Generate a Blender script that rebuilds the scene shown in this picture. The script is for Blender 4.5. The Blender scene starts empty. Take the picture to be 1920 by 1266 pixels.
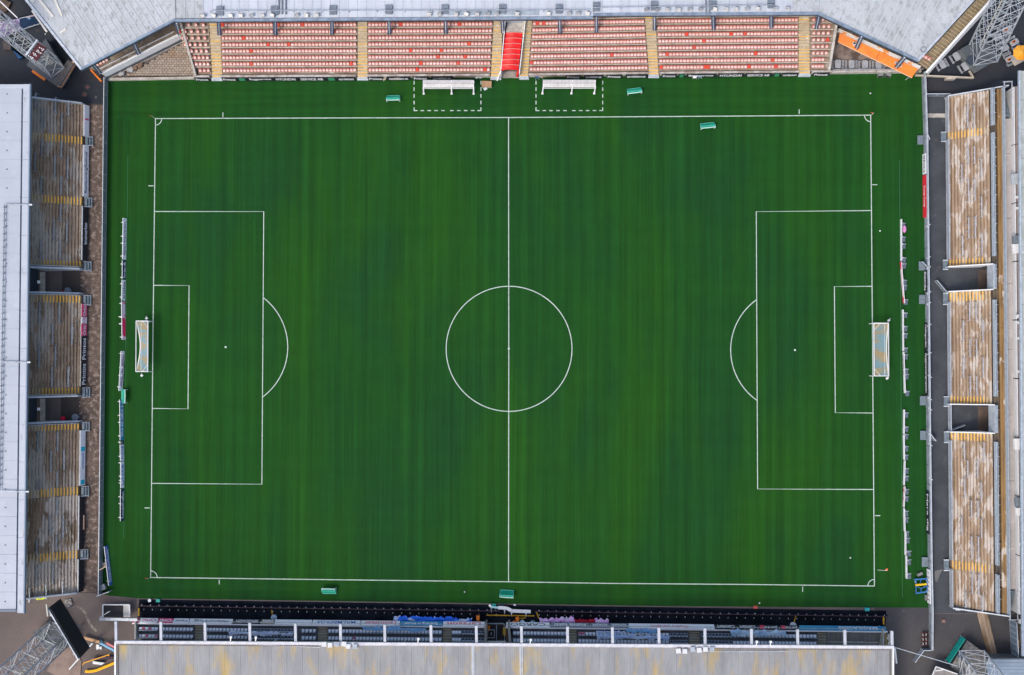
import bpy, bmesh, math, random
from mathutils import Vector, Matrix, Euler
random.seed(7)
sc = bpy.context.scene
COL = sc.collection

# ------------------------------------------------------------------ camera
CAM = Vector((7.09446, -2.62758, 170.92889))
EUL = Euler((0.02484, 0.0383, 0.004), 'XYZ')
FPX = 2200.0
cd = bpy.data.cameras.new('camera'); cam = bpy.data.objects.new('camera', cd); COL.objects.link(cam)
cam.location = CAM; cam.rotation_euler = EUL
cd.sensor_width = 36.0; cd.lens = 36.0 * FPX / 1920.0; cd.clip_start = 1.0; cd.clip_end = 6000
sc.camera = cam
# ------------------------------------------------------------------ light
SUN_EL, SUN_AZ = math.radians(56), math.radians(222)
w = bpy.data.worlds.new('World'); sc.world = w; w.use_nodes = True
nt = w.node_tree; nt.nodes.clear()
sky = nt.nodes.new('ShaderNodeTexSky'); sky.sky_type = 'NISHITA'; sky.sun_disc = False
sky.sun_elevation = SUN_EL; sky.sun_rotation = SUN_AZ; sky.air_density = 1.0; sky.dust_density = 4.0; sky.ozone_density = 1.0
bgn = nt.nodes.new('ShaderNodeBackground'); bgn.inputs[1].default_value = 0.15
ow = nt.nodes.new('ShaderNodeOutputWorld')
nt.links.new(sky.outputs[0], bgn.inputs[0]); nt.links.new(bgn.outputs[0], ow.inputs[0])
sd = bpy.data.lights.new('sun', 'SUN'); sd.energy = 0.8; sd.angle = math.radians(11); sd.color = (1.0, 0.94, 0.86)
sun = bpy.data.objects.new('sun', sd); COL.objects.link(sun)
sdir = Vector((math.sin(SUN_AZ) * math.cos(SUN_EL), math.cos(SUN_AZ) * math.cos(SUN_EL), math.sin(SUN_EL)))
sun.rotation_euler = (-sdir).to_track_quat('-Z', 'Y').to_euler(); sun.location = (0, 0, 120)
sc.view_settings.view_transform = 'Standard'; sc.view_settings.look = 'None'
sc.view_settings.exposure = 0.52; sc.view_settings.gamma = 1.0; sc.view_settings.use_curve_mapping = False

# ------------------------------------------------------------------ helpers
RM = EUL.to_matrix()
def P(u, v, z=0.0):
    """world point at height z seen at photo pixel (u, v)"""
    d = RM @ Vector(((u - 960) / FPX, (633 - v) / FPX, -1.0))
    t = (z - CAM.z) / d.z
    return CAM + d * t
def interp(tab, x):
    if x <= tab[0][0]: return tab[0][1]
    for (a, b), (c, d) in zip(tab, tab[1:]):
        if x <= c: return b + (d - b) * (x - a) / (c - a)
    return tab[-1][1]
def lerp(a, b, t): return a + (b - a) * t
def lin(r, g, b):
    f = lambda c: (c / 255 / 12.92) if c / 255 <= 0.04045 else ((c / 255 + 0.055) / 1.055) ** 2.4
    return (f(r), f(g), f(b), 1)

MATS = {}
def M(name, c, c2=None, scale=1.0, st=(1, 1, 1), thr=(0.4, 0.6), c3=None, scale3=1.0, st3=(1, 1, 1), thr3=(0.5, 0.6),
      rough=0.7, metal=0.0, bump=0.0, bscale=20, spec=0.4, detail=4, fine=0.0, fscale=30, alpha=1.0, fst=(1, 1, 1), bias=None):
    if name in MATS: return MATS[name]
    m = bpy.data.materials.new(name); m.use_nodes = True; t = m.node_tree; N = t.nodes; L = t.links
    b = N['Principled BSDF']; b.inputs['Roughness'].default_value = rough; b.inputs['Metallic'].default_value = metal
    b.inputs['Specular IOR Level'].default_value = spec; b.inputs['Alpha'].default_value = alpha
    c = tuple(c) + (1,) if len(c) == 3 else c
    b.inputs['Base Color'].default_value = c
    geo = N.new('ShaderNodeNewGeometry')
    def noise(sc_, stv, det=detail):
        mp = N.new('ShaderNodeMapping'); mp.inputs['Scale'].default_value = stv
        L.new(geo.outputs['Position'], mp.inputs[0])
        n = N.new('ShaderNodeTexNoise'); n.inputs['Scale'].default_value = sc_; n.inputs['Detail'].default_value = det
        n.inputs['Roughness'].default_value = 0.6
        L.new(mp.outputs[0], n.inputs['Vector']); return n.outputs['Fac']
    def ramp(fac, th):
        r = N.new('ShaderNodeMapRange'); r.inputs[1].default_value = th[0]; r.inputs[2].default_value = th[1]
        L.new(fac, r.inputs[0]); return r.outputs[0]
    cur = None
    def mixc(fac, A, B, mode='MIX'):
        x = N.new('ShaderNodeMix'); x.data_type = 'RGBA'; x.blend_type = mode
        if isinstance(fac, float): x.inputs[0].default_value = fac
        else: L.new(fac, x.inputs[0])
        for s, v in ((6, A), (7, B)):
            if isinstance(v, tuple): x.inputs[s].default_value = v
            else: L.new(v, x.inputs[s])
        return x.outputs[2]
    cur = c
    if c2 is not None:
        cur = mixc(ramp(noise(scale, st), thr), cur, (tuple(c2) + (1,) if len(c2) == 3 else c2))
    if c3 is not None:
        f3 = noise(scale3, st3)
        if bias:      # a stain that spreads from one side: axis, from, to, amount
            sx = N.new('ShaderNodeSeparateXYZ'); L.new(geo.outputs['Position'], sx.inputs[0]); r_ = N.new('ShaderNodeMapRange')
            r_.inputs[1].default_value, r_.inputs[2].default_value, r_.inputs[3].default_value, r_.inputs[4].default_value = bias[1], bias[2], 0, bias[3]
            L.new(sx.outputs[bias[0]], r_.inputs[0]); ad = N.new('ShaderNodeMath'); L.new(f3, ad.inputs[0]); L.new(r_.outputs[0], ad.inputs[1]); f3 = ad.outputs[0]
        cur = mixc(ramp(f3, thr3), cur, (tuple(c3) + (1,) if len(c3) == 3 else c3))
    if fine > 0:
        mr = N.new('ShaderNodeMapRange'); mr.inputs[1].default_value = 0.3; mr.inputs[2].default_value = 0.7
        mr.inputs[3].default_value = 1 - fine; mr.inputs[4].default_value = 1 + fine
        L.new(noise(fscale, fst, 3), mr.inputs[0])
        hs = N.new('ShaderNodeHueSaturation'); L.new(mr.outputs[0], hs.inputs['Value'])
        if isinstance(cur, tuple): hs.inputs['Color'].default_value = cur
        else: L.new(cur, hs.inputs['Color'])
        cur = hs.outputs[0]
    if not isinstance(cur, tuple): L.new(cur, b.inputs['Base Color'])
    if bump > 0:
        bp = N.new('ShaderNodeBump'); bp.inputs['Strength'].default_value = bump; bp.inputs['Distance'].default_value = 0.03
        L.new(noise(bscale, (1, 1, 1)), bp.inputs['Height']); L.new(bp.outputs[0], b.inputs['Normal'])
    MATS[name] = m; return m

class MB:
    def __init__(s): s.v = []; s.f = []; s.mi = []; s.k = 0
    def add(s, vs, fs):
        o = len(s.v); s.v += [Vector(x) for x in vs]; s.f += [tuple(i + o for i in f) for f in fs]; s.mi += [s.k] * len(fs); return s
    def hexa(s, b, t):      # 4 bottom, 4 top points
        return s.add(list(b) + list(t), [(3, 2, 1, 0), (4, 5, 6, 7), (0, 1, 5, 4), (1, 2, 6, 5), (2, 3, 7, 6), (3, 0, 4, 7)])
    def box(s, c, d, rz=0.0, tilt=None):
        R = Matrix.Rotation(rz, 3, 'Z')
        if tilt: R = R @ Euler(tilt).to_matrix()
        c = Vector(c); q = []
        for z in (-1, 1):
            for x, y in ((-1, -1), (1, -1), (1, 1), (-1, 1)):
                q.append(c + R @ Vector((x * d[0] / 2, y * d[1] / 2, z * d[2] / 2)))
        return s.hexa(q[:4], q[4:])
    def prism(s, pts, z0, z1):   # pts world xy polygon (3d vectors, z ignored)
        n = len(pts); vs = [Vector((p[0], p[1], z0)) for p in pts] + [Vector((p[0], p[1], z1)) for p in pts]
        fs = [tuple(range(n - 1, -1, -1)), tuple(range(n, 2 * n))] + [(i, (i + 1) % n, (i + 1) % n + n, i + n) for i in range(n)]
        return s.add(vs, fs)
    def pprism(s, pts, z0, z1):  # pixel polygon placed at height z1
        return s.prism([P(u, v, z1) for u, v in pts], z0, z1)
    def sheet(s, pts): return s.add(pts, [tuple(range(len(pts)))])
    def bar(s, a, b, wd, ht=None, n=4):
        a = Vector(a); b = Vector(b); d = b - a
        if d.length < 1e-6: return s
        ht = ht or wd; dn = d.normalized(); up = Vector((0, 0, 1))
        if abs(dn.z) > 0.98: up = Vector((0, 1, 0))
        x = dn.cross(up).normalized(); y = x.cross(dn).normalized(); q = []
        for e in (a, b):
            for i in range(n):
                an = 2 * math.pi * (i + .5) / n; k = 1 / math.cos(math.pi / n)
                q.append(e + x * (math.cos(an) * wd / 2 * k) + y * (math.sin(an) * ht / 2 * k))
        fs = [tuple(range(n - 1, -1, -1)), tuple(range(n, 2 * n))] + [(i, (i + 1) % n, (i + 1) % n + n, i + n) for i in range(n)]
        return s.add(q, fs)
    def ribbon(s, pts, wd, z=None, closed=False):     # flat line on the ground
        n = len(pts); L = []; R = []
        for i, p in enumerate(pts):
            a = pts[i - 1] if (i > 0 or closed) else p; b = pts[(i + 1) % n] if (i < n - 1 or closed) else p
            d = Vector((b[0] - a[0], b[1] - a[1], 0)).normalized(); nn = Vector((-d.y, d.x, 0)) * wd / 2
            q = Vector((p[0], p[1], z if z is not None else p[2])); L.append(q + nn); R.append(q - nn)
        m = n if closed else n - 1
        return s.add(L + R, [(n + i, n + (i + 1) % n, (i + 1) % n, i) for i in range(m)])
    def build(s, name, mat, parent=None, origin=None):
        me = bpy.data.meshes.new(name)
        o = bpy.data.objects.new(name, me); COL.objects.link(o)
        if parent is not None:
            o.parent = parent; org = ORG.get(parent.name, Vector((0, 0, 0))); ORG[o.name] = org
        elif origin is not None:
            org = Vector(origin); o.location = org; ORG[o.name] = org
        elif s.v:
            xs = [p.x for p in s.v]; ys = [p.y for p in s.v]; zs = [p.z for p in s.v]
            org = Vector(((min(xs) + max(xs)) / 2, (min(ys) + max(ys)) / 2, min(zs))); o.location = org; ORG[o.name] = org
        me.from_pydata([p - org for p in s.v], [], s.f)
        ms = mat if isinstance(mat, (list, tuple)) else [mat]
        for m in ms: me.materials.append(m)
        if len(ms) > 1: me.polygons.foreach_set('material_index', s.mi)
        me.update(); return o
ORG = {}
def tag(o, label=None, cat=None, group=None, kind=None):
    if label: o['label'] = label
    if cat: o['category'] = cat
    if group: o['group'] = group
    if kind: o['kind'] = kind
    return o
def thing(name, loc, label, cat, group=None):
    o = bpy.data.objects.new(name, None); COL.objects.link(o); o.empty_display_size = .3
    o.location = loc; ORG[o.name] = Vector(loc); return tag(o, label, cat, group)
def struct(o): o['kind'] = 'structure'; return o
def sharedcopy(proto, parent, loc, rz=0.0, mesh=None):
    c = proto.copy(); COL.objects.link(c); c.parent = parent
    c.location = Vector(loc) - ORG[parent.name]; c.rotation_euler = (0, 0, rz)
    if mesh: c.data = mesh
    ORG[c.name] = ORG[parent.name]; return c
def place_part(me, name, parent, loc, rz=0.0):
    o = bpy.data.objects.new(name, me); COL.objects.link(o); o.parent = parent
    o.location = Vector(loc) - ORG[parent.name]; o.rotation_euler = (0, 0, rz); return o
def copy_tree(root, loc, rz, label, group=None):
    r = root.copy(); COL.objects.link(r); r.location = loc; r.rotation_euler = (0, 0, rz); r['label'] = label
    if group: r['group'] = group
    for ch in root.children:
        c = ch.copy(); COL.objects.link(c); c.parent = r
        for g in ch.children:
            d = g.copy(); COL.objects.link(d); d.parent = c
    return r
def text(string, a, dirv, up, size, mat, parent, fit=None, name='lettering', stretch=1.0):
    """flat print: string starts at a, runs along dirv, letters stand along up"""
    cu = bpy.data.curves.new('t', 'FONT'); cu.body = string; cu.size = 1.0; cu.offset = 0.012
    to = bpy.data.objects.new('t', cu); COL.objects.link(to)
    me = bpy.data.meshes.new_from_object(to); bpy.data.objects.remove(to); bpy.data.curves.remove(cu)
    xs = [v.co.x for v in me.vertices]; ys = [v.co.y for v in me.vertices]
    wd = max(xs) - min(xs); x0 = min(xs); y0 = min(ys); hh = max(ys) - min(ys)
    k = size / hh; kx = fit / wd if fit else k * stretch
    dirv = Vector(dirv).normalized(); up = Vector(up).normalized(); a = Vector(a); org = ORG[parent.name]
    for v in me.vertices:
        v.co = a + dirv * ((v.co.x - x0) * kx) + up * ((v.co.y - y0) * k) - org
    me.materials.clear(); me.materials.append(mat); me.name = name
    o = bpy.data.objects.new(name, me); COL.objects.link(o); o.parent = parent
    return o

# ------------------------------------------------------------------ materials
white = M('white_paint', (0.78, 0.79, 0.8), fine=.06, fscale=4, rough=.5)
line_w = M('line_paint', (0.50, 0.60, 0.54), (0.38, 0.50, 0.42), 1.2, thr=(.45, .7), fine=.14, fscale=3, rough=.8)
grey_m = M('galvanised_steel', (0.42, 0.47, 0.52), (0.30, 0.34, 0.38), 2.0, rough=.45, metal=.35)
lgrey = M('pale_steel', (0.55, 0.60, 0.65), (0.44, 0.48, 0.53), 1.5, rough=.5, metal=.2)
grating = M('steel_grating', (0.20, 0.25, 0.29), (0.15, 0.19, 0.22), 3, fine=.25, fscale=25, rough=.6, metal=.3)
dark_m = M('black_paint', (0.012, 0.014, 0.018), fine=.2, rough=.7)
navy = M('navy_paint', (0.02, 0.06, 0.15), rough=.5)
yellow = M('yellow_paint', (0.86, 0.50, 0.08), (0.6, 0.38, 0.12), 3, thr=(.5, .7), fine=.12, fscale=9)
yellow_old = M('worn_yellow_paint', (0.66, 0.48, 0.22), (0.42, 0.36, 0.27), 4, thr=(.4, .6), fine=.1)
orange = M('orange_vinyl', (0.85, 0.22, 0.015), (0.75, 0.18, 0.012), .8, rough=.45)
red = M('red_fabric', (0.75, 0.012, 0.012), (0.6, 0.01, 0.01), 1, rough=.5)
pink = M('pink_print', (0.75, 0.08, 0.16), rough=.6)
teal = M('teal_vinyl', (0.01, 0.42, 0.34), rough=.5)
concrete = M('concrete', (0.36, 0.34, 0.31), (0.24, 0.22, 0.19), .8, fine=.12, fscale=6, c3=(0.14, 0.12, 0.1), scale3=1.7, thr3=(.58, .7))
concrete_l = M('pale_concrete', (0.50, 0.48, 0.44), (0.36, 0.33, 0.29), 1.2, fine=.1, fscale=8, c3=(0.2, 0.17, 0.14), scale3=2.5, thr3=(.6, .72))

# ================================================================== SETTING
asphalt = M('worn_asphalt', (0.165, 0.132, 0.12), (0.115, 0.096, 0.09), .1, thr=(.35, .65), c3=(0.17, 0.145, 0.13), scale3=.3, thr3=(.6, .8), fine=.14, fscale=5, rough=.9, bump=.3)
asphalt_d = M('damp_shaded_asphalt', (0.016, 0.022, 0.034), (0.034, 0.034, 0.04), .15, thr=(.4, .65), fine=.18, fscale=4, c3=(0.055, 0.05, 0.05), scale3=.5, thr3=(.62, .8), rough=.75, bump=.2)  # wet asphalt, with the shade of the corner yards put into its colour
asphalt_b = M('slate_asphalt', (0.060, 0.068, 0.080), (0.042, 0.048, 0.058), .3, fine=.14, fscale=5, c3=(0.1, 0.1, 0.105), scale3=.8, thr3=(.62, .75), rough=.85, bump=.2)
asphalt_se = M('south_east_asphalt', (0.058, 0.056, 0.062), (0.085, 0.08, 0.08), .15, thr=(.4, .65), c3=(0.12, 0.11, 0.1), scale3=.6, thr3=(.64, .8), fine=.15, fscale=5, rough=.85, bump=.2)
g = MB().sheet([Vector((-3000, -3000, -.01)), Vector((3000, -3000, -.01)), Vector((3000, 3000, -.01)), Vector((-3000, 3000, -.01))]).build('ground', asphalt, origin=(0, 0, 0)); struct(g)
def ground_sheet(name, pts, z, mat):
    return struct(MB().sheet([P(u, v, z) for u, v in reversed(pts)]).build(name, mat, origin=(0, 0, 0)))
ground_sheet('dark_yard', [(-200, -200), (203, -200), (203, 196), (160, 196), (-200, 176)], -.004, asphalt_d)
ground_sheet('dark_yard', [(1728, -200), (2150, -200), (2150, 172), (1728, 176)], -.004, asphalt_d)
ground_sheet('east_walkway', [(1728, 178), (1900, 178), (1900, 1150), (1742, 1150), (1738, 1120)], -.003, asphalt_b)
ground_sheet('south_east_yard', [(1640, 1138), (1742, 1139), (1742, 1151), (2150, 1151), (2150, 1400), (1640, 1400)], -.004, asphalt_se)

# --- turf
def turf_material():
    m = bpy.data.materials.new('artificial_turf'); m.use_nodes = True; t = m.node_tree; N = t.nodes; L = t.links
    b = N['Principled BSDF']; b.inputs['Roughness'].default_value = .85; b.inputs['Specular IOR Level'].default_value = .15
    geo = N.new('ShaderNodeNewGeometry')
    def nz(stv, scale, det=3, rgh=.6):
        mp = N.new('ShaderNodeMapping'); mp.inputs['Scale'].default_value = stv; L.new(geo.outputs['Position'], mp.inputs[0])
        n = N.new('ShaderNodeTexNoise'); n.inputs['Scale'].default_value = scale; n.inputs['Detail'].default_value = det; n.inputs['Roughness'].default_value = rgh
        L.new(mp.outputs[0], n.inputs['Vector']); return n.outputs['Fac']
    def mr(x, a, b_, c, d):
        r = N.new('ShaderNodeMapRange'); L.new(x, r.inputs[0])
        for i, v in enumerate((a, b_, c, d)): r.inputs[i + 1].default_value = v
        return r.outputs[0]
    def math_(op, a, b_):
        r = N.new('ShaderNodeMath'); r.operation = op
        for i, v in enumerate((a, b_)):
            if isinstance(v, (int, float)): r.inputs[i].default_value = v
            else: L.new(v, r.inputs[i])
        return r.outputs[0]
    def mix(f, A, B):
        x = N.new('ShaderNodeMix'); x.data_type = 'RGBA'; L.new(f, x.inputs[0])
        for s, v in ((6, A), (7, B)):
            if isinstance(v, tuple): x.inputs[s].default_value = v
            else: L.new(v, x.inputs[s])
        return x.outputs[2]
    patch = mr(nz((1, 1, 1), .035, 3), .38, .62, 0, 1)
    base = mix(patch, (0.0088, 0.065, 0.0085, 1), (0.0075, 0.056, 0.0115, 1))
    warm = mr(nz((1.3, .35, 1), .06, 3), .45, .66, 0, 1)
    base = mix(warm, base, (0.0125, 0.074, 0.006, 1))
    # run-off beyond the touchlines is combed across, the pitch itself up and down
    sep = N.new('ShaderNodeSeparateXYZ'); L.new(geo.outputs['Position'], sep.inputs[0])
    offp = mr(math_('ABSOLUTE', sep.outputs[1], 0.0), 33.8, 34.0, 0, 1)
    s1 = mr(nz((1, .008, 1), .75, 4, .75), .3, .7, .82, 1.18)
    s2 = mr(nz((1, .02, 1), 2.6, 2, .7), .3, .7, .87, 1.13)
    s3 = mr(nz((.05, 1, 1), .5, 2), .3, .7, .97, 1.03)
    h1 = mr(nz((.03, 1, 1), .9, 3, .7), .3, .7, .86, 1.14)
    x = N.new('ShaderNodeMix'); x.data_type = 'FLOAT'; L.new(offp, x.inputs[0]); L.new(math_('MULTIPLY', s1, s2), x.inputs[2]); L.new(h1, x.inputs[3])
    lane = N.new('ShaderNodeMath'); lane.operation = 'SINE'; L.new(math_('MULTIPLY', sep.outputs[0], 2 * math.pi / 1.9), lane.inputs[0]); lane = mr(lane.outputs[0], -1, 1, .94, 1.06)
    blot = mr(nz((1, 1, 1), .3, 5, .75), .35, .72, 1.04, .90)
    spk = mr(nz((1, 1, 1), 9.0, 2), .25, .75, .82, 1.18)
    val = math_('MULTIPLY', math_('MULTIPLY', x.outputs[0], math_('MULTIPLY', s3, lane)), math_('MULTIPLY', blot, spk))
    hs = N.new('ShaderNodeHueSaturation'); L.new(base, hs.inputs['Color']); L.new(val, hs.inputs['Value'])
    L.new(hs.outputs[0], b.inputs['Base Color'])
    bp = N.new('ShaderNodeBump'); bp.inputs['Strength'].default_value = .4; bp.inputs['Distance'].default_value = .03
    L.new(nz((1, 1, 1), 14, 2), bp.inputs['Height']); L.new(bp.outputs[0], b.inputs['Normal'])
    return m
turf = turf_material(); MATS['turf'] = turf
pitch = ground_sheet('pitch', [(202, 149), (640, 147.5), (1040, 144.5), (1240, 142), (1731, 137.5), (1741, 1139.5), (1600, 1139), (1200, 1136), (900, 1131), (262, 1122), (205, 1117), (191, 1113)], .004, turf)
LZ = .010
def line(name, pts, wd=.13, closed=False, z=LZ):
    return MB().ribbon([P(u, v, z) for u, v in pts], wd, closed=closed).build(name, line_w, pitch)
def wline(name, pts, wd=.13, z=LZ):
    return MB().ribbon(pts, wd, z=z).build(name, line_w, pitch)
LW = .12
line('touch_line', [(290.5, 222.5), (620, 221.3), (954, 220.5), (1300, 218.3), (1633.5, 216)], LW)
line('touch_line', [(282, 1083), (411, 1084.5), (700, 1088), (954, 1091), (1140, 1094), (1400, 1096), (1640, 1099)], LW)
line('goal_line', [(291.5, 222.5), (286.5, 651), (282.5, 1083)], LW, z=LZ + .003)
line('goal_line', [(1632.5, 216), (1636, 651), (1639.5, 1099)], LW, z=LZ + .003)
line('halfway_line', [(953.5, 220.5), (954, 654), (953.5, 1091)], LW, z=LZ + .003)
line('penalty_area_line', [(290, 396.8), (494.5, 396.8), (491, 908), (285, 906.5)], LW)
line('penalty_area_line', [(1634, 395), (1418, 397), (1420.5, 917), (1638, 918)], LW)
line('goal_area_line', [(288, 535.2), (354.5, 535.5), (352.5, 766.8), (285.5, 766)], LW)
line('goal_area_line', [(1635, 537), (1564.5, 537.5), (1566.2, 774), (1637, 774.6)], LW)
line('centre_circle', [(954.5 + 118 * math.cos(a * math.pi / 48), 654.2 + 117.3 * math.sin(a * math.pi / 48)) for a in range(96)], LW, closed=True, z=LZ + .006)
def arc(pts3, n=20):   # circle through three pixels
    (x1, y1), (x2, y2), (x3, y3) = pts3
    d = 2 * (x1 * (y2 - y3) + x2 * (y3 - y1) + x3 * (y1 - y2))
    ux = ((x1**2 + y1**2) * (y2 - y3) + (x2**2 + y2**2) * (y3 - y1) + (x3**2 + y3**2) * (y1 - y2)) / d
    uy = ((x1**2 + y1**2) * (x3 - x2) + (x2**2 + y2**2) * (x1 - x3) + (x3**2 + y3**2) * (x2 - x1)) / d
    r = math.hypot(x1 - ux, y1 - uy); a1 = math.atan2(y1 - uy, x1 - ux); a2 = math.atan2(y2 - uy, x2 - ux); a3 = math.atan2(y3 - uy, x3 - ux)
    def un(a, ref):
        while a - ref > math.pi: a -= 2 * math.pi
        while a - ref < -math.pi: a += 2 * math.pi
        return a
    a1 = un(a1, a2); a3 = un(a3, a2)
    return [(ux + r * math.cos(a1 + (a3 - a1) * i / n), uy + r * math.sin(a1 + (a3 - a1) * i / n)) for i in range(n + 1)]
line('penalty_arc', arc([(494, 558.5), (539.5, 651), (492.5, 744.5)], 30), LW, z=LZ + .003)
line('penalty_arc', arc([(1418, 562.5), (1370, 657), (1419.5, 751)], 30), LW, z=LZ + .003)
for c, s0, s1 in (((291, 222.5), 0, 90), ((282.5, 1083), -90, 0), ((1633, 216), 90, 180), ((1639.5, 1099), 180, 270)):
    line('corner_arc', [(c[0] + 12.3 * math.cos(math.radians(s0 + (s1 - s0) * i / 8)), c[1] + 12.3 * math.sin(math.radians(s0 + (s1 - s0) * i / 8))) for i in range(9)], .12, z=LZ + .006)
for u, v in ((423, 651), (1490.5, 656.5), (954, 654)):
    line('penalty_spot', [(u + 1.1 * math.cos(i * math.pi / 5), v + 1.1 * math.sin(i * math.pi / 5)) for i in range(10)], .14, closed=True, z=LZ + .009)
for a, b in (((418, 211), (418, 220)), ((1498.5, 205), (1498.5, 214)), ((411, 1087), (411, 1096)), ((1505, 1100), (1505, 1110)),
             ((278, 348.5), (288, 348.5)), ((271, 952.5), (281, 952.5)), ((1635, 346.5), (1645, 346.5)), ((1640.5, 967), (1650.5, 967))):
    line('distance_mark', [a, b], .12)
for X0, X1 in ((776.4, 901.7), (1005, 1130)):
    for X in (X0, X1):
        for v in (155.2, 167.4, 180, 192.5): line('technical_area_dash', [(X, v - 3.4), (X, v + 3.4)], .135)
        line('technical_area_dash', [(X, 201.5), (X, 208)], .13)
    n = (X1 - X0)
    for k, q in enumerate((0, 12.2, 25, 38, 51, 67.5, 80.5, 93.5, 106.5, n - 6.5)):
        line('technical_area_dash', [(X0 + q, 207.5), (X0 + q + 6.6, 207.5)], .13, z=LZ + .003)
for a, b in (((240, 290), (232, 1010)), ((1686.5, 300), (1692, 1120))):
    o = MB().bar(P(a[0], a[1], .02), P(b[0], b[1], .02), .035).build('board_cable', M('green_cord', (0.05, 0.2, 0.09)))
    tag(o, 'thin cord stretched over the turf beside the %s row of boards' % ('western' if a[0] < 900 else 'eastern'), 'cord')

# --- brick walkway west of the pitch (joined, each a few pixels)
brick = M('brown_paving', (0.165, 0.115, 0.09), (0.10, 0.07, 0.055), .35, thr=(.35, .6), c3=(0.30, 0.23, 0.19), scale3=1.6, thr3=(.5, .62), fine=.22, fscale=2.2, bump=.2)
joint = M('paving_joint', (0.05, 0.042, 0.036), fine=.2)
ground_sheet('west_walkway', [(120, 190), (203, 196), (192, 1112), (110, 1112)], -.002, joint)
mb = MB(); nv = 250
for j in range(nv):
    v0 = 197 + (1111 - 197) * j / nv; v1 = v0 + 3.35
    x0 = 155 + (144 - 155) * j / nv; x1 = 201 + (190.5 - 201) * j / nv
    u = x0 + (3 if j % 2 else 0)
    while u < x1 - 1.5:
        u1 = min(u + 5.9, x1); h = .012 + random.random() * .012
        q = [P(u, v1, h), P(u1, v1, h), P(u1, v0, h), P(u, v0, h)]
        mb.hexa([Vector((p.x, p.y, -.05)) for p in q], q); u += 6.3
tag(mb.build('paving_bricks', brick), kind='stuff')
slab_m = M('corner_paving', (0.40, 0.33, 0.27), (0.30, 0.25, 0.2), 2.0, c3=(0.30, 0.17, 0.09), scale3=.4, thr3=(.55, .72), fine=.15, fscale=3, bump=.2)
tri = [(236, 143), (345, 78), (366, 144)]
ground_sheet('corner_paving_bed', tri, .006, joint)
def inside(u, v, T):
    s = [(T[(i + 1) % 3][0] - T[i][0]) * (v - T[i][1]) - (T[(i + 1) % 3][1] - T[i][1]) * (u - T[i][0]) for i in range(3)]
    return all(x > 0 for x in s) or all(x < 0 for x in s)
mb = MB(); v = 78; r = 0
while v < 143:
    u = 232 + (3.2 if r % 2 else 0)
    while u < 366:
        if inside(u + 2.9, v + 1.9, tri):
            h = .05 + random.random() * .02; q = [P(u, v + 3.7, h), P(u + 5.8, v + 3.7, h), P(u + 5.8, v, h), P(u, v, h)]
            mb.hexa([Vector((p.x, p.y, 0)) for p in q], q)
        u += 6.4
    v += 4.3; r += 1
tag(mb.build('corner_paving_slabs', slab_m), kind='stuff')
ground_sheet('stand_shade_strip', [(261, 1124), (1662, 1145), (1660, 1177), (258, 1162)], .006, M('painted_stand_shade', (0.006, 0.008, 0.013), (0.012, 0.016, 0.024), .4, fine=.2, fscale=3, rough=.95, spec=.1))  # shade before the south stand, painted as a near-black ground strip

# ================================================================== NORTH GRANDSTAND
tread_n = M('stand_treads', (0.33, 0.26, 0.20), (0.23, 0.165, 0.12), .5, (1, 3, 1), c3=(0.50, 0.46, 0.40), scale3=.9, st3=(1, 2, 1), thr3=(.58, .7), fine=.14, fscale=6)
edge_n = M('tread_edge', (0.56, 0.52, 0.46), (0.42, 0.38, 0.33), 1.3, fine=.1)
stair_n = M('stair_boards', (0.50, 0.42, 0.30), (0.40, 0.33, 0.23), .8, (1, 3, 1), c3=(0.62, 0.56, 0.46), scale3=1.4, thr3=(.55, .7), fine=.1)
seat_bl = M('bleached_seat', (0.74, 0.50, 0.46), (0.80, 0.66, 0.64), 1.1, thr=(.4, .6), fine=.08, fscale=5, rough=.55)
seat_rim = M('faded_red_seat', (0.55, 0.20, 0.15), (0.48, 0.15, 0.12), 1.4, rough=.5)
seat_red = M('bright_red_seat', (0.72, 0.07, 0.04), (0.6, 0.1, 0.07), 1, rough=.45)
roofN = M('membrane_roof', (0.48, 0.51, 0.535), (0.40, 0.425, 0.44), .3, (1.2, .6, 1), thr=(.38, .62), c3=(0.27, 0.285, 0.28), scale3=1.6, st3=(1.2, .7, 1), thr3=(.5, .72), fine=.14, fscale=6, rough=.55)
roofNw = M('clean_metal_roof', (0.56, 0.60, 0.66), (0.49, 0.53, 0.58), .3, (2, .3, 1), fine=.05, rough=.45)
roofW = M('grey_sheet_roof', (0.42, 0.46, 0.52), (0.39, 0.43, 0.49), .2, c3=(0.46, 0.50, 0.56), scale3=.6, thr3=(.55, .75), fine=.03, rough=.5)

north = thing('north_grandstand', P(954, 120, 0), 'long north grandstand with eight rows of faded red seats under a pale roof edge', 'grandstand')
vF = [(340, 138.5), (640, 137.5), (920, 136.5), (1010, 135.5), (1235, 132.5), (1570, 130)]
vB = [(340, 40.9), (640, 40.5), (920, 39), (1010, 37.9), (1235, 33.5), (1570, 30.6)]
NC = [(340, 333), (372, 338), (397, 391.5), (416.5, 413), (670, 670), (689.5, 688.5), (920, 925), (939, 943), (974, 981), (991, 998), (1216, 1208.5), (1235, 1229.5), (1497, 1497), (1519, 1518.5), (1553, 1566)]
NZ0, NZ1 = 1.3, 4.9
def QN(x, b):
    return lerp(P(x, interp(vF, x), NZ0), P(interp(NC, x), interp(vB, x), NZ1), b)
def stepbox(mb, a0, a1, c0, c1, zt, zb=0.0):
    """a* front edge ends, c* back edge ends"""
    q = [a0, a1, c1, c0]
    mb.hexa([Vector((p.x, p.y, zb)) for p in q], [Vector((p.x, p.y, zt)) for p in q])
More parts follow.
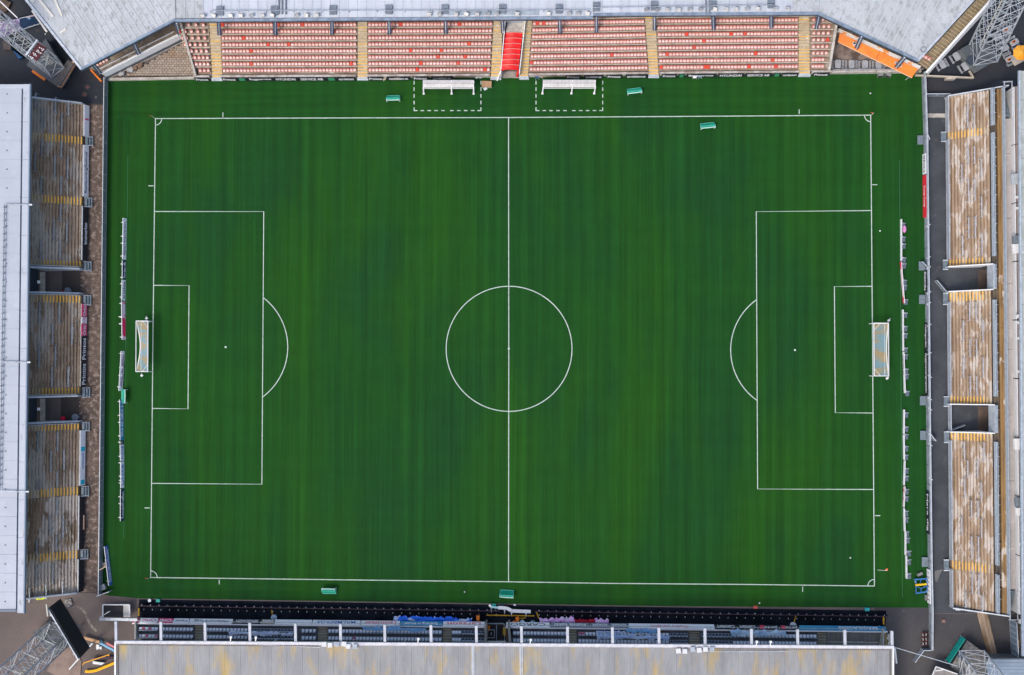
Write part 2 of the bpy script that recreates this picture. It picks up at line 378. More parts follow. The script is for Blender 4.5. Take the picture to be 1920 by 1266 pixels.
blocks = [(397, 366, 416.5, 0), (416.5, 416.5, 670, 1), (689.5, 689.5, 920, 1), (991, 991, 1216, 1), (1235, 1235, 1497, 1), (1519, 1519, 1553, 0)]
lefts = [372, 372, 366, 365, 358, 357, 348, 346]   # left end of the rows, front to back, at their own depth
def seat_mesh(name, top, rim):
    m = MB()
    m.k = 0
    n = 8
    ring = [Vector((.205 * math.cos(i * 2 * math.pi / n), .18 * math.sin(i * 2 * math.pi / n) - .02, 0)) for i in range(n)]
    m.prism(ring, .38, .43)
    m.k = 1
    m.hexa([Vector((-.21, .12, .40)), Vector((.21, .12, .40)), Vector((.17, .20, .40)), Vector((-.17, .20, .40))],
           [Vector((-.19, .17, .74)), Vector((.19, .17, .74)), Vector((.15, .25, .74)), Vector((-.15, .25, .74))])
    m.box((0, -.02, .36), (.44, .38, .04)); m.box((0, .05, .18), (.06, .25, .34))
    me = bpy.data.meshes.new(name); me.from_pydata([tuple(p) for p in m.v], [], m.f)
    me.materials.append(top); me.materials.append(rim); me.polygons.foreach_set('material_index', m.mi); return me, m
seat_me, seat_mb = seat_mesh('seat', seat_bl, seat_rim); seat_me2, _ = seat_mesh('seat', seat_red, seat_red)
def seat_row_positions(xa, xb, i, pitch=6.38):
    n = max(1, round((xb - xa) / pitch)); out = []
    for k in range(n):
        x = xa + (xb - xa) * (k + .5) / n
        p = QN(x, (i + .42) / 8); p.z = NZ0 + (NZ1 - NZ0) * i / 8; out.append(p)
    return out
allseats = []
for bi, (r0, l0, r1, full) in enumerate(blocks):
    for i in range(11):
        if bi == 0: xl, xr = (interp([(0, 371), (8, 341)], min(i, 8)) + 1, 396.5)
        elif bi == 5: xl, xr = (1519.5, interp([(0, 1553), (8, 1553)], i))
        else: xl, xr = r0 + .3, r1 - .3
        b0, b1 = i / 8, (i + 1) / 8 - .004
        zt = NZ0 + (NZ1 - NZ0) * i / 8
        m = MB(); ns = max(1, int((xr - xl) / 60)); xs = [lerp(xl, xr, k / ns) for k in range(ns + 1)]
        for xa, xb in zip(xs, xs[1:]): stepbox(m, QN(xa, b0), QN(xb, b0), QN(xa, b1), QN(xb, b1), zt)
        m.build('terrace_step', tread_n, north)
        if i > 0:
            m = MB()
            for xa, xb in zip(xs, xs[1:]): stepbox(m, QN(xa, b0 - .004), QN(xb, b0 - .004), QN(xa, b0 + .017), QN(xb, b0 + .017), zt + .02, zt - .1)
            m.build('step_edge', edge_n, north)
        if i < 8:
            if bi == 0: xl += 1 + (i % 2)
            if bi == 5: xr -= (5, 5.5, 0, 0, 0, 0, 0, -3)[i] + 3
            for k, p in enumerate(seat_row_positions(xl + 1.2, xr - 1, i)): allseats.append((p, math.radians(random.uniform(-2, 2)), random.random() < .035))
allseats.sort(key=lambda s: (abs(s[0].x - 8) > 1000, -s[0].z * 1000 - (0 if s[2] else 0) + abs(s[0].x)))
redn = [s for s in allseats if s[2]]; oth = [s for s in allseats if not s[2]]
near = (redn + oth)[:300]; rest = (redn + oth)[300:]
for p, rz, isred in near:
    o = place_part(seat_me2 if isred else seat_me, 'seat', north, p, rz)
    if isred: o['label'] = 'unfaded bright red seat'
m = MB()
for p, rz, isred in rest:
    R = Matrix.Rotation(rz, 3, 'Z'); off = len(m.v)
    m.v += [R @ q + p for q in seat_mb.v]; m.f += [tuple(i + off for i in f) for f in seat_mb.f]; m.mi += seat_mb.mi
tag(m.build('remaining_seats', [seat_bl, seat_rim], north), kind='stuff')
# aisles of stairs
for ai, (xa, xb) in enumerate(((397, 416.5), (670, 689.5), (920, 939), (974, 991), (1216, 1235), (1497, 1519))):
    for k in range(-1, 20):
        b0, b1 = k / 16, (k + 1) / 16 - .003
        zt = NZ0 + (NZ1 - NZ0) * k / 16
        m = MB(); stepbox(m, QN(xa + .4, b0), QN(xb - .4, b0), QN(xa + .4, b1), QN(xb - .4, b1), zt)
        o = m.build('stair_tread', stair_n, north)
        m = MB(); stepbox(m, QN(xa + .6, b0 - .003), QN(xb - .6, b0 - .003), QN(xa + .6, b0 + .014), QN(xb - .6, b0 + .014), zt + .015, zt - .05)
        m.build('nosing', yellow if k < 7 or (ai + k) % 5 == 0 else yellow_old, o)
    # handrail-free landing at the foot
    v = interp(vF, xa); m = MB(); m.pprism([(xa - .5, v + 13), (xb + .8, v + 13), (xb + .8, v + 8), (xa - .5, v + 8)], 0, .35)
    m.pprism([(xa + .5, v + 10), (xb - .2, v + 10), (xb - .2, v + 6), (xa + .5, v + 6)], .352, .75); m.build('landing', lgrey, north)
# front wall in lengths between the aisles
wallv = [(200, 149.5), (640, 147.8), (1040, 144.8), (1240, 142.3), (1727, 137.8)]
def WN(x, z=0, dv=0): return P(x, interp(wallv, x) + dv, 0) + Vector((0, 0, z))
spans = [(367, 396.5), (416.8, 669.5), (690, 919.5), (991.5, 1215.5), (1235.5, 1496.5), (1519.5, 1557)]
for xa, xb in spans:
    m = MB(); ns = max(1, int((xb - xa) / 50)); xs = [lerp(xa, xb, k / ns) for k in range(ns + 1)]
    for a, b in zip(xs, xs[1:]):
        q = [WN(a), WN(b), WN(b) + Vector((0, .28, 0)), WN(a) + Vector((0, .28, 0))]
        m.hexa(q, [p + Vector((0, 0, 1.25)) for p in q])
        q = [WN(a) + Vector((0, .30, 0)), WN(b) + Vector((0, .30, 0)), QN(b, -.004), QN(a, -.004)]
        m.hexa([Vector((p.x, p.y, 0)) for p in q], [Vector((p.x, p.y, .9)) for p in q])
    m.build('front_wall', M('front_wall_concrete', (0.50, 0.47, 0.44), (0.3, 0.25, 0.21), 1.2, fine=.1), north)
# slanted end walls
def wallbar(p0, p1, th, h0, h1, zb=0.0):
    d = Vector((p1.x - p0.x, p1.y - p0.y, 0)).normalized(); nn = Vector((-d.y, d.x, 0)) * th / 2
    m = MB(); q = [p0 + nn, p1 + nn, p1 - nn, p0 - nn]; hs = [h0, h1, h1, h0]
    return m.hexa([Vector((p.x, p.y, zb)) for p in q], [Vector((p.x, p.y, h)) for p, h in zip(q, hs)])
wallbar(P(366.5, 142, 1.6), P(338, 41, 5.2), .32, 1.7, 5.3).build('side_wall', concrete_l, north)
wallbar(P(1554.5, 131, 1.6), P(1570, 34, 5.2), .36, 1.7, 5.3).build('side_wall', concrete_l, north)

# roof of the grandstand
RZ = 9.0
def roof_poly(name, pts, mat, z=RZ, th=.35, parent=north): return MB().pprism(pts, z - th, z).build(name, mat, parent)
# central roof panels with seams
cent = [(330, 37.5), (1112, 33.5)]; cent2 = [(1112, 27.5), (1535, 25.5)]
pal = [roofN, roofNw, M('clean_metal_roof_b', (0.53, 0.575, 0.635), (0.47, 0.50, 0.56), .4, (2, .3, 1), c3=(.45, .48, .53), scale3=.5, st3=(2.5, .35, 1), thr3=(.6, .75), fine=.04, rough=.45)]
def strip_roof(u0, u1, va, vb, pitch, wide_lichen):
    u = u0; i = 0
    while u < u1 - 1:
        b = min(u + pitch, u1)
        f = lambda x: va + (vb - va) * (x - u0) / (u1 - u0)
        mat = roofN if (u < 372 or u > 1478) else (pal[2] if i % 3 == 0 else pal[1])
        MB().pprism([(u + .25, f(u) - 3), (b - .25, f(b) - 3), (b - .25, -330), (u + .25, -330)], RZ - .35, RZ + (.0 if i % 2 else .012)).build('roof_panel', mat, north)
        MB().pprism([(b - .45, f(b) - 3.2), (b + .45, f(b) - 3.2), (b + .45, -330), (b - .45, -330)], RZ - .2, RZ + .05).build('roof_seam', lgrey, north)
        u = b; i += 1
strip_roof(330, 1112, 37.5, 33.5, 17, 0); strip_roof(1112, 1535, 27.5, 25.5, 17, 0)
for (a, b) in (((325, 40.5), (1112, 35.5)), ((1112, 29.5), (1538, 27.5))):
    MB().bar(P(a[0], a[1] - 1.5, RZ - .1), P(b[0], b[1] - 1.5, RZ - .1), .34, .5).build('gutter', M('blue_grey_gutter', (0.30, 0.38, 0.48), (0.2, 0.26, 0.34), 1, rough=.4, metal=.3), north)
    MB().bar(P(a[0], a[1] + 1.1, RZ - .4), P(b[0], b[1] + 1.1, RZ - .4), .16, .35).build('fascia', M('dark_fascia', (0.03, 0.045, 0.07), rough=.6), north)
# raised cable rail over the roof edge and its grey hatches
for (x0, v0, x1, v1) in ((395, 20, 1105, 18.5), (1112, 14, 1448, 9)):
    m = MB().bar(P(x0, v0, RZ + .6), P(x1, v1, RZ + .6), .1)
    k = x0
    while k < x1: m.bar(P(k, v0 + 4 + (v1 - v0) * (k - x0) / (x1 - x0), RZ), P(k, v0 + (v1 - v0) * (k - x0) / (x1 - x0), RZ + .6), .07); k += 52
    m.build('safety_rail', grey_m, north)
hatch = M('slate_hatch', (0.19, 0.23, 0.28), (0.15, 0.18, 0.22), 2, rough=.6)
for x, v in ((412, 20), (514, 19.5), (624, 18.5), (729, 17.5), (834, 17), (942, 16.5), (1048, 16.5), (1118, 12.5), (1227, 10.5), (1337, 9.5), (1446, 6.5)):
    MB().pprism([(x - 6.5, v + 8.5), (x + 6.5, v + 8.5), (x + 6.5, v + .5), (x - 6.5, v + .5)], RZ - .05, RZ + .25).build('roof_hatch', hatch, north)
    MB().pprism([(x - 6.5, v - .5), (x + 6.5, v - .5), (x + 6.5, v - 8.5), (x - 6.5, v - 8.5)], RZ - .05, RZ + .32).build('roof_hatch', hatch, north)
MB().pprism([(835, 27.5), (1010, 27.5), (1010, 19.5), (835, 19.5)], RZ - .05, RZ + .12).build('service_walkway', M('service_grey', (0.36, 0.42, 0.48), (0.28, 0.33, 0.38), 1.5), north)
for x in (522, 528, 535, 1323, 1329): MB().bar(P(x, -40, RZ + .15), P(x + 1, 27, RZ + .15), .16).build('cable_tray', hatch, north)
# floodlights along the roof edge
lamp_b = M('lamp_housing', (0.24, 0.25, 0.26), (0.4, 0.4, 0.4), 3, metal=.4, rough=.4); lamp_g = M('lamp_glass', (0.75, 0.74, 0.7), rough=.2)
ORD = ['first', 'second', 'third', 'fourth', 'fifth', 'sixth', 'seventh', 'eighth', 'ninth', 'tenth', 'eleventh', 'twelfth', 'thirteenth', 'fourteenth', 'fifteenth', 'sixteenth', 'seventeenth', 'eighteenth', 'nineteenth']
ORD += ['twentieth'] + ['twenty-' + o for o in ORD[:9]] + ['thirtieth'] + ['thirty-' + o for o in ORD[:9]]
lamp_us = [380, 401, 433, 452, 471, 492, 511, 556, 575, 594, 805, 824, 855, 875, 895, 915, 932, 970, 1029, 1067, 1084, 1102, 1212, 1233, 1252, 1273, 1293, 1313, 1341, 1362, 1381, 1401, 1421, 1454, 1477]
for i, u in enumerate(lamp_us):
    v = (31.5 - (u - 380) * .006) if u < 1112 else 20.5 - (u - 1200) * .01
    c = P(u, v - 2.5, RZ + .45); r = thing('roof_floodlight', Vector((c.x, c.y, RZ + .05)), '', 'floodlight', 'floodlights along the north roof edge')
    ry = random.uniform(-.5, .5)
    MB().box(c, (.55, .42, .3), ry, (.5, 0, 0)).build('housing', lamp_b, r); MB().box(c + Vector((0, -.22, -.1)), (.5, .06, .3), ry).build('lamp_glass', lamp_g, r)
    MB().box(Vector((c.x, c.y, RZ + .17)), (.1, .1, .3)).build('bracket', lgrey, r)
    r['label'] = 'small grey floodlight, %s from the left along the north grandstand roof edge' % ORD[i]
# roof columns: a blue post beside a pale downpipe
colm = M('blue_column', (0.06, 0.11, 0.22), (0.04, 0.075, 0.15), 2, rough=.5); bat = M('pale_stripe', (0.6, 0.62, 0.64))
for x0, v0, x1, v1 in ((411, 66, 410, 40), (516, 65.5, 516, 39), (622.5, 64.5, 622.5, 39), (730, 63.5, 729, 37), (836, 63, 835, 37), (943, 62, 941.5, 36), (1050, 62, 1049, 36), (1118, 60, 1118, 32), (1227, 57, 1227, 30), (1338, 56, 1337, 29), (1446, 54, 1446, 28), (1530.5, 54, 1536, 29)):
    zb = NZ0 + (NZ1 - NZ0) * 6 / 8
    a = P(x0, v0, zb + .02); 
    MB().bar(a + Vector((-.17, 0, 0)), P(x1, v1, RZ - .4) + Vector((-.17, 0, 0)), .17).build('column', colm, north)
    MB().bar(a + Vector((.17, 0, 0)), P(x1, v1, RZ - .4) + Vector((.17, 0, 0)), .17).build('column', colm, north)
    MB().bar(a, P(x1, v1, RZ - .4), .09).build('downpipe', bat, north)

# players' tunnel
tun = thing('players_tunnel', P(957, 140, 0), 'red fabric covered players tunnel running down through the middle of the north grandstand', 'tunnel')
def QT(x, b, z): 
    p = QN(x, b); return Vector((p.x, p.y, z))
n = 7
for i in range(n):
    b0, b1 = (i * .76 / n) - .0, ((i + 1) * .76 / n) - .004
    m = MB(); K = 8; vs = []
    zc = lambda b: 2.35 + 2.1 * b
    for b, lift in ((b0, .10), ((b0 + b1) / 2, 0), (b1, .10)):
        for k in range(K + 1):
            t = k / K; x = lerp(939.8, 972.5, t) + b * 2.2; z = zc(b) + .45 * math.sin(math.pi * t) + lift + random.uniform(-.03, .03)
            vs.append(QT(x, b, z))
    fs = [(r * (K + 1) + k, r * (K + 1) + k + 1, (r + 1) * (K + 1) + k + 1, (r + 1) * (K + 1) + k) for r in range(2) for k in range(K)]
    m.add(vs, fs); o = m.build('canopy_panel', red, tun)
    for pl in o.data.polygons: pl.use_smooth = True
    m = MB()
    for k in range(K): m.bar(vs[2 * (K + 1) + k] + Vector((0, 0, .03)), vs[2 * (K + 1) + k + 1] + Vector((0, 0, .03)), .07)
    m.build('hoop', M('pale_red_hoop', (0.75, 0.3, 0.27)), tun)
for x, xb in ((939.3, 943), (974.2, 978)):
    m = MB(); m.hexa([QT(x - .3, -.06, 0), QT(x + .9, -.06, 0), QT(xb + .9, .98, 0), QT(xb - .3, .98, 0)], [QT(x - .3, -.06, 2.2), QT(x + .9, -.06, 2.2), QT(xb + .9, .98, 5.6), QT(xb - .3, .98, 5.6)])
    m.build('side_wall', white, tun)
m = MB(); q = [QT(945.5, .77, 4.5), QT(977, .77, 4.5), QT(980, .97, 4.5), QT(947, .97, 4.5)]; m.hexa([Vector((p.x, p.y, 3)) for p in q], q); m.build('upper_deck', concrete_l, tun)
m = MB(); m.pprism([(940, 146.5), (973, 146.5), (973, 134), (940, 134)], -.05, .05); m.build('threshold', concrete, tun)
MB().hexa([QT(x, b, z) for x, b, z in ((945, .975, 0), (981, .975, 0), (981, .995, 0), (945, .995, 0))], [QT(x, b, 5.7) for x, b in ((945, .975), (981, .975), (981, .995), (945, .995))]).build('end_wall', M('grey_blue_wall', (0.4, 0.44, 0.5)), tun)
MB().box(P(971, 138, .5), (.25, .9, 1.0), -.3).build('tunnel_sign', red, tun)
MB().bar(P(938.5, 134, 1.5), P(932, 151.5, .9), .12).build('gate_bar', white, tun)

# advertising on the north front wall: each board is a thing
ad_dark = M('black_ad_board', (0.015, 0.018, 0.024), rough=.5); ad_white = M('white_ad_board', (0.80, 0.82, 0.84), fine=.05, fscale=2, rough=.5); ink_w = M('white_lettering', (0.82, 0.83, 0.85), rough=.5)
ink_d = M('dark_lettering', (0.02, 0.03, 0.06), rough=.5); ink_b = M('blue_lettering', (0.03, 0.14, 0.45)); ink_r = M('red_lettering', (0.7, 0.05, 0.1)); ad_green = M('green_badge', (0.03, 0.22, 0.1)); ad_blue = M('blue_ad_board', (0.03, 0.22, 0.42), (0.05, 0.32, 0.5), .5); ad_pink = M('pink_ad_board', (0.72, 0.06, 0.18), rough=.5); ad_grey = M('grey_ad_board', (0.2, 0.23, 0.27)); ad_cyan = M('cyan_badge', (0.02, 0.45, 0.6))
def wall_board(p0, p1, zb, zt, mat, txt, ink, label, out, name='advertising_board', fit=.86, th=.07, tsize=.62, extra=None, cat='advertising board', group=None, shift=.07, lean=.0):
    """vertical board whose face looks along 'out'; lettering reads from p0 to p1"""
    p0 = Vector((p0.x, p0.y, 0)); p1 = Vector((p1.x, p1.y, 0)); out = Vector(out).normalized()
    r = thing(name, (p0 + p1) / 2 + Vector((0, 0, zb)), label, cat, group)
    H = zt - zb; U = Vector((0, 0, H)) - out * lean; p0 = p0 + out * lean; p1 = p1 + out * lean
    q = [p0, p1, p1 + out * th, p0 + out * th]
    MB().hexa([p + Vector((0, 0, zb)) for p in q], [p + Vector((0, 0, zb)) + U for p in q]).build('board', mat, r)
    L = (p1 - p0).length; d = (p1 - p0).normalized(); Z0 = Vector((0, 0, zb))
    if txt: text(txt, p0 + d * (L * shift) + out * (th + .012) + Z0 + U * ((1 - tsize) / 2), d, U, U.length * tsize, ink, r, fit=L * fit)
    for (f0, f1, m2) in (extra or []):
        q = [p0 + d * (L * f0) + out * th, p0 + d * (L * f1) + out * th, p0 + d * (L * f1) + out * (th + .02), p0 + d * (L * f0) + out * (th + .02)]
        MB().hexa([p + Z0 + U * .12 for p in q], [p + Z0 + U * .88 for p in q]).build('badge', m2, r)
    return r
nb = [(368, 395, 'Printos', 'leftmost small black sign reading Printos at the foot of the north seats'),
      (419, 446, 'Printos', 'black sign reading Printos right of the leftmost stairway foot of the north stand'),
      (447, 465, '', 'short dark sign with a green badge low on the north wall'),
      (466, 515, 'Byggservice', 'dark sign with wide white lettering beside the short green badge sign'),
      (516, 560, 'HYUNDAI', 'dark sign with capital lettering, third left of the second north stairway'),
      (561, 612, 'SERVICE AB', 'dark sign with small lettering on the north wall before the pale badge'),
      (613, 633, '', 'short sign with a pale green badge close left of the second stairway'),
      (634, 668, 'nordanium', 'dark sign touching the left side of the second north stairway foot'),
      (691, 720, 'Printos', 'black sign reading Printos right of the second north stairway foot'),
      (727, 770, 'torebklam.se', 'black sign reading torebklam.se above three stools at the pitch edge'),
      (775, 804, 'Printos', 'black sign reading Printos above the left end of the left dugout'),
      (810, 850, 'torebklam.se', 'black sign reading torebklam.se behind the middle of the left dugout'),
      (1061, 1089, 'Printos', 'black sign reading Printos behind the right dugout'),
      (1095, 1131, 'torebklam.se', 'black sign above the right edge of the right technical area'),
      (1137, 1166, 'Printos', 'black sign reading Printos just right of the right technical area'),
      (1172, 1214, 'torebklam.se', 'black sign reading torebklam.se left of the fifth north stairway foot'),
      (1240, 1268, 'Printos', 'black sign reading Printos right of the fifth north stairway foot'),
      (1271, 1283, '', 'short sign with a bright green badge on the right part of the north wall'),
      (1286, 1342, 'Byggservice', 'dark sign with white lettering above the two white chairs'),
      (1345, 1394, 'HYUNDAI', 'dark sign with long lettering right of the two white chairs'),
      (1396, 1446, 'SERVICE AB', 'dark sign with small white words right half of the north wall'),
      (1448, 1462, '', 'short green badge sign left of the rightmost north stairway'),
      (1464, 1495, 'nordanium', 'dark sign touching the left side of the rightmost north stairway foot'),
      (1523, 1553, 'Printos', 'rightmost small black sign reading Printos on the north wall')]
for a, b, tx, lb in nb:
    wall_board(WN(a), WN(b), .1, 1.15, lean=.26, mat=ad_dark, txt=tx, ink=ink_w, label=lb, out=(0, -1, 0), extra=None if tx else [(.2, .8, ad_green)], tsize=.6, fit=.82, shift=.08)

# ------------------------------------------------ north-west corner
nw = thing('corner_stand', P(250, 110, 0), 'angled north west corner stand with a bare deck behind long white boards', 'stand', 'angled corner stands')
MB().pprism([(190, 137), (336, 63), (330, 20), (150, 120)], 0, 2.0).build('deck', M('corner_deck', (0.24, 0.18, 0.13), (0.16, 0.12, 0.09), .6, c3=(0.3, 0.26, 0.2), scale3=1.2, fine=.12), nw)
MB().pprism([(191, 139), (337, 65.5), (335, 62.5), (189, 135.5)], 0, 2.5).build('front_parapet', white, nw)
MB().pprism([(196, 148), (342, 75), (341, 71), (194, 143.5)], 0, .8).build('front_step', M('slate_step', (0.05, 0.065, 0.085), (0.09, 0.1, 0.11), 1), nw)
MB().pprism([(202, 149), (345, 77), (343, 73.5), (197, 146)], -.05, .3).build('kerb', concrete_l, nw)
a, b = P(194, 146.5, .3), P(341, 72.5, .3)
dn = (b - a).normalized(); outn = Vector((dn.y, -dn.x, 0))
for k, (f0, f1, tx, ik, lb) in enumerate(((.02, .30, 'ORTIC ORTIC', ink_r, 'white board with red lettering at the lower end of the north west corner stand'),
                          (.31, .62, 'Restaurangservice', ink_d, 'white board with dark lettering in the middle of the north west corner stand'),
                          (.63, .98, 'www.nerikes.se', ink_d, 'white board with small dark letters at the upper end of the north west corner stand'))):
    off = Vector((-outn.x, -outn.y, 0)) * .75
    wall_board(lerp(a, b, f0) + off, lerp(a, b, f1) + off, .82, 2.3, ad_white, tx, ik, lb, outn, tsize=.4)
for (x0, v0, x1, v1) in ((337, 65, 331, 44), (261, 102.5, 251, 81), (189, 138.5, 175, 121)):
    for s in (-3, 0, 3):
        MB().bar(P(x0 + s * .8, v0 - s * .4, 2.2), P(x1 + s * .8, v1 - s * .4, RZ - .3), .15).build('column', colm if s else bat, nw)
for k in range(4):
    p = P(182.5 + k * 5.8, 122 - k * 3.1, 2.4); p.z = 2.0
    place_part(seat_me2 if k == 9 else seat_me, 'seat', nw, p, math.radians(27))
for k, (u, v, w_) in enumerate(((245, 131, .9), (252, 127, .6), (228, 139, .5), (262, 122, .7))):
    m = MB(); 
    for j in range(5): m.box(P(u + random.uniform(-3, 3), v + random.uniform(-2, 2), .25), (random.uniform(.25, w_), random.uniform(.2, .5), random.uniform(.1, .5)), random.uniform(0, 3))
    tag(m.build('rubble_pile', M('rubble_%d' % (k % 2), ((0.4, 0.4, 0.4), (0.2, 0.13, 0.09))[k % 2], fine=.3)), ('grey stack of slabs on the corner paving below the north west stand', 'brown heap of rubble beside the grey slabs on the corner paving', 'small grey debris pile nearest the north west pitch corner', 'brown rubble pile highest up along the north west kerb')[k], 'debris pile')
MB().pprism([(203, 151), (367, 148), (367, 143.5), (203, 146)], -.05, .45).build('kerb', concrete_l, nw)
MB().bar(P(171, 131.5, 1), P(190.5, 153, 1), .22, .5).build('orange_rail', orange, nw)
# wing roofs
def wing(pts, parent, flip):
    A, B, C_, D = pts           # A-B front edge, B-C outer edge
    MB().pprism(pts, RZ - .35, RZ).build('wing_roof', roofN, parent)
    m = MB(); m.bar(P(A[0], A[1], RZ - .05), P(B[0], B[1], RZ - .05), .3, .45); m.build('gutter', MATS['blue_grey_gutter'], parent)
    MB().bar(P(A[0], A[1] + 3, RZ - .35), P(B[0], B[1] + 3, RZ - .35), .16, .4).build('fascia', MATS['dark_fascia'], parent)
    MB().bar(P(B[0], B[1], RZ), P(C_[0], C_[1], RZ), .34, .3).build('verge', lgrey, parent)
wing([(329, 37.5), (153, 130), (-130, -225), (329, -225)], nw, 1)
for k in range(15):   # long lapped sheets, running from the front edge outward
    t = (k + .5) / 15; x = lerp(170, 322, t); v = lerp(120, 39, t)
    L = 190; MB().bar(P(x, v - 2, RZ + .03), P(x - L * .62, v - L, RZ + .03), .12, .06).build('roof_seam', M('seam_grey', (0.5, 0.53, 0.55)), nw)
for x0, v0, x1, v1, wd in ((100, 32, 68, -8, .35), (116, 30, 100, -8, .3), (88, 60, 60, 20, .25), (113, 62, 124, 54, .3)):
    MB().bar(P(x0, v0, RZ + .08), P(x1, v1, RZ + .08), wd, .12).build('roof_batten', M('cream_batten', (0.66, 0.63, 0.57)), nw)

# ------------------------------------------------ north-east corner
ne = thing('corner_stand', P(1660, 100, 0), 'angled north east corner stand with stairs down its outer edge under a wing roof', 'stand', 'angled corner stands')
MB().pprism([(1571, 62), (1725, 132), (1740, 100), (1590, 25)], 0, 2.0).build('deck', MATS['corner_deck'], ne)
MB().pprism([(1570, 57.5), (1724, 128.5), (1727, 124), (1573, 53)], 0, 2.6).build('front_parapet', M('parapet_print', (0.72, 0.70, 0.66), (0.8, 0.3, 0.08), .7, thr=(.56, .6)), ne)
ground_sheet('corner_paving_bed', [(1560, 64), (1556, 137), (1722, 136)], .008, M('stained_paving', (0.27, 0.22, 0.19), (0.10, 0.07, 0.06), .5, thr=(.45, .62), fine=.2, fscale=4))
for i, (u0, u1) in enumerate(((1558, 1640), (1641, 1724))):
    MB().hexa([WN(u0), WN(u1), WN(u1) + Vector((0, .3, 0)), WN(u0) + Vector((0, .3, 0))], [p + Vector((0, 0, .95)) for p in (WN(u0), WN(u1), WN(u1) + Vector((0, .3, 0)), WN(u0) + Vector((0, .3, 0)))]).build('front_wall', concrete_l, ne)
m = MB()
for u in range(1558, 1726, 12): m.bar(WN(u, .95, -3), WN(u, 1.6, -3), .06)
m.bar(WN(1557, 1.6, -3), WN(1725, 1.6, -3), .07).build('railing', lgrey, ne)
for (x0, v0, x1, v1) in ((1605.5, 91, 1615.5, 69), (1680, 127, 1696, 108)):
    for s in (-3, 0, 3):
        MB().bar(P(x0 + s * .8, v0 + s * .4, 2.2), P(x1 + s * .8, v1 + s * .4, RZ - .3), .15).build('column', colm if s else bat, ne)
wing([(1536, 26.5), (1720.5, 114), (2030, -225), (1536, -225)], ne, 1)
for k in range(14):
    t = (k + .5) / 14; x = lerp(1545, 1712, t); v = lerp(31, 108, t)
    MB().bar(P(x, v - 2, RZ + .03), P(x + 105, v - 200, RZ + .03), .12, .06).build('roof_seam', MATS['seam_grey'], ne)
m = MB()
for k in range(12): 
    a1 = k * math.pi / 6; a2 = (k + 1) * math.pi / 6; m.bar(P(1731.5 + 5 * math.cos(a1), 93 + 5 * math.sin(a1), RZ + .15), P(1731.5 + 5 * math.cos(a2), 93 + 5 * math.sin(a2), RZ + .15), .07)
m.build('cable_loop', hatch, ne)
NST = 34
for k in range(NST):
    t = k / NST; t2 = (k + .96) / NST; z = 2.2 + 4.2 * t
    a, b, c, d = [P(lerp(x0, x1, tt), lerp(v0, v1, tt), z) for x0, v0, x1, v1, tt in ((1723, 117, 1885, -60, t), (1742, 130, 1904, -47, t), (1742, 130, 1904, -47, t2), (1723, 117, 1885, -60, t2))]
    m = MB(); m.hexa([Vector((p.x, p.y, z - .6)) for p in (a, b, c, d)], [a, b, c, d]); o = m.build('stair_tread', M('dusty_tread', (0.32, 0.27, 0.19), (0.22, 0.18, 0.12), 1, fine=.12), ne)
    MB().bar(a + (b - a) * .06 + Vector((0, 0, .01)), b + (a - b) * .06 + Vector((0, 0, .01)), .09, .04).build('nosing', yellow_old, o)
MB().hexa([P(1736, 136, 2.2), P(1741, 139, 2.2), P(1912, -48, 6), P(1904, -52, 6)], [P(1735, 135, 3.2), P(1738, 137, 3.2), P(1906, -50, 7.5), P(1903, -54, 7.5)]).build('stair_parapet', white, ne)
MB().hexa([Vector((p.x, p.y, 0)) for p in (P(1739, 139, 2.4), P(1745, 138, 2.4), P(1846, 15, 2.4), P(1832, 12, 2.4))], [P(1738, 138, 2.6), P(1744, 136, 2.6), P(1842, 13, 2.6), P(1830, 10, 2.6)]).build('outer_wall', concrete_l, ne)
for k in range(3):
    p = P(1730 + k * 5.5, 100 + k * 3.2 + 3, 2.6); p.z = 2.0
    place_part(seat_me, 'seat', ne, p + Vector((0, -.2, .4)), math.radians(-27))
# orange cover
oc = thing('tarpaulin_cover', P(1650, 110, 0), 'bright orange cover stretched in panels along the north east corner stand', 'cover')
pa, pb, pc, pd = P(1574.6, 62, 2.3), P(1721, 129.5, 2.3), P(1709.5, 146, 1.9), P(1571, 79, 1.9)
for f0, f1 in ((0, .245), (.25, .51), (.515, .77), (.775, 1)):
    q = [lerp(pa, pb, f0), lerp(pd, pc, f0), lerp(pd, pc, f1), lerp(pa, pb, f1)]
    MB().hexa([p - Vector((0, 0, .06)) for p in q], q).build('cover_panel', orange, oc)
MB().bar(pd, pc, .1).build('edge_batten', M('pale_orange', (0.8, 0.5, 0.3)), oc)
for f in (.03, .33, .66, .97):
    a, b = lerp(pd, pc, f), lerp(pa, pb, f); m = MB(); m.bar(a, Vector((a.x, a.y, 0)), .08); m.build('post', lgrey, oc)
for u, v in ((1605, 84), (1684, 121)):
    m = MB(); c = P(u, v, 2.35)
    for j in range(8): m.box(c + Vector((random.uniform(-.45, .45), random.uniform(-.3, .3), 0)), (.3, .22, .12), random.uniform(0, 3))
    m.build('bunched_cloth', white, oc)

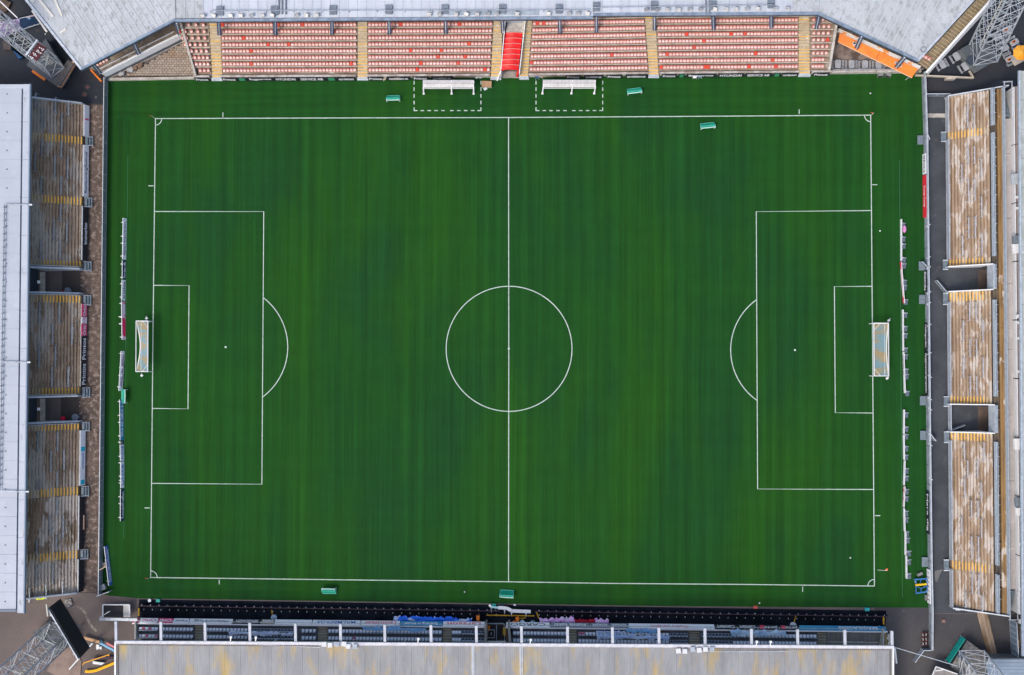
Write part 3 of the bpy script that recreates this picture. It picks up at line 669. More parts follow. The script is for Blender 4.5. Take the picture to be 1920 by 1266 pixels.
# ================================================================== WEST STAND
tread_w = M('west_treads', (0.39, 0.285, 0.20), (0.26, 0.185, 0.125), .35, (2.5, .7, 1), thr=(.38, .62), c3=(0.45, 0.40, 0.335), scale3=.22, st3=(2.4, .6, 1), thr3=(.575, .60), detail=10, bias=(0, -64, -69.5, .14), fine=.16, fscale=5, fst=(3, .5, 1))
tread_w2 = M('west_treads_pale', (0.34, 0.235, 0.15), (0.2, 0.135, 0.08), .4, (2.5, .5, 1), thr=(.38, .62), c3=(0.60, 0.52, 0.43), scale3=.2, st3=(2.4, .8, 1), thr3=(.475, .51), detail=10, fine=.16, fscale=5, fst=(3, .5, 1))
west = thing('west_terrace', P(110, 650, 0), 'standing terrace on the left with brown stepped boards and a flat white roof', 'grandstand', 'standing terraces behind the goals')
WZ0, WZ1, NWS = 1.1, 5.1, 16
WFL, WFR, WBL, WBR = P(154.5, 195, WZ0), P(143.5, 1110, WZ0), P(57, 184, WZ1), P(44.5, 1122, WZ1)
def QW(a, b):
    f = lerp(WFL, WFR, a); k = lerp(WBL, WBR, a); return lerp(f, k, b)
def aW(v): return (v - 195) / (1110 - 195)
WS = [(256.5, 272), (371, 387), (491, 507), (554, 571), (728, 744.5), (792.5, 808), (913, 930), (1031.5, 1048)]
WT = [(507, 553), (744.5, 792)]
segs = [(195, 256), (256, 387), (387, 507), (553, 650), (650, 744.5), (792, 930), (930, 1048), (1048, 1110)]
for i in range(NWS + 3):
    zt = WZ0 + (WZ1 - WZ0) * i / NWS; b0, b1 = i / NWS, (i + 1) / NWS - .006
    ss = list(segs)
    if i >= NWS - 1: ss += [(507.3, 552.7), (744.8, 791.7)]
    for s0, s1 in ss:
        m = MB(); stepbox(m, QW(aW(s0 + .15), b0), QW(aW(s1 - .15), b0), QW(aW(s0 + .15), b1), QW(aW(s1 - .15), b1), zt, max(0, zt - 1.2) if i >= NWS - 1 else 0)
        m.build('terrace_step', tread_w2 if s0 > 900 else tread_w, west)
        m = MB(); e0 = b0 - .003
        stepbox(m, QW(aW(s0 + .3), e0), QW(aW(s1 - .3), e0), QW(aW(s0 + .3), b0 + .008), QW(aW(s1 - .3), b0 + .008), zt + .015, zt - .06)
        m.build('step_edge', M('weathered_edge', (0.46, 0.39, 0.30), (0.16, 0.11, 0.07), .8, thr=(.42, .56), fine=.2), west)
    for s0, s1 in WS:
        if i < NWS + 1:
            a0, a1 = aW(s0 + 1), aW(s1 - 1); m = MB()
            stepbox(m, QW(a0, b0 - .004), QW(a1, b0 - .004), QW(a0, b0 + .024), QW(a1, b0 + .024), zt + .03, zt - .08)
            m.build('nosing', yellow if i < NWS - 4 else yellow_old, west)
# landings
for s0, s1 in WS:
    v0, v1 = s0 + 1, s1 - .5; x = 160.5 - (s0 - 195) * .0115
    for k in range(3):
        z = .9 - .28 * k; xa, xb = x + k * 5, x + (k + 1) * 5 - .3
        MB().pprism([(xa, v1 + 1), (xb, v1 + 1), (xb, v0), (xa, v0)], z - .08, z).build('metal_tread', grating, west)
    for v in (v0 - 1.2, v1 + 1):
        m = MB(); m.bar(P(x, v, 1.9), P(x + 14, v + (1.5 if v < 688 else -1) * .6, 1.2), .07); m.bar(P(x + 14, v, 1.2), P(x + 14, v, .0), .07); m.bar(P(x, v, 1.9), P(x, v, .9), .07)
        m.build('handrail', lgrey, west)
# vomitory walls
for t0, t1 in WT:
    for v, out in ((t0, -1), (t1, 1)):
        a = aW(v)
        f = P(163 - (v - 195) * .0115, v + (1.5 if out < 0 else 0), 0); bk = QW(a, .93)
        m = MB(); dv = Vector((0, .12 * out, 0))
        q = [Vector((f.x, bk.y * 0 + QW(a, 0).y, 0)), Vector((bk.x, bk.y, 0))]
        m.hexa([q[0] - dv, q[1] - dv, q[1] + dv, q[0] + dv], [q[0] - dv + Vector((0, 0, 2.0)), q[1] - dv + Vector((0, 0, 6.0)), q[1] + dv + Vector((0, 0, 6.0)), q[0] + dv + Vector((0, 0, 2.0))])
        m.build('tunnel_wall', lgrey, west)
        m = MB(); off = Vector((0, -dv.y * 2.2, 0))
        m.hexa([q[0] + off - dv * .3, q[1] + off - dv * .3, q[1] + off + dv * .3, q[0] + off + dv * .3], [p + off + Vector((0, 0, h)) for p, h in ((q[0] - dv * .3, 2.5), (q[1] - dv * .3, 6.6), (q[1] + dv * .3, 6.6), (q[0] + dv * .3, 2.5))])
        m.build('tunnel_rail', grey_m, west)
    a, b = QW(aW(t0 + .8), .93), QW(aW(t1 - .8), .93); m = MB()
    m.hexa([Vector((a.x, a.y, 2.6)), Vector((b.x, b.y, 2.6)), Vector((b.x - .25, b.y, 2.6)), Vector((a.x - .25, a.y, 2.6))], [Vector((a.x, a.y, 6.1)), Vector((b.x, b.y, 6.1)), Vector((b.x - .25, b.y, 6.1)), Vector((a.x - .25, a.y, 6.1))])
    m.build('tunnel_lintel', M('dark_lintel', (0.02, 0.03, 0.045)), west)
    m = MB()
    for k in range(9): m.bar(lerp(a, b, (k + .5) / 9) + Vector((-.45, 0, 0)) + Vector((0, 0, 5.2 - a.z)), lerp(a, b, (k + .5) / 9) + Vector((-.45, 0, 6.2 - a.z)), .05)
    for z in (5.6, 6.2): m.bar(Vector((a.x - .45, a.y, z)), Vector((b.x - .45, b.y, z)), .07)
    m.build('guard_rail', grey_m, west)
    MB().pprism([(75, t1 - 3), (84, t1 - 3), (84, t0 + 3), (75, t0 + 3)], -.02, .25).build('tunnel_sill', concrete_l, west)
    MB().box(P(72.5, (t0 + t1) / 2 - 1, 5.0), (.3, .4, .3)).build('tunnel_lamp', white, west)
# parapets at the ends and back of the front wall
def parapet(p0, p1, z0, z1, th, mat, parent, name='end_parapet'):
    d = Vector((p1.x - p0.x, p1.y - p0.y, 0)).normalized(); nn = Vector((-d.y, d.x, 0)) * th / 2
    q = [p0 + nn, p1 + nn, p1 - nn, p0 - nn]
    return MB().hexa([Vector((p.x, p.y, 0)) for p in q], [Vector((p.x, p.y, h)) for p, h in zip(q, (z0, z1, z1, z0))]).build(name, mat, parent)
parapet(P(155, 194, 1.6), P(50, 181.5, 5.9), 1.9, 6.1, .2, lgrey, west)
parapet(P(144.5, 1112, 1.6), P(40, 1124, 5.9), 1.9, 6.1, .2, lgrey, west)
m = MB()
for s0, s1 in ((196, 256), (273, 370), (388, 490), (572, 727), (809, 912), (931, 1031), (1049, 1110)):
    a, b = lerp(WFL, WFR, aW(s0)), lerp(WFL, WFR, aW(s1))
    a = Vector((a.x + .17, a.y, 0)); b = Vector((b.x + .17, b.y, 0))
    q = [a, b, b + Vector((.18, 0, 0)), a + Vector((.18, 0, 0))]
    MB().hexa(q, [p + Vector((0, 0, 1.35)) for p in q]).build('front_wall', lgrey if s0 > 380 and s0 < 500 or s0 > 900 else concrete_l, west)
# crush barriers
def barrier(parent, q0, q1, z, wdt=.42, mat=grey_m):
    m = MB(); h = 1.0; n = 4
    for off in (Vector((0, 0, 0)), Vector((-wdt, 0, 0)) if q0.x < 0 else Vector((wdt, 0, 0))):
        hh = h if off.length == 0 else .3
        m.bar(q0 + off + Vector((0, 0, hh)), q1 + off + Vector((0, 0, hh)), .085)
    for k in range(n):
        p = lerp(q0, q1, k / (n - 1)); off = Vector((-wdt, 0, 0)) if q0.x < 0 else Vector((wdt, 0, 0))
        m.bar(p, p + Vector((0, 0, h)), .07); m.bar(p + Vector((0, 0, h)), p + off + Vector((0, 0, .02)), .06)
    return m.build('crush_barrier', mat, parent)
WB = [(72, 186, 214), (109, 190, 218), (133, 194, 221), (84, 216, 248), (120, 220, 252), (120, 268, 300), (84, 270, 300), (107, 297, 338), (130, 299, 340), (71, 296, 330), (118, 337, 369), (82, 340, 369),
      (118, 387, 420), (105, 418, 457), (129, 419, 458), (117, 457, 490), (80, 455, 489), (115, 571, 608), (79, 571, 608), (102, 609, 648), (138, 610, 648), (113, 650, 689), (78, 650, 689), (102, 690, 727), (136, 690, 727),
      (112, 810, 845), (76, 810, 847), (99, 845, 883), (124, 844, 881), (111, 883, 912), (76, 900, 915), (111, 931, 965), (98, 965, 998), (123, 965, 1006), (110, 1002, 1030), (76, 1006, 1031), (108, 1054, 1090), (95, 1088, 1115), (120, 1086, 1112), (73, 1054, 1090), (58, 1090, 1118)]
def u_to_b(u, v):   # how far up the terrace a pixel lies
    lo, hi = 0.0, 1.0
    best = min(range(NWS), key=lambda i: abs(proj_u(QW(aW(v), (i + .5) / NWS), WZ0 + (WZ1 - WZ0) * i / NWS) - u)); return best
RMi = RM.inverted()
def proj_u(p, z):
    d = RMi @ (Vector((p.x, p.y, z)) - CAM); return 960 + FPX * d.x / -d.z
for u, v0, v1 in WB:
    i = u_to_b(u, (v0 + v1) / 2); z = WZ0 + (WZ1 - WZ0) * i / NWS
    barrier(west, *[Vector((p.x, p.y, z)) for p in (QW(aW(v0), (i + .5) / NWS), QW(aW(v1), (i + .5) / NWS))], z)
for v in (331, 650, 716, 835, 1021):   # transverse cracks and rails
    m = MB()
    a, b = QW(aW(v), .05), QW(aW(v), .5)
# roof
WRZ = 9.5
nP = 28
for i in range(nP):
    t0, t1 = i / nP, (i + 1) / nP
    f = lambda xt, xb, t: lerp(xt, xb, t); vv = lambda t: lerp(159, 1146, t)
    pts = [(-190, vv(t1) - .3), (lerp(40.5, 29.5, t1), vv(t1) - .3), (lerp(40.5, 29.5, t0), vv(t0) + (.3 if i else 7)), (-190, vv(t0) + .3)]
    MB().pprism(pts, WRZ - .3, WRZ + (.01 if i % 2 else 0)).build('roof_panel', roofW, west)
    if i: MB().bar(P(-190, vv(t0), WRZ + .02), P(lerp(40, 29, t0), vv(t0), WRZ + .02), .06, .05).build('roof_seam', M('roof_seam_grey', (0.42, 0.47, 0.54)), west)
    x = lerp(13, 9, t0); MB().box(P(x, (vv(t0) + vv(t1)) / 2, WRZ + .06), (.14, .14, .12)).build('roof_vent', hatch, west)
MB().pprism([(29, 1147), (33, 1147), (44.5, 165), (40.5, 165)], WRZ - .7, WRZ - .28).build('gutter', M('dark_gutter', (0.13, 0.17, 0.23), rough=.5), west)
MB().pprism([(-190, 1147.5), (29.5, 1147.5), (29.5, 1143), (-190, 1143)], WRZ + .02, WRZ + .12).build('roof_kerb', MATS['dark_gutter'], west)
roofE = M('lichen_sheet', (0.46, 0.50, 0.56), (0.42, 0.46, 0.52), .4, c3=(0.27, 0.28, 0.29), scale3=1.3, st3=(1.5, .5, 1), thr3=(.60, .72), fine=.05, rough=.5)
for i in range(14):
    t0, t1 = i / 14, (i + 1) / 14 - .0004
    MB().pprism([(lerp(43.5, 32.5, t1), lerp(158, 1150, t1)), (lerp(57, 45.5, t1), lerp(158, 1150, t1)), (lerp(57, 45.5, t0), lerp(158, 1150, t0)), (lerp(43.5, 32.5, t0), lerp(158, 1150, t0))], WRZ - .4, WRZ + .06).build('edge_panel', roofE, west)
MB().pprism([(-190, 166), (44, 166), (44, 158.3), (-190, 158.3)], WRZ - .3, WRZ + .07).build('edge_panel', roofE, west)
MB().bar(P(57.6, 158, WRZ - .15), P(46.1, 1150, WRZ - .15), .16, .5).build('fascia', M('slate_fascia', (0.2, 0.26, 0.34)), west)
for v in (383, 678.5, 921):
    m = MB().bar(P(0 if v > 400 else 8, v, WRZ + .35), P(60 - (v - 158) * .0115, v + 1, WRZ + .35), .11); m.bar(P(30, v, WRZ), P(30, v, WRZ + .35), .08); m.build('cable_boom', grey_m, west)
    MB().box(P(60 - (v - 158) * .0115, v + 1, WRZ + .3), (.45, .2, .2)).build('boom_lamp', white, west)
m = MB().bar(P(8.5, 383, WRZ + .35), P(3.5, 678, WRZ + .35), .1).bar(P(3.5, 678, WRZ + .35), P(0, 921, WRZ + .35), .1)
k = 389
while k < 920: m.box(P(8.6 - (k - 383) * .0162, k, WRZ + .3), (.3, .16, .2)); k += 12.4
m.build('cable_tray', hatch, west)
# boards on the west wall (lettering climbs towards the top of the picture)
def wboard(v0, v1, mat, tx, ink, lb, **kw):
    a = lerp(WFL, WFR, aW(v1)); b = lerp(WFL, WFR, aW(v0)); sh = Vector((.37, 0, 0))
    return wall_board(a + sh, b + sh, 0.45, 1.4, mat, tx, ink, lb, (1, 0, 0), lean=.36, **kw)
wboard(197, 256, ad_white, '', ink_r, 'plain white board with one small red mark at the top end of the west wall', extra=[(.52, .57, ad_pink)])
wboard(273, 370, ad_white, 'Restaurangfestival', ink_d, 'white board with long dark lettering on the west wall below the plain white board', fit=.8)
wboard(389, 490, ad_dark, 'krusmarken', ink_w, 'black board with white lettering on the west wall above the upper tunnel', fit=.4, shift=.3)
wboard(572, 596, ad_pink, 'Ortic', ink_w, 'uppermost of three rounded pink signs on the west wall', fit=.8, extra=None)
wboard(597, 609, ad_white, 'Oj', ad_pink, 'short white sign with pink letters between the pink signs on the west wall')
wboard(610, 632, ad_pink, 'Ortic', ink_w, 'lowest pink sign on the west wall just above the black Printos boards')
wboard(633, 680, ad_dark, 'Printos', ink_w, 'upper black board reading Printos in big white letters on the west wall', tsize=.72)
wboard(681, 727, ad_dark, 'Printos', ink_w, 'lower black board reading Printos in big white letters on the west wall', tsize=.72)
wboard(809, 912, ad_white, 'nerikesmedia', ink_b, 'white board with turquoise badges on the west wall below the lower tunnel', fit=.3, shift=.3, extra=[(.02, .1, ad_cyan), (.62, .7, ad_cyan)], tsize=.4)
wboard(931, 1030, ad_dark, '', ink_w, 'long blank black board on the west wall behind the wooden bench')
wboard(1049, 1110, ad_dark, '', ink_w, 'blank black board at the lower end of the west wall')
# bench by the west wall
bn = thing('wooden_bench', P(154, 980, 0), 'narrow pinkish wooden table standing on the brown paving by the black west wall board', 'table')
woodp = M('pinkish_wood', (0.38, 0.25, 0.2), (0.28, 0.18, 0.14), 2, (4, .5, 1))
for k in range(3): MB().pprism([(151 + k * 2.4, 993.5), (153.2 + k * 2.4, 993.5), (153.4 + k * 2.4, 966), (151.2 + k * 2.4, 966)], .68, .74).build('plank', woodp, bn)
for v in (970, 990): MB().bar(P(152, v, .66), P(152, v, 0), .07).bar(P(157, v, .66), P(157, v, 0), .07).build('leg', woodp, bn)
def bucket(name, u, v, r, h, mat, label, cat, hnd=True):
    o = thing(name, P(u, v, 0), label, cat); m = MB(); c = P(u, v, 0); n = 12
    lo = [c + Vector((r * .8 * math.cos(i * 2 * math.pi / n), r * .8 * math.sin(i * 2 * math.pi / n), 0)) for i in range(n)]
    hi = [c + Vector((r * math.cos(i * 2 * math.pi / n), r * math.sin(i * 2 * math.pi / n), h)) for i in range(n)]
    m.add(lo + hi, [tuple(range(n - 1, -1, -1))] + [(i, (i + 1) % n, (i + 1) % n + n, i + n) for i in range(n)])
    m.build('drum', mat, o)
    m = MB(); hi2 = [p + (p - c - Vector((0, 0, h))) * .12 for p in hi]
    m.prism(hi2, h, h + .06); m.prism([c + (p - c) * .3 for p in hi], h + .062, h + .11); m.build('lid', mat, o); return o
binm = M('grey_bin_plastic', (0.2, 0.23, 0.27), fine=.15); bucket('red_bucket', 121, 549.5, .3, .4, M('red_plastic', (0.4, 0.03, 0.04)), 'dull red tub by the wall inside the upper west tunnel', 'tub')
bucket('litter_bin', 131, 545.5, .42, .8, binm, 'blue grey bin inside the upper west tunnel beside the dull red tub', 'bin')
bucket('red_bucket', 120.5, 784.5, .32, .45, M('bright_red_plastic', (0.7, 0.01, 0.06)), 'bright red tub by the wall inside the lower west tunnel', 'tub')
bucket('litter_bin', 145, 782, .45, .8, binm, 'round grey bin inside the lower west tunnel near its mouth', 'bin')

# --- fence between the west walkway and the turf
def fence(name, B0, B1, h, n, label, cat='fence', pm=None, tilt=None, post=True, rail=.1):
    r = thing(name, B0, label, cat); d = (B1 - B0).normalized(); nn = Vector((-d.y, d.x, 0)) * .03
    for k in range(n):
        a, b = lerp(B0, B1, k / n) + d * .05, lerp(B0, B1, (k + 1) / n) - d * .05
        q = [a - nn, b - nn, b + nn, a + nn]
        MB().hexa([p + Vector((0, 0, .06)) for p in q], [p + Vector((0, 0, h - .06)) for p in q]).build('panel', pm, r)
        p = lerp(B0, B1, k / n); MB().bar(p, p + Vector((0, 0, h + .02)), .09).build('post', lgrey, r)
    MB().bar(B1, B1 + Vector((0, 0, h + .02)), .09).build('post', lgrey, r)
    MB().bar(B0 + Vector((0, 0, h)), B1 + Vector((0, 0, h)), rail).build('top_rail', lgrey, r)
    MB().bar(B0 + Vector((0, 0, .04)), B1 + Vector((0, 0, .04)), rail).build('bottom_rail', lgrey, r); return r
panm = M('fence_panel', (0.19, 0.21, 0.23), (0.24, 0.26, 0.28), .6, rough=.4)
fence('pitch_fence', P(202, 150, 0), P(191.5, 1112, 0), 1.45, 32, 'long low panel fence between the turf and the brown west walkway', pm=panm)
fence('fence_gate', P(187.5, 1115, 0), P(210, 1107, 0), 1.2, 2, 'short panel gate swung onto the turf at the lower end of the west fence', 'gate', pm=panm)
tag(MB().bar(P(187, 1069, 1.3), P(200, 1061, 1.3), .1).bar(P(193, 1065, 1.3), P(193, 1065, 0), .06).build('barrier_pole', M('pale_orange_paint', (0.75, 0.55, 0.35))), 'pale orange pole sticking across the west fence above the tilted blue board', 'pole')

# ================================================================== EAST STAND
tread_e = M('east_planks', (0.39, 0.285, 0.195), (0.30, 0.215, 0.145), .45, (2.5, .6, 1), thr=(.38, .62), c3=(0.54, 0.48, 0.42), scale3=.5, st3=(3.2, .7, 1), thr3=(.525, .545), detail=10, fine=.13, fscale=4, fst=(3, .4, 1))
tread_e2 = M('east_upper_planks', (0.30, 0.18, 0.07), (0.2, 0.12, 0.05), .5, (3, .5, 1), c3=(0.58, 0.5, 0.42), scale3=.3, st3=(2, .8, 1), thr3=(.6, .65), fine=.15)
east = thing('east_terrace', P(1830, 650, 0), 'standing terrace on the right with tan planks and peeling white paint', 'grandstand', 'standing terraces behind the goals')
EZ0, EZ1, NE_ = 1.0, 4.4, 13
EFL, EFR, EBL, EBR = P(1777.5, 182, EZ0), P(1786, 1137, EZ0), P(1856, 168.5, EZ1), P(1866, 1148, EZ1)
def QE(a, b): return lerp(lerp(EFL, EFR, a), lerp(EBL, EBR, a), b)
def aE(v): return (v - 182) / (1137 - 182)
ES = [(249, 263.5), (489, 503.5), (551, 569), (745, 760), (811, 828), (1051, 1068)]
ETn = [(504, 549), (761, 811)]
segs = [(182, 263.5), (263.5, 400), (400, 504), (549, 660), (660, 761), (811, 930), (930, 1051), (1051, 1137)]
for i in range(NE_ + 5):
    up = i >= NE_
    zt = EZ0 + (EZ1 - EZ0) * i / NE_ if not up else (EZ1 + .15 if i < NE_ + 2 else EZ1 + .45)
    b0, b1 = i / NE_, (i + 1) / NE_ - .009
    if up: b0 += .02; b1 += .02
    ss = list(segs)
    if up and i > NE_ + 3: continue
    if up: ss = [(182, 400), (400, 620), (620, 860), (860, 1137)]
    for s0, s1 in ss:
        m = MB(); stepbox(m, QE(aE(s0 + .15), b0), QE(aE(s1 - .15), b0), QE(aE(s0 + .15), b1), QE(aE(s1 - .15), b1), zt + (.0 if i % 2 else .012), 0 if not up else zt - 1.0)
        m.build('terrace_step', (M('stained_walk', (0.13, 0.10, 0.07), (0.07, 0.06, 0.05), .8, fine=.2) if i < NE_ + 2 else tread_e2) if up else tread_e, east)
    for s0, s1 in ES:
        if i < NE_:
            a0, a1 = aE(s0 + .8), aE(s1 - .8); m = MB()
            stepbox(m, QE(a0, b0 + .004), QE(a1, b0 + .004), QE(a0, b0 + .034), QE(a1, b0 + .034), zt + .035, zt - .08)
            m.build('nosing', yellow if i < 11 else yellow_old, east)
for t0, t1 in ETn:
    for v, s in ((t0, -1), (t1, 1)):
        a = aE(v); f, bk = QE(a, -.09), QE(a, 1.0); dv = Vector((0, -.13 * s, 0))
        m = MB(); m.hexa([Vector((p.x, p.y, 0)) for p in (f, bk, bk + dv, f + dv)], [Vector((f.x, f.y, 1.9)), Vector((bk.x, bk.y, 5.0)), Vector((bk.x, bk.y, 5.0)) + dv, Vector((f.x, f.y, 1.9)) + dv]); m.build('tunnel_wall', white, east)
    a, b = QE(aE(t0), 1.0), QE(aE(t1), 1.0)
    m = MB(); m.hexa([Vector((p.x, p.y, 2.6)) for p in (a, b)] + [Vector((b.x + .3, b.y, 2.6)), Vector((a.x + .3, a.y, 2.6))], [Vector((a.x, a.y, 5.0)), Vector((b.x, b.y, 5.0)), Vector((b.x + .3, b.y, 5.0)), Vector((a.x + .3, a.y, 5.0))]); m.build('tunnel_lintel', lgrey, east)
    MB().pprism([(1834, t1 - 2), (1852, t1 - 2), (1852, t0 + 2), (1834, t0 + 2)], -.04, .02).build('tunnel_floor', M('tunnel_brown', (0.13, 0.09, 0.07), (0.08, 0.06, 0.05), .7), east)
parapet(P(1777, 180.5, 1.6), P(1892, 160, 5.2), 1.9, 5.2, .16, lgrey, east)
parapet(P(1786, 1140, 1.6), P(1893, 1156, 5.2), 1.9, 5.2, .16, lgrey, east)
# front railing, mid railing, upper railing in bays
def railing(parent, pts, h, zf, n, mat, infill, name='railing'):
    a, b = pts
    for k in range(n):
        p, q = lerp(a, b, k / n), lerp(a, b, (k + 1) / n); p = Vector((p.x, p.y, zf)); q = Vector((q.x, q.y, zf)); m = MB()
        m.bar(p + Vector((0, 0, h)), q + Vector((0, 0, h)), .1); m.bar(p + Vector((0, 0, .1)), q + Vector((0, 0, .1)), .08); m.bar(p, p + Vector((0, 0, h)), .08)
        if infill: 
            d = (q - p).normalized(); nn = Vector((-d.y, d.x, 0)) * .02
            m.hexa([x + Vector((0, 0, .15)) for x in (p - nn, q - nn, q + nn, p + nn)], [x + Vector((0, 0, h - .08)) for x in (p - nn, q - nn, q + nn, p + nn)])
        m.build(name, mat, parent)
cuts = [182, 249, 263, 489, 505, 551, 569, 745, 760, 811, 828, 1051, 1068, 1137]
for k in range(0, len(cuts), 2):
    if k == 4: continue
    v0, v1 = cuts[k], cuts[k + 1]
    if v1 - v0 > 25: railing(east, (QE(aE(v0), -.035), QE(aE(v1), -.035)), 1.3, .35, max(1, int((v1 - v0) / 30)), lgrey, True)
for v0, v1 in ((182, 249), (263, 489), (569, 745), (828, 1051), (1068, 1137), (504, 549), (761, 811)):
    railing(east, (QE(aE(v0), 1.015), QE(aE(v1), 1.015)), .9, EZ1, max(1, int((v1 - v0) / 18)), MATS.get('bluish_rail') or M('bluish_rail', (0.44, 0.52, 0.60), (0.34, 0.41, 0.48), 2, rough=.45), True)
    railing(east, (QE(aE(v0), 1.06), QE(aE(v1), 1.06)), .7, EZ1 + .1, max(1, int((v1 - v0) / 18)), MATS['bluish_rail'], False)
    n = int((v1 - v0) / 17.5)
    for k in range(n):
        a = aE(v0 + (k + .5) * 17.5); m = MB(); p = QE(a, 1.06); q = QE(a, 1.16); p.z = EZ1 + .9; q.z = EZ1 + .3; m.bar(p, q, .09); m.build('stay', lgrey, east)
railing(east, (QE(0, 1.31), QE(1, 1.31)), 1.0, EZ1 + .5, 52, MATS['bluish_rail'], True)
conc_e = M('concourse', (0.47, 0.44, 0.43), (0.40, 0.38, 0.37), .3, c3=(0.56, 0.54, 0.53), scale3=.6, thr3=(.55, .7), fine=.06, fscale=5)
def QEz(a, b, z): p = QE(a, b); return Vector((p.x, p.y, z))
for k in range(8):
    a0, a1 = k / 8 + .0003, (k + 1) / 8 - .0003
    if k == 0: a0 = .058
    if k == 7: a1 = .955
    m = MB(); stepbox(m, QE(a0, 1.34), QE(a1, 1.34), QE(a0, 1.575), QE(a1, 1.575), EZ1 + .3, EZ1 - .3); m.build('concourse_slab', conc_e, east)
slate = M('slate_steps', (0.12, 0.16, 0.20), (0.17, 0.21, 0.25), 1.5, fine=.15)
for (a0, a1) in ((-.012, .055), (.958, 1.012)):
    for k in range(9):
        t0, t1 = k / 9, (k + .93) / 9; q0, q1 = (lerp(a1, a0, t0), lerp(a1, a0, t1)) if a0 < .5 else (lerp(a0, a1, t0), lerp(a0, a1, t1))
        z = EZ1 + .25 - .28 * k; m = MB(); stepbox(m, QEz(q0, 1.36, z), QEz(q1, 1.36, z), QEz(q0, 1.56, z), QEz(q1, 1.56, z), z, z - .1); m.build('stair_tread', slate, east)
    m = MB(); e = a0 if a0 < .5 else a1
    m.bar(QEz(e, 1.34, EZ1 + .6), QEz(e, 1.57, EZ1 + .6), .12).bar(QEz(a0, 1.57, EZ1 + 1), QEz(a1, 1.57, EZ1 + 1), .12).bar(QEz(a0, 1.35, EZ1 + 1), QEz(a1, 1.35, EZ1 + 1), .12); m.build('stair_rail', lgrey, east)
for k in range(9):
    a0, a1 = k / 9 + .001, (k + 1) / 9 - .001; m = MB(); stepbox(m, QE(a0, 1.58), QE(a1, 1.58), QE(a0, 1.605), QE(a1, 1.605), EZ1 + 1.5, 0)
    m.build('rear_wall', white, east)
for k in range(9):
    a0, a1 = k / 9 + .001, (k + 1) / 9 - .001; m = MB(); stepbox(m, QE(a0, 1.63), QE(a1, 1.63), QE(a0, 1.68), QE(a1, 1.68), EZ1 + 1.8, 0)
    m.build('rear_wall', M('rear_grey', (0.3, 0.28, 0.27), (0.36, 0.27, 0.25), 1.2), east)
for v, mt, s in ((352, lgrey, 1), (462, hatch, .8), (478, white, .9), (830, white, 1), (935, hatch, .9), (950, white, .8), (600, white, .3)):
    p = QEz(aE(v), 1.58, EZ1 + 1.9); MB().box(p, (1.3 * s, 1.5 * s, .5), .1).build('service_box', mt, east)
for v in (385, 405, 612, 640, 700, 1010, 1090): MB().box(QEz(aE(v), 1.61, EZ1 + 1.9), (.3, .35, .3)).build('wall_lamp', white, east)
# barriers
EB = [(1809.5, 207, 245), (1821.5, 207, 245), (1810, 284, 314), (1822, 284, 314), (1797.5, 314, 347), (1834, 308, 343), (1811, 345, 383), (1823, 345, 383), (1836, 378, 415), (1811, 414, 452), (1823.5, 414, 452), (1835, 447, 485), (1798, 447, 483),
      (1813, 572, 605), (1825, 572, 605), (1801, 605, 645), (1836.5, 605, 645), (1813.5, 640, 672), (1825, 640, 672), (1801, 674, 711), (1837, 674, 711), (1814, 708, 743), (1826, 708, 743), (1801, 830, 863), (1838, 829, 863), (1813, 864, 895), (1827, 864, 895),
      (1802, 898, 932), (1838, 903, 937), (1815, 937, 968), (1828, 937, 968), (1802, 969, 1002), (1838, 970, 1003), (1815, 1003, 1044), (1828, 1003, 1044), (1816, 1072, 1107), (1829, 1072, 1107), (1805, 1107, 1134), (1840, 1109, 1138)]
for u, v0, v1 in EB:
    vm = (v0 + v1) / 2
    i = min(range(NE_), key=lambda i: abs(proj_u(QE(aE(vm), (i + .5) / NE_), EZ0 + (EZ1 - EZ0) * i / NE_) - u)); z = EZ0 + (EZ1 - EZ0) * i / NE_
    barrier(east, *[Vector((p.x, p.y, z)) for p in (QE(aE(v0), (i + .4) / NE_), QE(aE(v1), (i + .4) / NE_))], z, wdt=.3, mat=M('dull_barrier', (0.42, 0.42, 0.45), (0.55, 0.56, 0.6), 1.5))
# landings in front of the terrace and on the turf side of the walkway
for s0, s1 in ES:
    x = 1764.5 + (s0 - 250) * .0065 + (2 if 400 < s0 < 830 else 0)
    MB().pprism([(x, s1 + 1), (x + 9.5, s1 + 1), (x + 9.5, s0 - .5), (x, s0 - .5)], .5, .6).build('landing', grating, east)
    for v_ in (s0 - 1, s1 + 2): MB().bar(P(x, v_, 1.4), P(x + 10, v_, 1.7), .09).bar(P(x, v_, 1.4), P(x, v_, .55), .06).build('handrail', lgrey, east)
# east roof edge
ERZ = 8.5
roof_e = M('mossy_roof', (0.40, 0.43, 0.42), (0.31, 0.34, 0.31), .8, (2, .6, 1), c3=(0.5, 0.52, 0.53), scale3=1.2, thr3=(.55, .7), fine=.1)
for i in range(20):
    t0, t1 = i / 20, (i + 1) / 20 - .0005
    MB().pprism([(lerp(1911.5, 1918, t1), lerp(133, 1230, t1)), (2060, lerp(133, 1230, t1)), (2060, lerp(133, 1230, t0)), (lerp(1911.5, 1918, t0), lerp(133, 1230, t0))], ERZ - .3, ERZ).build('roof_panel', roof_e, east)
MB().bar(P(1910.6, 133, ERZ - .1), P(1917, 1230, ERZ - .1), .2, .45).build('gutter', MATS['bluish_rail'], east)

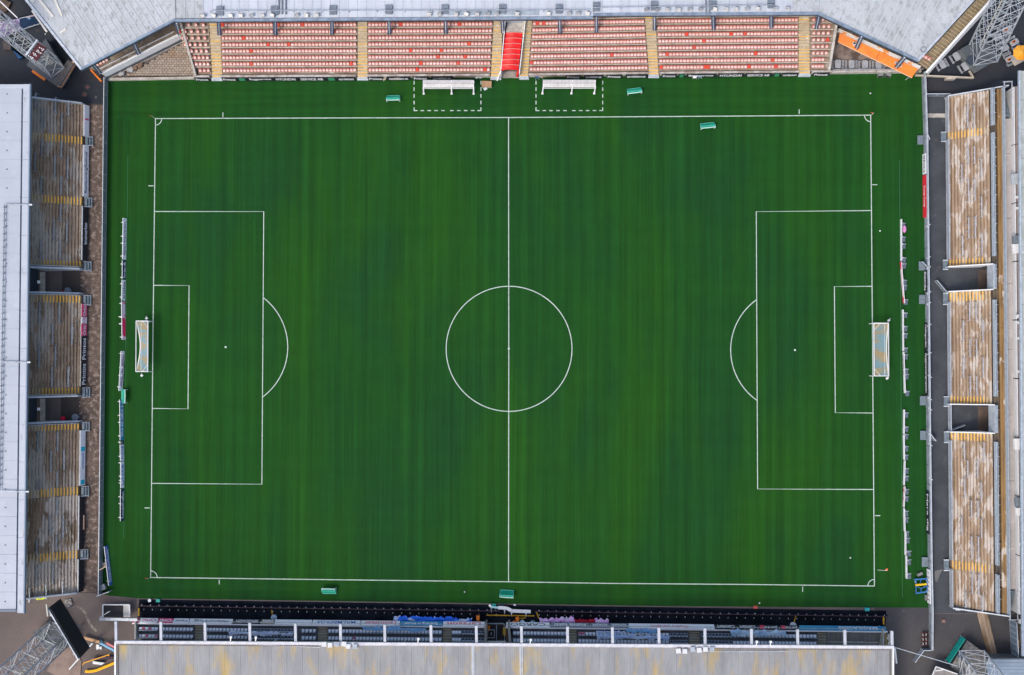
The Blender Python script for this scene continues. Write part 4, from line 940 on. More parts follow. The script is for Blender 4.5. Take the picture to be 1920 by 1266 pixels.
# --- wall between turf and east walkway with boards and braces
ef = thing('pitch_fence', P(1736, 640, 0), 'low steel fence and wall between the turf and the slate east walkway', 'fence')
efp = [(1727.5, 138), (1731.5, 262), (1734, 500), (1736.5, 800), (1739.5, 1050), (1741.5, 1150), (1741, 1216)]
for (u0, v0), (u1, v1) in zip(efp, efp[1:]):
    n = max(1, int((v1 - v0) / 32))
    for k in range(n):
        a, b = P(lerp(u0, u1, k / n), lerp(v0, v1, k / n), 0), P(lerp(u0, u1, (k + 1) / n), lerp(v0, v1, (k + 1) / n), 0); d = (b - a).normalized(); nn = Vector((-d.y, d.x, 0))
        q = [a + d * .04, b - d * .04, b - d * .04 + nn * .12, a + d * .04 + nn * .12]
        MB().hexa(q, [p + Vector((0, 0, 1.2)) for p in q]).build('panel', M('fence_board', (0.30, 0.34, 0.38), (0.22, 0.25, 0.29), .8, fine=.08), ef)
        m = MB().bar(a + nn * .2 + Vector((0, 0, 1.25)), b + nn * .2 + Vector((0, 0, 1.25)), .14).bar(a + nn * .2, a + nn * .2 + Vector((0, 0, 1.2)), .06); m.build('rail', lgrey, ef)
for v in (424, 484, 503, 550, 570, 611, 664, 705, 747, 766, 815, 833, 897):
    u = interp([(a[1], a[0]) for a in efp], v) + 3; s = -3 if v < 688 else 3
    MB().bar(P(u + 1, v - s * .3, 1.2), P(u + 8, v + s, .9), .1).build('brace', white, ef)
for v0, v1 in ((254, 271), (490, 507), (553, 570), (743, 760), (808, 825), (1045, 1063)):
    u = interp([(a[1], a[0]) for a in efp], v0) - 11
    tag(MB().pprism([(u, v1), (u + 11.5, v1), (u + 11.5, v0), (u, v0)], .3, .38).bar(P(u + 1, v0 + 1, .3), P(u + 1, v0 + 1, 0), .06).bar(P(u + 1, v1 - 1, .3), P(u + 1, v1 - 1, 0), .06).build('step_platform', grating, ef))
def eboard(v0, v1, mat, tx, ink, lb, **kw):
    f = lambda v: P(interp([(a[1], a[0]) for a in efp], v) - .2, v, 0)
    return wall_board(f(v0), f(v1), .1, 1.15, mat, tx, ink, lb, (-1, 0, 0), lean=.12, **kw)
eboard(290, 328, ad_white, 'SERVICE', ink_d, 'white board with dark print on the east fence just above the red board')
eboard(330, 409, M('red_ad_board', (0.65, 0.02, 0.04)), 'Coop Coop', ink_w, 'long red board on the upper east fence facing the turf', fit=.5, shift=.25)
eboard(508, 548, ad_dark, 'Elektriska', ink_w, 'dark board with white lettering on the east fence level with the right tunnel')
eboard(606, 655, ad_dark, 'Hallagarden', ink_w, 'dark lettered board on the east fence behind the right goal')
eboard(657, 742, ad_dark, 'Byggmastargruppen', ink_w, 'long dark board with silver lettering on the east fence below the right goal')
eboard(920, 1000, ad_dark, 'Nara dig', ink_w, 'dark board with a brown stain on the lower east fence')
eboard(1066, 1130, ad_white, '/ / / / / / /', ink_d, 'striped white and dark board on the east fence behind the blue frame')
fence('fence_gate', P(1724.5, 493, 0), P(1736, 504, 0), 1.3, 1, 'open steel gate leaf leaning over the upper platform on the east fence', 'gate', pm=grating)
fence('fence_gate', P(1753, 527, 0), P(1773, 551, 0), 1.0, 1, 'open pale gate leaf in front of the upper right tunnel', 'gate', pm=grating)
fence('fence_gate', P(1805, 797, 0), P(1775, 808, 0), 1.0, 1, 'open pale gate leaf inside the lower right tunnel', 'gate', pm=grating)
fence('fence_gate', P(1733, 252, 0), P(1738.5, 264, 0), 1.2, 1, 'open gate leaf beside the topmost platform of the east fence', 'gate', pm=M('peach_panel', (0.6, 0.42, 0.33)))
fence('fence_gate', P(1739, 812, 0), P(1750, 826, 0), 1.2, 1, 'open gate leaf on the east walkway beside the lower tunnel', 'gate', pm=lgrey)
fence('walkway_fence', P(1733, 180, 0), P(1776, 180, 0), 1.3, 2, 'grey panel fence closing the top end of the east walkway', pm=grating)
fence('yard_fence', P(1741, 1216, 0), P(1727, 1216, 0), 1.2, 1, 'short return of grey fence at the lower end of the east fence', pm=grating)
fence('yard_fence', P(1727, 1217, 0), P(1711.5, 1238, 0), 1.2, 2, 'slanting pale fence in the south east yard', pm=lgrey)
tag(MB().pprism([(1737, 220.5), (1772, 220.5), (1772, 213), (1737, 213)], -.05, .06).build('concrete_strip', concrete_l), 'cracked concrete strip with moss crossing the top of the east walkway', 'concrete strip')

# ================================================================== SOUTH GRANDSTAND
SRZ = 8.0
south = thing('south_grandstand', P(950, 1200, 0), 'south grandstand with a big grey lichen stained roof and two visible seat rows', 'grandstand')
sv = lambda x: 1161 + (x - 258) * .0112           # foot of the front wall (row of pixels)
def SP(x, dv, z): return P(x, sv(x) + dv, z)
deck_s = M('south_deck', (0.13, 0.14, 0.15), (0.09, 0.10, 0.11), .6, fine=.12, c3=(0.14, 0.14, 0.13), scale3=1, thr3=(.6, .75))
aisle_s = M('south_stair', (0.26, 0.25, 0.21), (0.19, 0.18, 0.15), 1, fine=.1)
seat_w = M('pale_grey_seat', (0.82, 0.84, 0.88), (0.74, 0.78, 0.82), 1.5, rough=.45); seat_n = M('navy_seat_shell', (0.44, 0.49, 0.57), (0.34, 0.39, 0.48), 2); seat_dk = M('dark_slate_seat', (0.035, 0.055, 0.085), (0.05, 0.07, 0.1), 2)
seat_pk = M('rose_red_seat', (0.55, 0.05, 0.09), (0.6, 0.2, 0.25), 2)
rows = [(7, 1.6), (14, 2.0), (26, 2.4), (40, 2.8), (52, 3.2)]
xs_b = [(262, 364.5), (382, 595), (615, 829), (848, 909)], [(960, 1066), (1082, 1291), (1313, 1531.5)]
for side in xs_b:
    for x0, x1 in side:
        for ri, ((d0, z), (d1, _)) in enumerate(zip(rows, rows[1:])):
            n = max(1, int((x1 - x0) / 70))
            m = MB()
            for k in range(n):
                a, b = lerp(x0, x1, k / n), lerp(x0, x1, (k + 1) / n)
                stepbox(m, SP(a, d0, z), SP(b, d0, z), SP(a, d1 - .2, z), SP(b, d1 - .2, z), z)
            m.build('terrace_step', deck_s, south)
for x0, x1 in ((365, 381.5), (595.5, 614.5), (829.5, 847.5), (1066.5, 1081.5), (1291.5, 1312.5), (1532, 1549.5)):
    for k in range(8):
        d0, d1 = 7 + k * 5.2, 7 + (k + 1) * 5.2 - .25; z = 1.55 + k * .2
        m = MB(); stepbox(m, SP(x0, d0, z), SP(x1, d0, z), SP(x0, d1, z), SP(x1, d1, z), z); o = m.build('stair_tread', aisle_s, south)
        MB().bar(SP(x0 + 1, d0 + .6, z + .01), SP(x1 - 1, d0 + .6, z + .01), .07, .03).build('nosing', yellow_old, o)
m = MB(); stepbox(m, SP(1550, 7, 1.7), SP(1652, 7, 1.7), SP(1550, 42, 1.7), SP(1652, 42, 1.7), 1.7); m.build('bare_deck', M('ribbed_deck', (0.16, 0.16, 0.15), (0.22, 0.21, 0.19), .8, (6, .3, 1), thr=(.4, .6)), south)
for k in range(1, 26): MB().bar(SP(1550 + k * 3.95, 8, 1.72), SP(1550 + k * 3.95, 26, 1.72), .05).build('deck_rib', aisle_s, south)
MB().bar(SP(1550, 28, 1.75), SP(1652, 28, 1.75), .14).build('deck_kerb', concrete_l, south)
s_pale, s_mb = seat_mesh('seat', seat_w, seat_n); s_dark, _ = seat_mesh('seat', seat_dk, seat_n); s_pink, _ = seat_mesh('seat', seat_pk, seat_n)
gr = [(262, 298, 'w'), (305, 364, 'w'), (387, 412, 'w'), (412, 466, 'w'), (471, 553, 'd'), (566, 594, 'w'), (616, 829, 'w'), (848, 865, 'w'), (866, 908, 'd'), (962, 1064, 'w'), (1084, 1254, 'w'), (1255, 1290, 'd'), (1314, 1372, 'd'), (1373, 1530, 'w')]
cnt = 0
for x0, x1, kd in gr:
    n = max(1, round((x1 - x0) / 6.45))
    for ri, (d, z) in enumerate(((12.5, 1.6), (24.5, 2.0))):
        zz = z + (.4 if ri else 0) * 0
        for k in range(n):
            x = lerp(x0, x1, (k + .5) / n); zt = rows[1][1] if ri == 0 else rows[1][1]
            p = SP(x, d + (4 if ri == 0 else 5.5), 2.0 if ri == 0 else 2.4); p.z = 2.0 if ri == 0 else 2.4
            pinkish = (x < 300 and random.random() < .3) or (1474 < x < 1514 and ri == 0) or (abs(x - 666) < 4 and ri == 1) or (abs(x - 1091) < 4 and ri == 0)
            me = s_pink if pinkish else (s_dark if kd == 'd' and not (x > 1373) else s_pale)
            if cnt < 300:
                o = place_part(me, 'seat', south, p, math.pi + math.radians(random.uniform(-2, 2)))
                if pinkish: o['label'] = 'rose red seat'
                cnt += 1
            else:
                if cnt == 300: restS = MB(); restD = MB()
                t = restD if me is s_dark else restS; R = Matrix.Rotation(math.pi, 3, 'Z'); off = len(t.v)
                t.v += [R @ q + p for q in s_mb.v]; t.f += [tuple(i + off for i in f) for f in s_mb.f]; t.mi += s_mb.mi; cnt += 1
tag(restS.build('remaining_seats', [seat_w, seat_n], south), kind='stuff')
if restD.v: tag(restD.build('remaining_seats', [seat_dk, seat_n], south), kind='stuff')
for x0, x1 in ((258, 911), (949, 1656)):
    n = int((x1 - x0) / 60)
    for k in range(n):
        a, b = SP(lerp(x0, x1, k / n), 0, 0), SP(lerp(x0, x1, (k + 1) / n), 0, 0); q = [a + Vector((0, -.14, 0)), b + Vector((0, -.14, 0)), b, a]
        MB().hexa([p + Vector((0, -.10, 0)) for p in q[:2]] + [p for p in q[2:]][0:0] + [p + Vector((0, -.14, 0)) for p in q[2:]], [p + Vector((0, -.10, 2.4)) for p in q[:2]] + [p + Vector((0, -.14, 2.4)) for p in q[2:]]).build('front_wall', deck_s, south) if False else MB().hexa([a + Vector((0, -.24, 0)), b + Vector((0, -.24, 0)), b + Vector((0, -.06, 0)), a + Vector((0, -.06, 0))], [a + Vector((0, -.24, 2.2)), b + Vector((0, -.24, 2.2)), b + Vector((0, -.06, 2.2)), a + Vector((0, -.06, 2.2))]).build('front_wall', white, south)
    MB().bar(SP(x0, 3.2, 2.7), SP(x1, 3.2, 2.7), .07).build('front_rail', grey_m, south)
for x in (254.5, 1655.5): parapet(SP(x, 2, 2), SP(x, 40, 3.5), 2.3, 3.8, .22, concrete_l, south, 'side_wall')
# central opening with its dark gate
MB().pprism([(912, 1203), (949, 1203), (949, 1172), (912, 1172)], -.03, .02).build('opening_floor', dark_m, south)
for x in (910.5, 953.5): 
    a, b = SP(x, 0, 2.4), SP(x + (0 if x < 930 else 3), 36, 3.6); parapet(a, b, 2.5, 3.9, .3, M('worn_grey_wall', (0.3, 0.29, 0.27), (0.2, 0.19, 0.18), 1.5), south, 'side_wall')
m = MB()
for a, b in (((914, 1169), (944, 1169)), ((914, 1181), (927, 1181)), ((914, 1196), (927, 1196)), ((914, 1181), (914, 1196)), ((927, 1181), (927, 1196)), ((945, 1169), (946.5, 1203)), ((931, 1172), (931, 1200))): m.bar(P(a[0], a[1], 1), P(b[0], b[1], 1), .1)
m.build('gate_frame', M('frame_grey', (0.3, 0.34, 0.38)), south); MB().bar(P(921, 1186, 1.1), P(921, 1191, 1.1), .12).build('gate_handle', lgrey, south)
MB().bar(P(914, 1204, 1.5), P(948, 1204, 1.5), .3).build('lintel', white, south)
# roof
roofS = M('grey_corrugated_roof', (0.285, 0.29, 0.295), (0.24, 0.245, 0.25), .4, (1.5, .5, 1), c3=(0.50, 0.33, 0.05), scale3=.3, st3=(1.9, .55, 1), thr3=(.50, .78), fine=.09, fscale=2.2, fst=(1, .2, 1), rough=.6, detail=7)
def lichen(m):
    t = m.node_tree; N = t.nodes; L = t.links; b = N['Principled BSDF']
    geo = N.new('ShaderNodeNewGeometry'); sp = N.new('ShaderNodeSeparateXYZ'); L.new(geo.outputs['Position'], sp.inputs[0])
    mt = N.new('ShaderNodeMath'); mt.operation = 'MULTIPLY'; mt.inputs[1].default_value = 2 * math.pi / .25; L.new(sp.outputs[0], mt.inputs[0])
    sn = N.new('ShaderNodeMath'); sn.operation = 'SINE'; L.new(mt.outputs[0], sn.inputs[0])
    bp = N.new('ShaderNodeBump'); bp.inputs['Strength'].default_value = .22; bp.inputs['Distance'].default_value = .02; L.new(sn.outputs[0], bp.inputs['Height']); L.new(bp.outputs[0], b.inputs['Normal'])
lichen(roofS)
rv = lambda x: 1207 + (x - 217) * .0066
edges = [217.5, 888, 979, 1674]
for e0, e1 in zip(edges, edges[1:]):
    n = int((e1 - e0) / 28)
    for k in range(n):
        a, b = lerp(e0, e1, k / n) + .15, lerp(e0, e1, (k + 1) / n) - .1
        zt = SRZ + (.008 if k % 2 else 0)
        MB().pprism([(a, 1420), (b, 1420), (b, rv(b)), (a, rv(a))], SRZ - .3, zt).build('roof_panel', roofS, south)
for x in (885.5, 888.5, 975.5, 979): MB().bar(P(x, rv(x), SRZ + .06), P(x + .5, 1420, SRZ + .06), .13, .14).build('roof_seam', lgrey, south)
for x0, x1 in ((216, 560), (560, 950), (950, 1300), (1300, 1676)):
    MB().bar(P(x0, rv(x0) - 3.5, SRZ + .02), P(x1 - .3, rv(x1) - 3.5, SRZ + .02), .36, .42).build('gutter', M('white_gutter', (0.66, 0.66, 0.70), (0.54, 0.54, 0.58), 1.5), south)
    MB().bar(P(x0, rv(x0) - .5, SRZ + .05), P(x1 - .3, rv(x1) - .5, SRZ + .05), .16, .2).build('gutter_lip', M('pale_lip', (0.5, 0.5, 0.52), (0.35, 0.35, 0.37), 3), south)
MB().bar(P(216.5, rv(216) - 3, SRZ + .02), P(216.5, 1400, SRZ + .02), .22, .3).build('verge', white, south); MB().bar(P(1674.5, rv(1674) - 3, SRZ + .02), P(1674, 1400, SRZ + .02), .22, .3).build('verge', white, south)
rung = M('rung_brown', (0.16, 0.14, 0.13)); bx = MB(); 
bx.box((0, 0, 0), (.14, .2, .14)); rung_me = bpy.data.meshes.new('snow_clip'); rung_me.from_pydata([tuple(p) for p in bx.v], [], bx.f); rung_me.materials.append(rung)
clips = [x for x in range(222, 598, 4)] + [x for x in range(1345, 1672, 4)]
for x in clips: place_part(rung_me, 'snow_clip', south, P(x, rv(x) + 1.6, SRZ + .1))
for k in range(14): place_part(rung_me, 'snow_clip', south, P(220.8, 1213 + k * 4, SRZ + .1)); place_part(rung_me, 'snow_clip', south, P(1669, 1220 + k * 4, SRZ + .1))
m = MB().bar(P(415, 1207, SRZ + .12), P(600, 1214, SRZ + .12), .06).bar(P(1340, 1222, SRZ + .12), P(1480, 1221, SRZ + .12), .06); m.build('cable', lgrey, south)
struts = [217.7, 302, 384.7, 468.6, 554, 638.5, 721.4, 808, 893, 977.6, 1063.9, 1148, 1235, 1321.4, 1408.5, 1495, 1583.6, 1671.8]
for x in struts:
    v0 = interp([(217, 1165), (302, 1166), (1583, 1181), (1672, 1183)], x)
    MB().bar(P(x, v0, SRZ - .1), P(x + .6, rv(x) - 6, SRZ - .1), .36, .35).build('roof_beam', M('beam_white', (0.50, 0.53, 0.58), (0.42, 0.45, 0.50), 1, rough=.5), south)
for x in (262, 520, 760, 1000, 1240, 1480, 1650): MB().bar(SP(x, 34, 2.6), Vector((SP(x, 34, 2.6).x, SP(x, 34, 2.6).y, SRZ - .3)), .2).build('column', lgrey, south)
for x, k in ((433, 1), (480, 1), (784.5, 1), (995, 1), (1419, 1), (1445, 1)):
    MB().bar(P(x, 1193 + (x - 217) * .0085, SRZ + .3), P(x - 1, 1200 + (x - 217) * .0085, SRZ + .2), .12).box(P(x, 1193 + (x - 217) * .0085, SRZ + .3), (.28, .28, .3)).build('roof_camera', white, south)
fl_n = 0
for grp, us in (('left', ((608, 1208.5), (619, 1210), (632, 1208.5), (645, 1208), (653, 1212.5), (665.5, 1213))), ('right', ((1272, 1221), (1284, 1221.5), (1299, 1218), (1311, 1219.5), (1322.5, 1218), (1335, 1218)))):
    for i, (u, v) in enumerate(us):
        c = P(u, v, SRZ + .5); r = thing('roof_floodlight', Vector((c.x, c.y, SRZ + .05)), '%s floodlight box in the %s cluster on the grey south roof edge' % (('first', 'second', 'third', 'fourth', 'fifth', 'last')[i] + ' from the left', grp), 'floodlight', 'floodlight clusters on the south roof')
        MB().box(c, (.62, .6, .3), random.uniform(-.15, .15), (-.3, 0, 0)).build('housing', white if i % 3 != 2 else lgrey, r); MB().box(c + Vector((0, .31, -.08)), (.5, .05, .26)).build('lamp_glass', lamp_g, r)
        MB().box(Vector((c.x, c.y, SRZ + .18)), (.12, .12, .3)).build('bracket', hatch, r)
# boards along the south wall, lettering upside down from above because they face the pitch
south_b = [(258, 270, ad_pink, '', ink_w, 'pink end piece at the left end of the south wall boards'),
 (271, 304, ad_white, 'Ortic', ad_pink, 'white board with pink marks, second from the left on the south wall'),
 (305, 332, ad_pink, 'Oral', ink_w, 'pink board with white print right of the first roof beam on the south wall'),
 (333, 362, ad_white, 'K-punkt', ink_d, 'white board with dark slanted print beside the pink board on the south wall'),
 (363, 443, ad_white, 'Hellstroms bygg', ink_d, 'long white board with faint dark lettering on the left part of the south wall'),
 (444, 495, ad_dark, 'BERGSLAGEN', ink_w, 'black board with big white capitals on the left part of the south wall'),
 (496, 520, M('beige_ad', (0.3, 0.27, 0.22)), 'Nolia', ink_w, 'small beige board between black and white boards on the south wall'),
 (521, 590, ad_white, '', ink_d, 'blank white board left of the board reading MALMBERGS on the south wall'),
 (591, 680, ad_white, 'MALMBERGS', ink_b, 'white board reading MALMBERGS in blue capitals on the south wall'),
 (681, 753, ad_white, 'Lanstrafiken', ink_r, 'white board with faint red print under the left end of the blue cloth'),
 (754, 832, ad_blue, 'Sjoberg o Mobil', ink_w, 'blue board with white print below the crumpled blue cloth'),
 (833, 911, ad_white, 'Larsson', ink_r, 'white board with faint pink print left of the central opening'),
 (950, 1031, ad_white, 'CARGO', ink_d, 'white board reading CARGO right of the central opening'),
 (1032, 1105, ad_grey, 'Kumla kakel', ink_w, 'dark grey board with white script below the pink and red cloth'),
 (1106, 1141, ad_grey, 'KUNGAR', ink_w, 'left one of two dark grey boards with white capitals on the south wall'),
 (1142, 1176, ad_grey, 'KUNGAR', ink_w, 'right one of two dark grey boards with white capitals on the south wall'),
 (1177, 1336, ad_white, 'Orebro transport', ink_r, 'longest white board right of the dark grey boards on the south wall'),
 (1337, 1378, ad_dark, 'Comfort', ink_w, 'first black board with white print right of the longest white board'),
 (1379, 1416, ad_dark, 'Comfort', ink_w, 'second black board with white print above the pale blue cloth'),
 (1417, 1456, ad_dark, 'perthans', ink_w, 'left black board with a red badge on the south wall'),
 (1457, 1493, ad_dark, 'perthans', ink_w, 'right black board with a red badge next to the blue board'),
 (1494, 1655, ad_blue, 'BERGSLAGENS', ink_w, 'long blue board at the right end of the south wall')]
for x0, x1, mt, tx, ik, lb in south_b:
    a, b = SP(x1 - .3, 0, 0) + Vector((0, -.05, 0)), SP(x0 + .3, 0, 0) + Vector((0, -.05, 0))
    long_ = x1 - x0 > 100
    wall_board(a, b, 1.6, 2.2, mt, tx, ik, lb, (0, 1, 0), tsize=.66, lean=.5, fit=.45 if long_ else .8, shift=(.1 if x0 > 1490 else .3) if long_ else .1, extra=[(.7, .92, ink_r)] if tx == 'perthans' else None)
# end beam left of the stand with shelter
tag(MB().bar(P(187, 1160.5, 2.2), P(258, 1162, 2.2), .4, .3).bar(P(187, 1158, 2.2), P(206, 1146, 2.2), .12).bar(P(192, 1161, 2.2), P(192, 1161, 0), .1).bar(P(223, 1161, 2.2), P(223, 1161, 0), .1).build('steel_beam', grey_m), 'long grey steel beam sticking out left of the south wall boards', 'beam')
sh = thing('shelter', P(217, 1146, 0), 'white framed black shelter with a pale right end, left of the south stand', 'shelter')
MB().pprism([(194, 1157), (231, 1157), (231, 1135), (194, 1135)], .9, 1.0).build('roof_sheet', dark_m, sh); MB().pprism([(231.3, 1157), (242.5, 1157), (242.5, 1134.5), (231.3, 1134.5)], .92, 1.1).build('pale_panel', M('pale_panel', (0.55, 0.54, 0.51), (0.45, 0.44, 0.42), 1), sh)
for a, b in (((193, 1134), (243, 1134)), ((193, 1134), (193, 1157)), ((243, 1134), (243.5, 1156.5))): MB().bar(P(a[0], a[1], 1.2), P(b[0], b[1], 1.2), .14).build('frame_bar', white, sh)
for u, v in ((194, 1135), (242, 1135), (194, 1156), (242, 1156)): MB().bar(P(u, v, 1.2), P(u, v, 0), .1).build('leg', white, sh)
# low black led board with brackets, in front of the south stand
lb = thing('led_board', P(960, 1143, 0), 'long low black screen board with brackets running along the whole south touchline', 'perimeter board')
nseg = 87
f = lambda t, z: P(lerp(262, 1663, t), lerp(1136, 1155.5, t) - 3.0, z)
brk = MB().box((0, 0, 0), (.07, .2, .1)); brk_me = bpy.data.meshes.new('bracket'); brk_me.from_pydata([tuple(p) for p in brk.v], [], brk.f); brk_me.materials.append(lgrey)
maroon = M('maroon_top', (0.06, 0.03, 0.045)); scr = M('dark_screen', (0.008, 0.014, 0.028), rough=.35)
for k in range(nseg):
    if .475 < k / nseg < .52: continue
    a, b = f(k / nseg + .0004, 0), f((k + 1) / nseg - .0004, 0)
    MB().hexa([a, b, b + Vector((0, -.12, 0)), a + Vector((0, -.12, 0))], [p + Vector((0, 0, 1.0)) for p in (a, b, b + Vector((0, -.12, 0)), a + Vector((0, -.12, 0)))]).build('screen_cabinet', [scr], lb)
    MB().bar(a + Vector((0, -.06, 1.02)), b + Vector((0, -.06, 1.02)), .1, .04).build('cap_strip', maroon, lb)
    place_part(brk_me, 'bracket', lb, lerp(a, b, .5) + Vector((0, .05, .9))); place_part(brk_me, 'bracket', lb, lerp(a, b, .5) + Vector((0, -.75, .05)))

# ------------------------------------------------ cloths
def cloth(name, quad, z, mats, label, nx=22, ny=6, amp=.25, seed=1, cat='cloth'):
    rnd = random.Random(seed); bm = bmesh.new(); g_ = []
    A, B, C_, D = [P(u, v, z) for u, v in quad]
    ph = [rnd.uniform(0, 6.28) for _ in range(6)]
    for j in range(ny + 1):
        row = []
        for i in range(nx + 1):
            s, t = i / nx, j / ny; p = lerp(lerp(A, B, s), lerp(D, C_, s), t)
            wob = .5 + .5 * math.sin(s * 17 + ph[0]) * math.sin(s * 7 + ph[1] + t * 2)
            if t in (0, 1): p = p + Vector((rnd.uniform(-.15, .15), rnd.uniform(-.22, .22), 0))
            p.z = z + amp * abs(math.sin(s * 31 + t * 3 + ph[2]) * .5 + math.sin(s * 13 - t * 4 + ph[3]) * .5) * (1 - .8 * abs(2 * t - 1)) + rnd.uniform(0, amp * .35)
            row.append(bm.verts.new(p))
        g_.append(row)
    for j in range(ny):
        for i in range(nx):
            fc = bm.faces.new((g_[j][i], g_[j][i + 1], g_[j + 1][i + 1], g_[j + 1][i])); fc.smooth = True
    me = bpy.data.meshes.new(name); c = (A + B + C_ + D) / 4
    for v in bm.verts: v.co -= c
    bmesh.ops.recalc_face_normals(bm, faces=bm.faces); bm.to_mesh(me); bm.free()
    me.materials.append(mats); o = bpy.data.objects.new(name, me); COL.objects.link(o); o.location = c; ORG[o.name] = c
    return tag(o, label, cat)
blue_c = M('blue_and_white_cloth', (0.02, 0.16, 0.80), (0.6, 0.7, 0.9), .55, thr=(.55, .6), rough=.7)
pink_c = M('pink_and_red_cloth', (0.62, 0.30, 0.62), (0.7, 0.62, 0.75), .8, thr=(.52, .58), c3=(0.5, 0.01, 0.05), scale3=.35, thr3=(.52, .55), rough=.7)
red_c = M('crimson_cloth', (0.45, 0.005, 0.03), (0.65, 0.6, 0.7), .7, thr=(.58, .62)); pale_c = M('pale_blue_cloth', (0.38, 0.52, 0.80), (0.55, 0.66, 0.85), .8, rough=.7); mid_c = M('sky_blue_cloth', (0.13, 0.32, 0.60), (0.2, 0.42, 0.68), .7)
lil = M('lilac_cloth', (0.74, 0.42, 0.78), (0.72, 0.66, 0.8), 1.0, thr=(.5, .58))
cloth('crumpled_cloth', [(738, 1155), (885, 1159), (884, 1167), (738, 1165)], .75, blue_c, 'crumpled royal blue and white cloth heaped along the south wall', nx=40, amp=.55, seed=2, cat='cloth')
cloth('crumpled_cloth', [(1012, 1161), (1075, 1156.5), (1080, 1169), (1012, 1167)], .75, lil, 'crumpled lilac and white cloth heaped right of the central south opening', amp=.5, seed=3)
cloth('crumpled_cloth', [(1078, 1161), (1118, 1161), (1118, 1170), (1078, 1169.5)], .75, red_c, 'crimson and white cloth heap between two lilac cloths by the south wall', nx=14, amp=.45, seed=4)
cloth('crumpled_cloth', [(1116, 1160), (1141, 1161), (1141, 1170), (1116, 1169.5)], .85, lil, 'small lilac cloth heap at the right end of the red one by the south wall', nx=10, amp=.45, seed=5)
cloth('draped_cloth', [(677, 1175), (800, 1177), (797, 1184), (684, 1181)], 2.9, mid_c, 'flat sky blue banner draped over the front seats near the blue cloth heap', amp=.12, seed=6)
cloth('draped_cloth', [(428, 1183), (550, 1186), (549, 1191.5), (430, 1190)], 3.1, M('white_cloth', (0.62, 0.68, 0.80), (0.45, 0.55, 0.75), 1), 'long whitish cloth lying on the left seat rows of the south stand', nx=30, amp=.2, seed=7)
cloth('draped_cloth', [(1118, 1189), (1257, 1192), (1254, 1200), (1120, 1198)], 3.1, pale_c, 'periwinkle cloth stretched between the seat rows right of the middle of the south stand', nx=30, amp=.2, seed=8)
cloth('draped_cloth', [(1118, 1182), (1172, 1183.5), (1172, 1187.5), (1118, 1187)], 3.0, pale_c, 'small pale blue cloth above the periwinkle cloth on the south seats', amp=.15, seed=10)
cloth('draped_cloth', [(1173, 1179.5), (1232, 1180.5), (1230, 1187), (1174, 1186)], 2.9, mid_c, 'mid blue banner hanging on the front seats right of the dark grey boards', amp=.12, seed=11)
cloth('draped_cloth', [(1367, 1180), (1473, 1183), (1474, 1192), (1372, 1191)], 2.95, M('ice_blue_cloth', (0.30, 0.50, 0.70), (0.5, 0.65, 0.8), .8), 'ice blue crumpled cloth over the front seats below the second black board', nx=26, amp=.25, seed=9)
cloth('crumpled_cloth', [(970, 1166), (984, 1164), (985, 1169), (972, 1170)], .6, M('white_plastic', (0.6, 0.7, 0.7)), 'small crumpled white plastic beside the orange bin at the south wall', nx=8, ny=4, amp=.3, seed=12, cat='plastic sheet')
# ------------------------------------------------ orange bins, yellow pipes, boxes at the south wall
for u, v, rz, lbn in ((897, 1156.5, 0, 'orange bin standing alone left of the central south opening'), (970.5, 1159, .15, 'orange bin under the right end of the long yellow pole'), (965.5, 1166, .5, 'tilted orange bin touching the CARGO board'), (916.5, 1175.5, .05, 'orange bin at the left side of the central south opening')):
    p = P(u, v, 0); r = thing('orange_bin', p, lbn, 'bin', 'orange wheeled bins')
    m = MB(); R = Matrix.Rotation(rz, 3, 'Z')
    m.hexa([p + R @ Vector((x * .7, y * .8, .08)) for x, y in ((-.22, -.3), (.22, -.3), (.22, .3), (-.22, .3))], [p + R @ Vector((x, y, .85)) for x, y in ((-.24, -.34), (.24, -.34), (.24, .34), (-.24, .34))]); m.build('bin_body', orange, r)
    m = MB(); m.hexa([p + R @ Vector((x, y, .86)) for x, y in ((-.15, -.42), (.15, -.42), (.27, .36), (-.27, .36))], [p + R @ Vector((x, y, .93)) for x, y in ((-.12, -.38), (.12, -.38), (.25, .34), (-.25, .34))]); m.build('lid', orange, r)
    for s in (-1, 1): MB().box(p + R @ Vector((s * .22, .3, .09)), (.06, .18, .18), rz).build('wheel', dark_m, r)
yel = M('golden_pipe', (0.70, 0.40, 0.02), (0.55, 0.3, 0.02), 1)
for a, b, wd, z, lbn, ct in (((912, 1153.5), (1002, 1155), .16, .12, 'long straight yellow pole lying on the black matting before the central opening', 'pole'), ((1006, 1148), (1010.5, 1160), .16, .12, 'short slanted yellow pole right of the long one', 'pole'), ((973, 1160), (986, 1158.5), .16, .1, 'small yellow piece lying beside the orange bin', 'pole'), ((260.5, 1140.5), (260.3, 1155), .2, .6, 'upright looking yellow pole at the left end of the black matting', 'pole'), ((509, 1143.5), (511.5, 1156), .14, .1, 'yellow pole beside the grey bin on the left part of the matting', 'pole'), ((1656.5, 1157), (1656.8, 1171), .2, .6, 'yellow pole at the right end of the black matting', 'pole'), ((1492.5, 1155), (1489, 1166), .15, .1, 'yellow pole leaning by the white tub on the right part of the matting', 'pole'), ((944, 1177), (944, 1191), .14, .9, 'thin yellow pole inside the central opening', 'pole'), ((947, 1177), (947.5, 1192), .24, 1.2, 'thick yellow bar at the right side of the central opening', 'pole')):  # the matting in these labels is the painted stand_shade_strip
    tag(MB().bar(P(a[0], a[1], z), P(b[0], b[1], z), wd, n=6).build('yellow_pole', yel), lbn, ct)
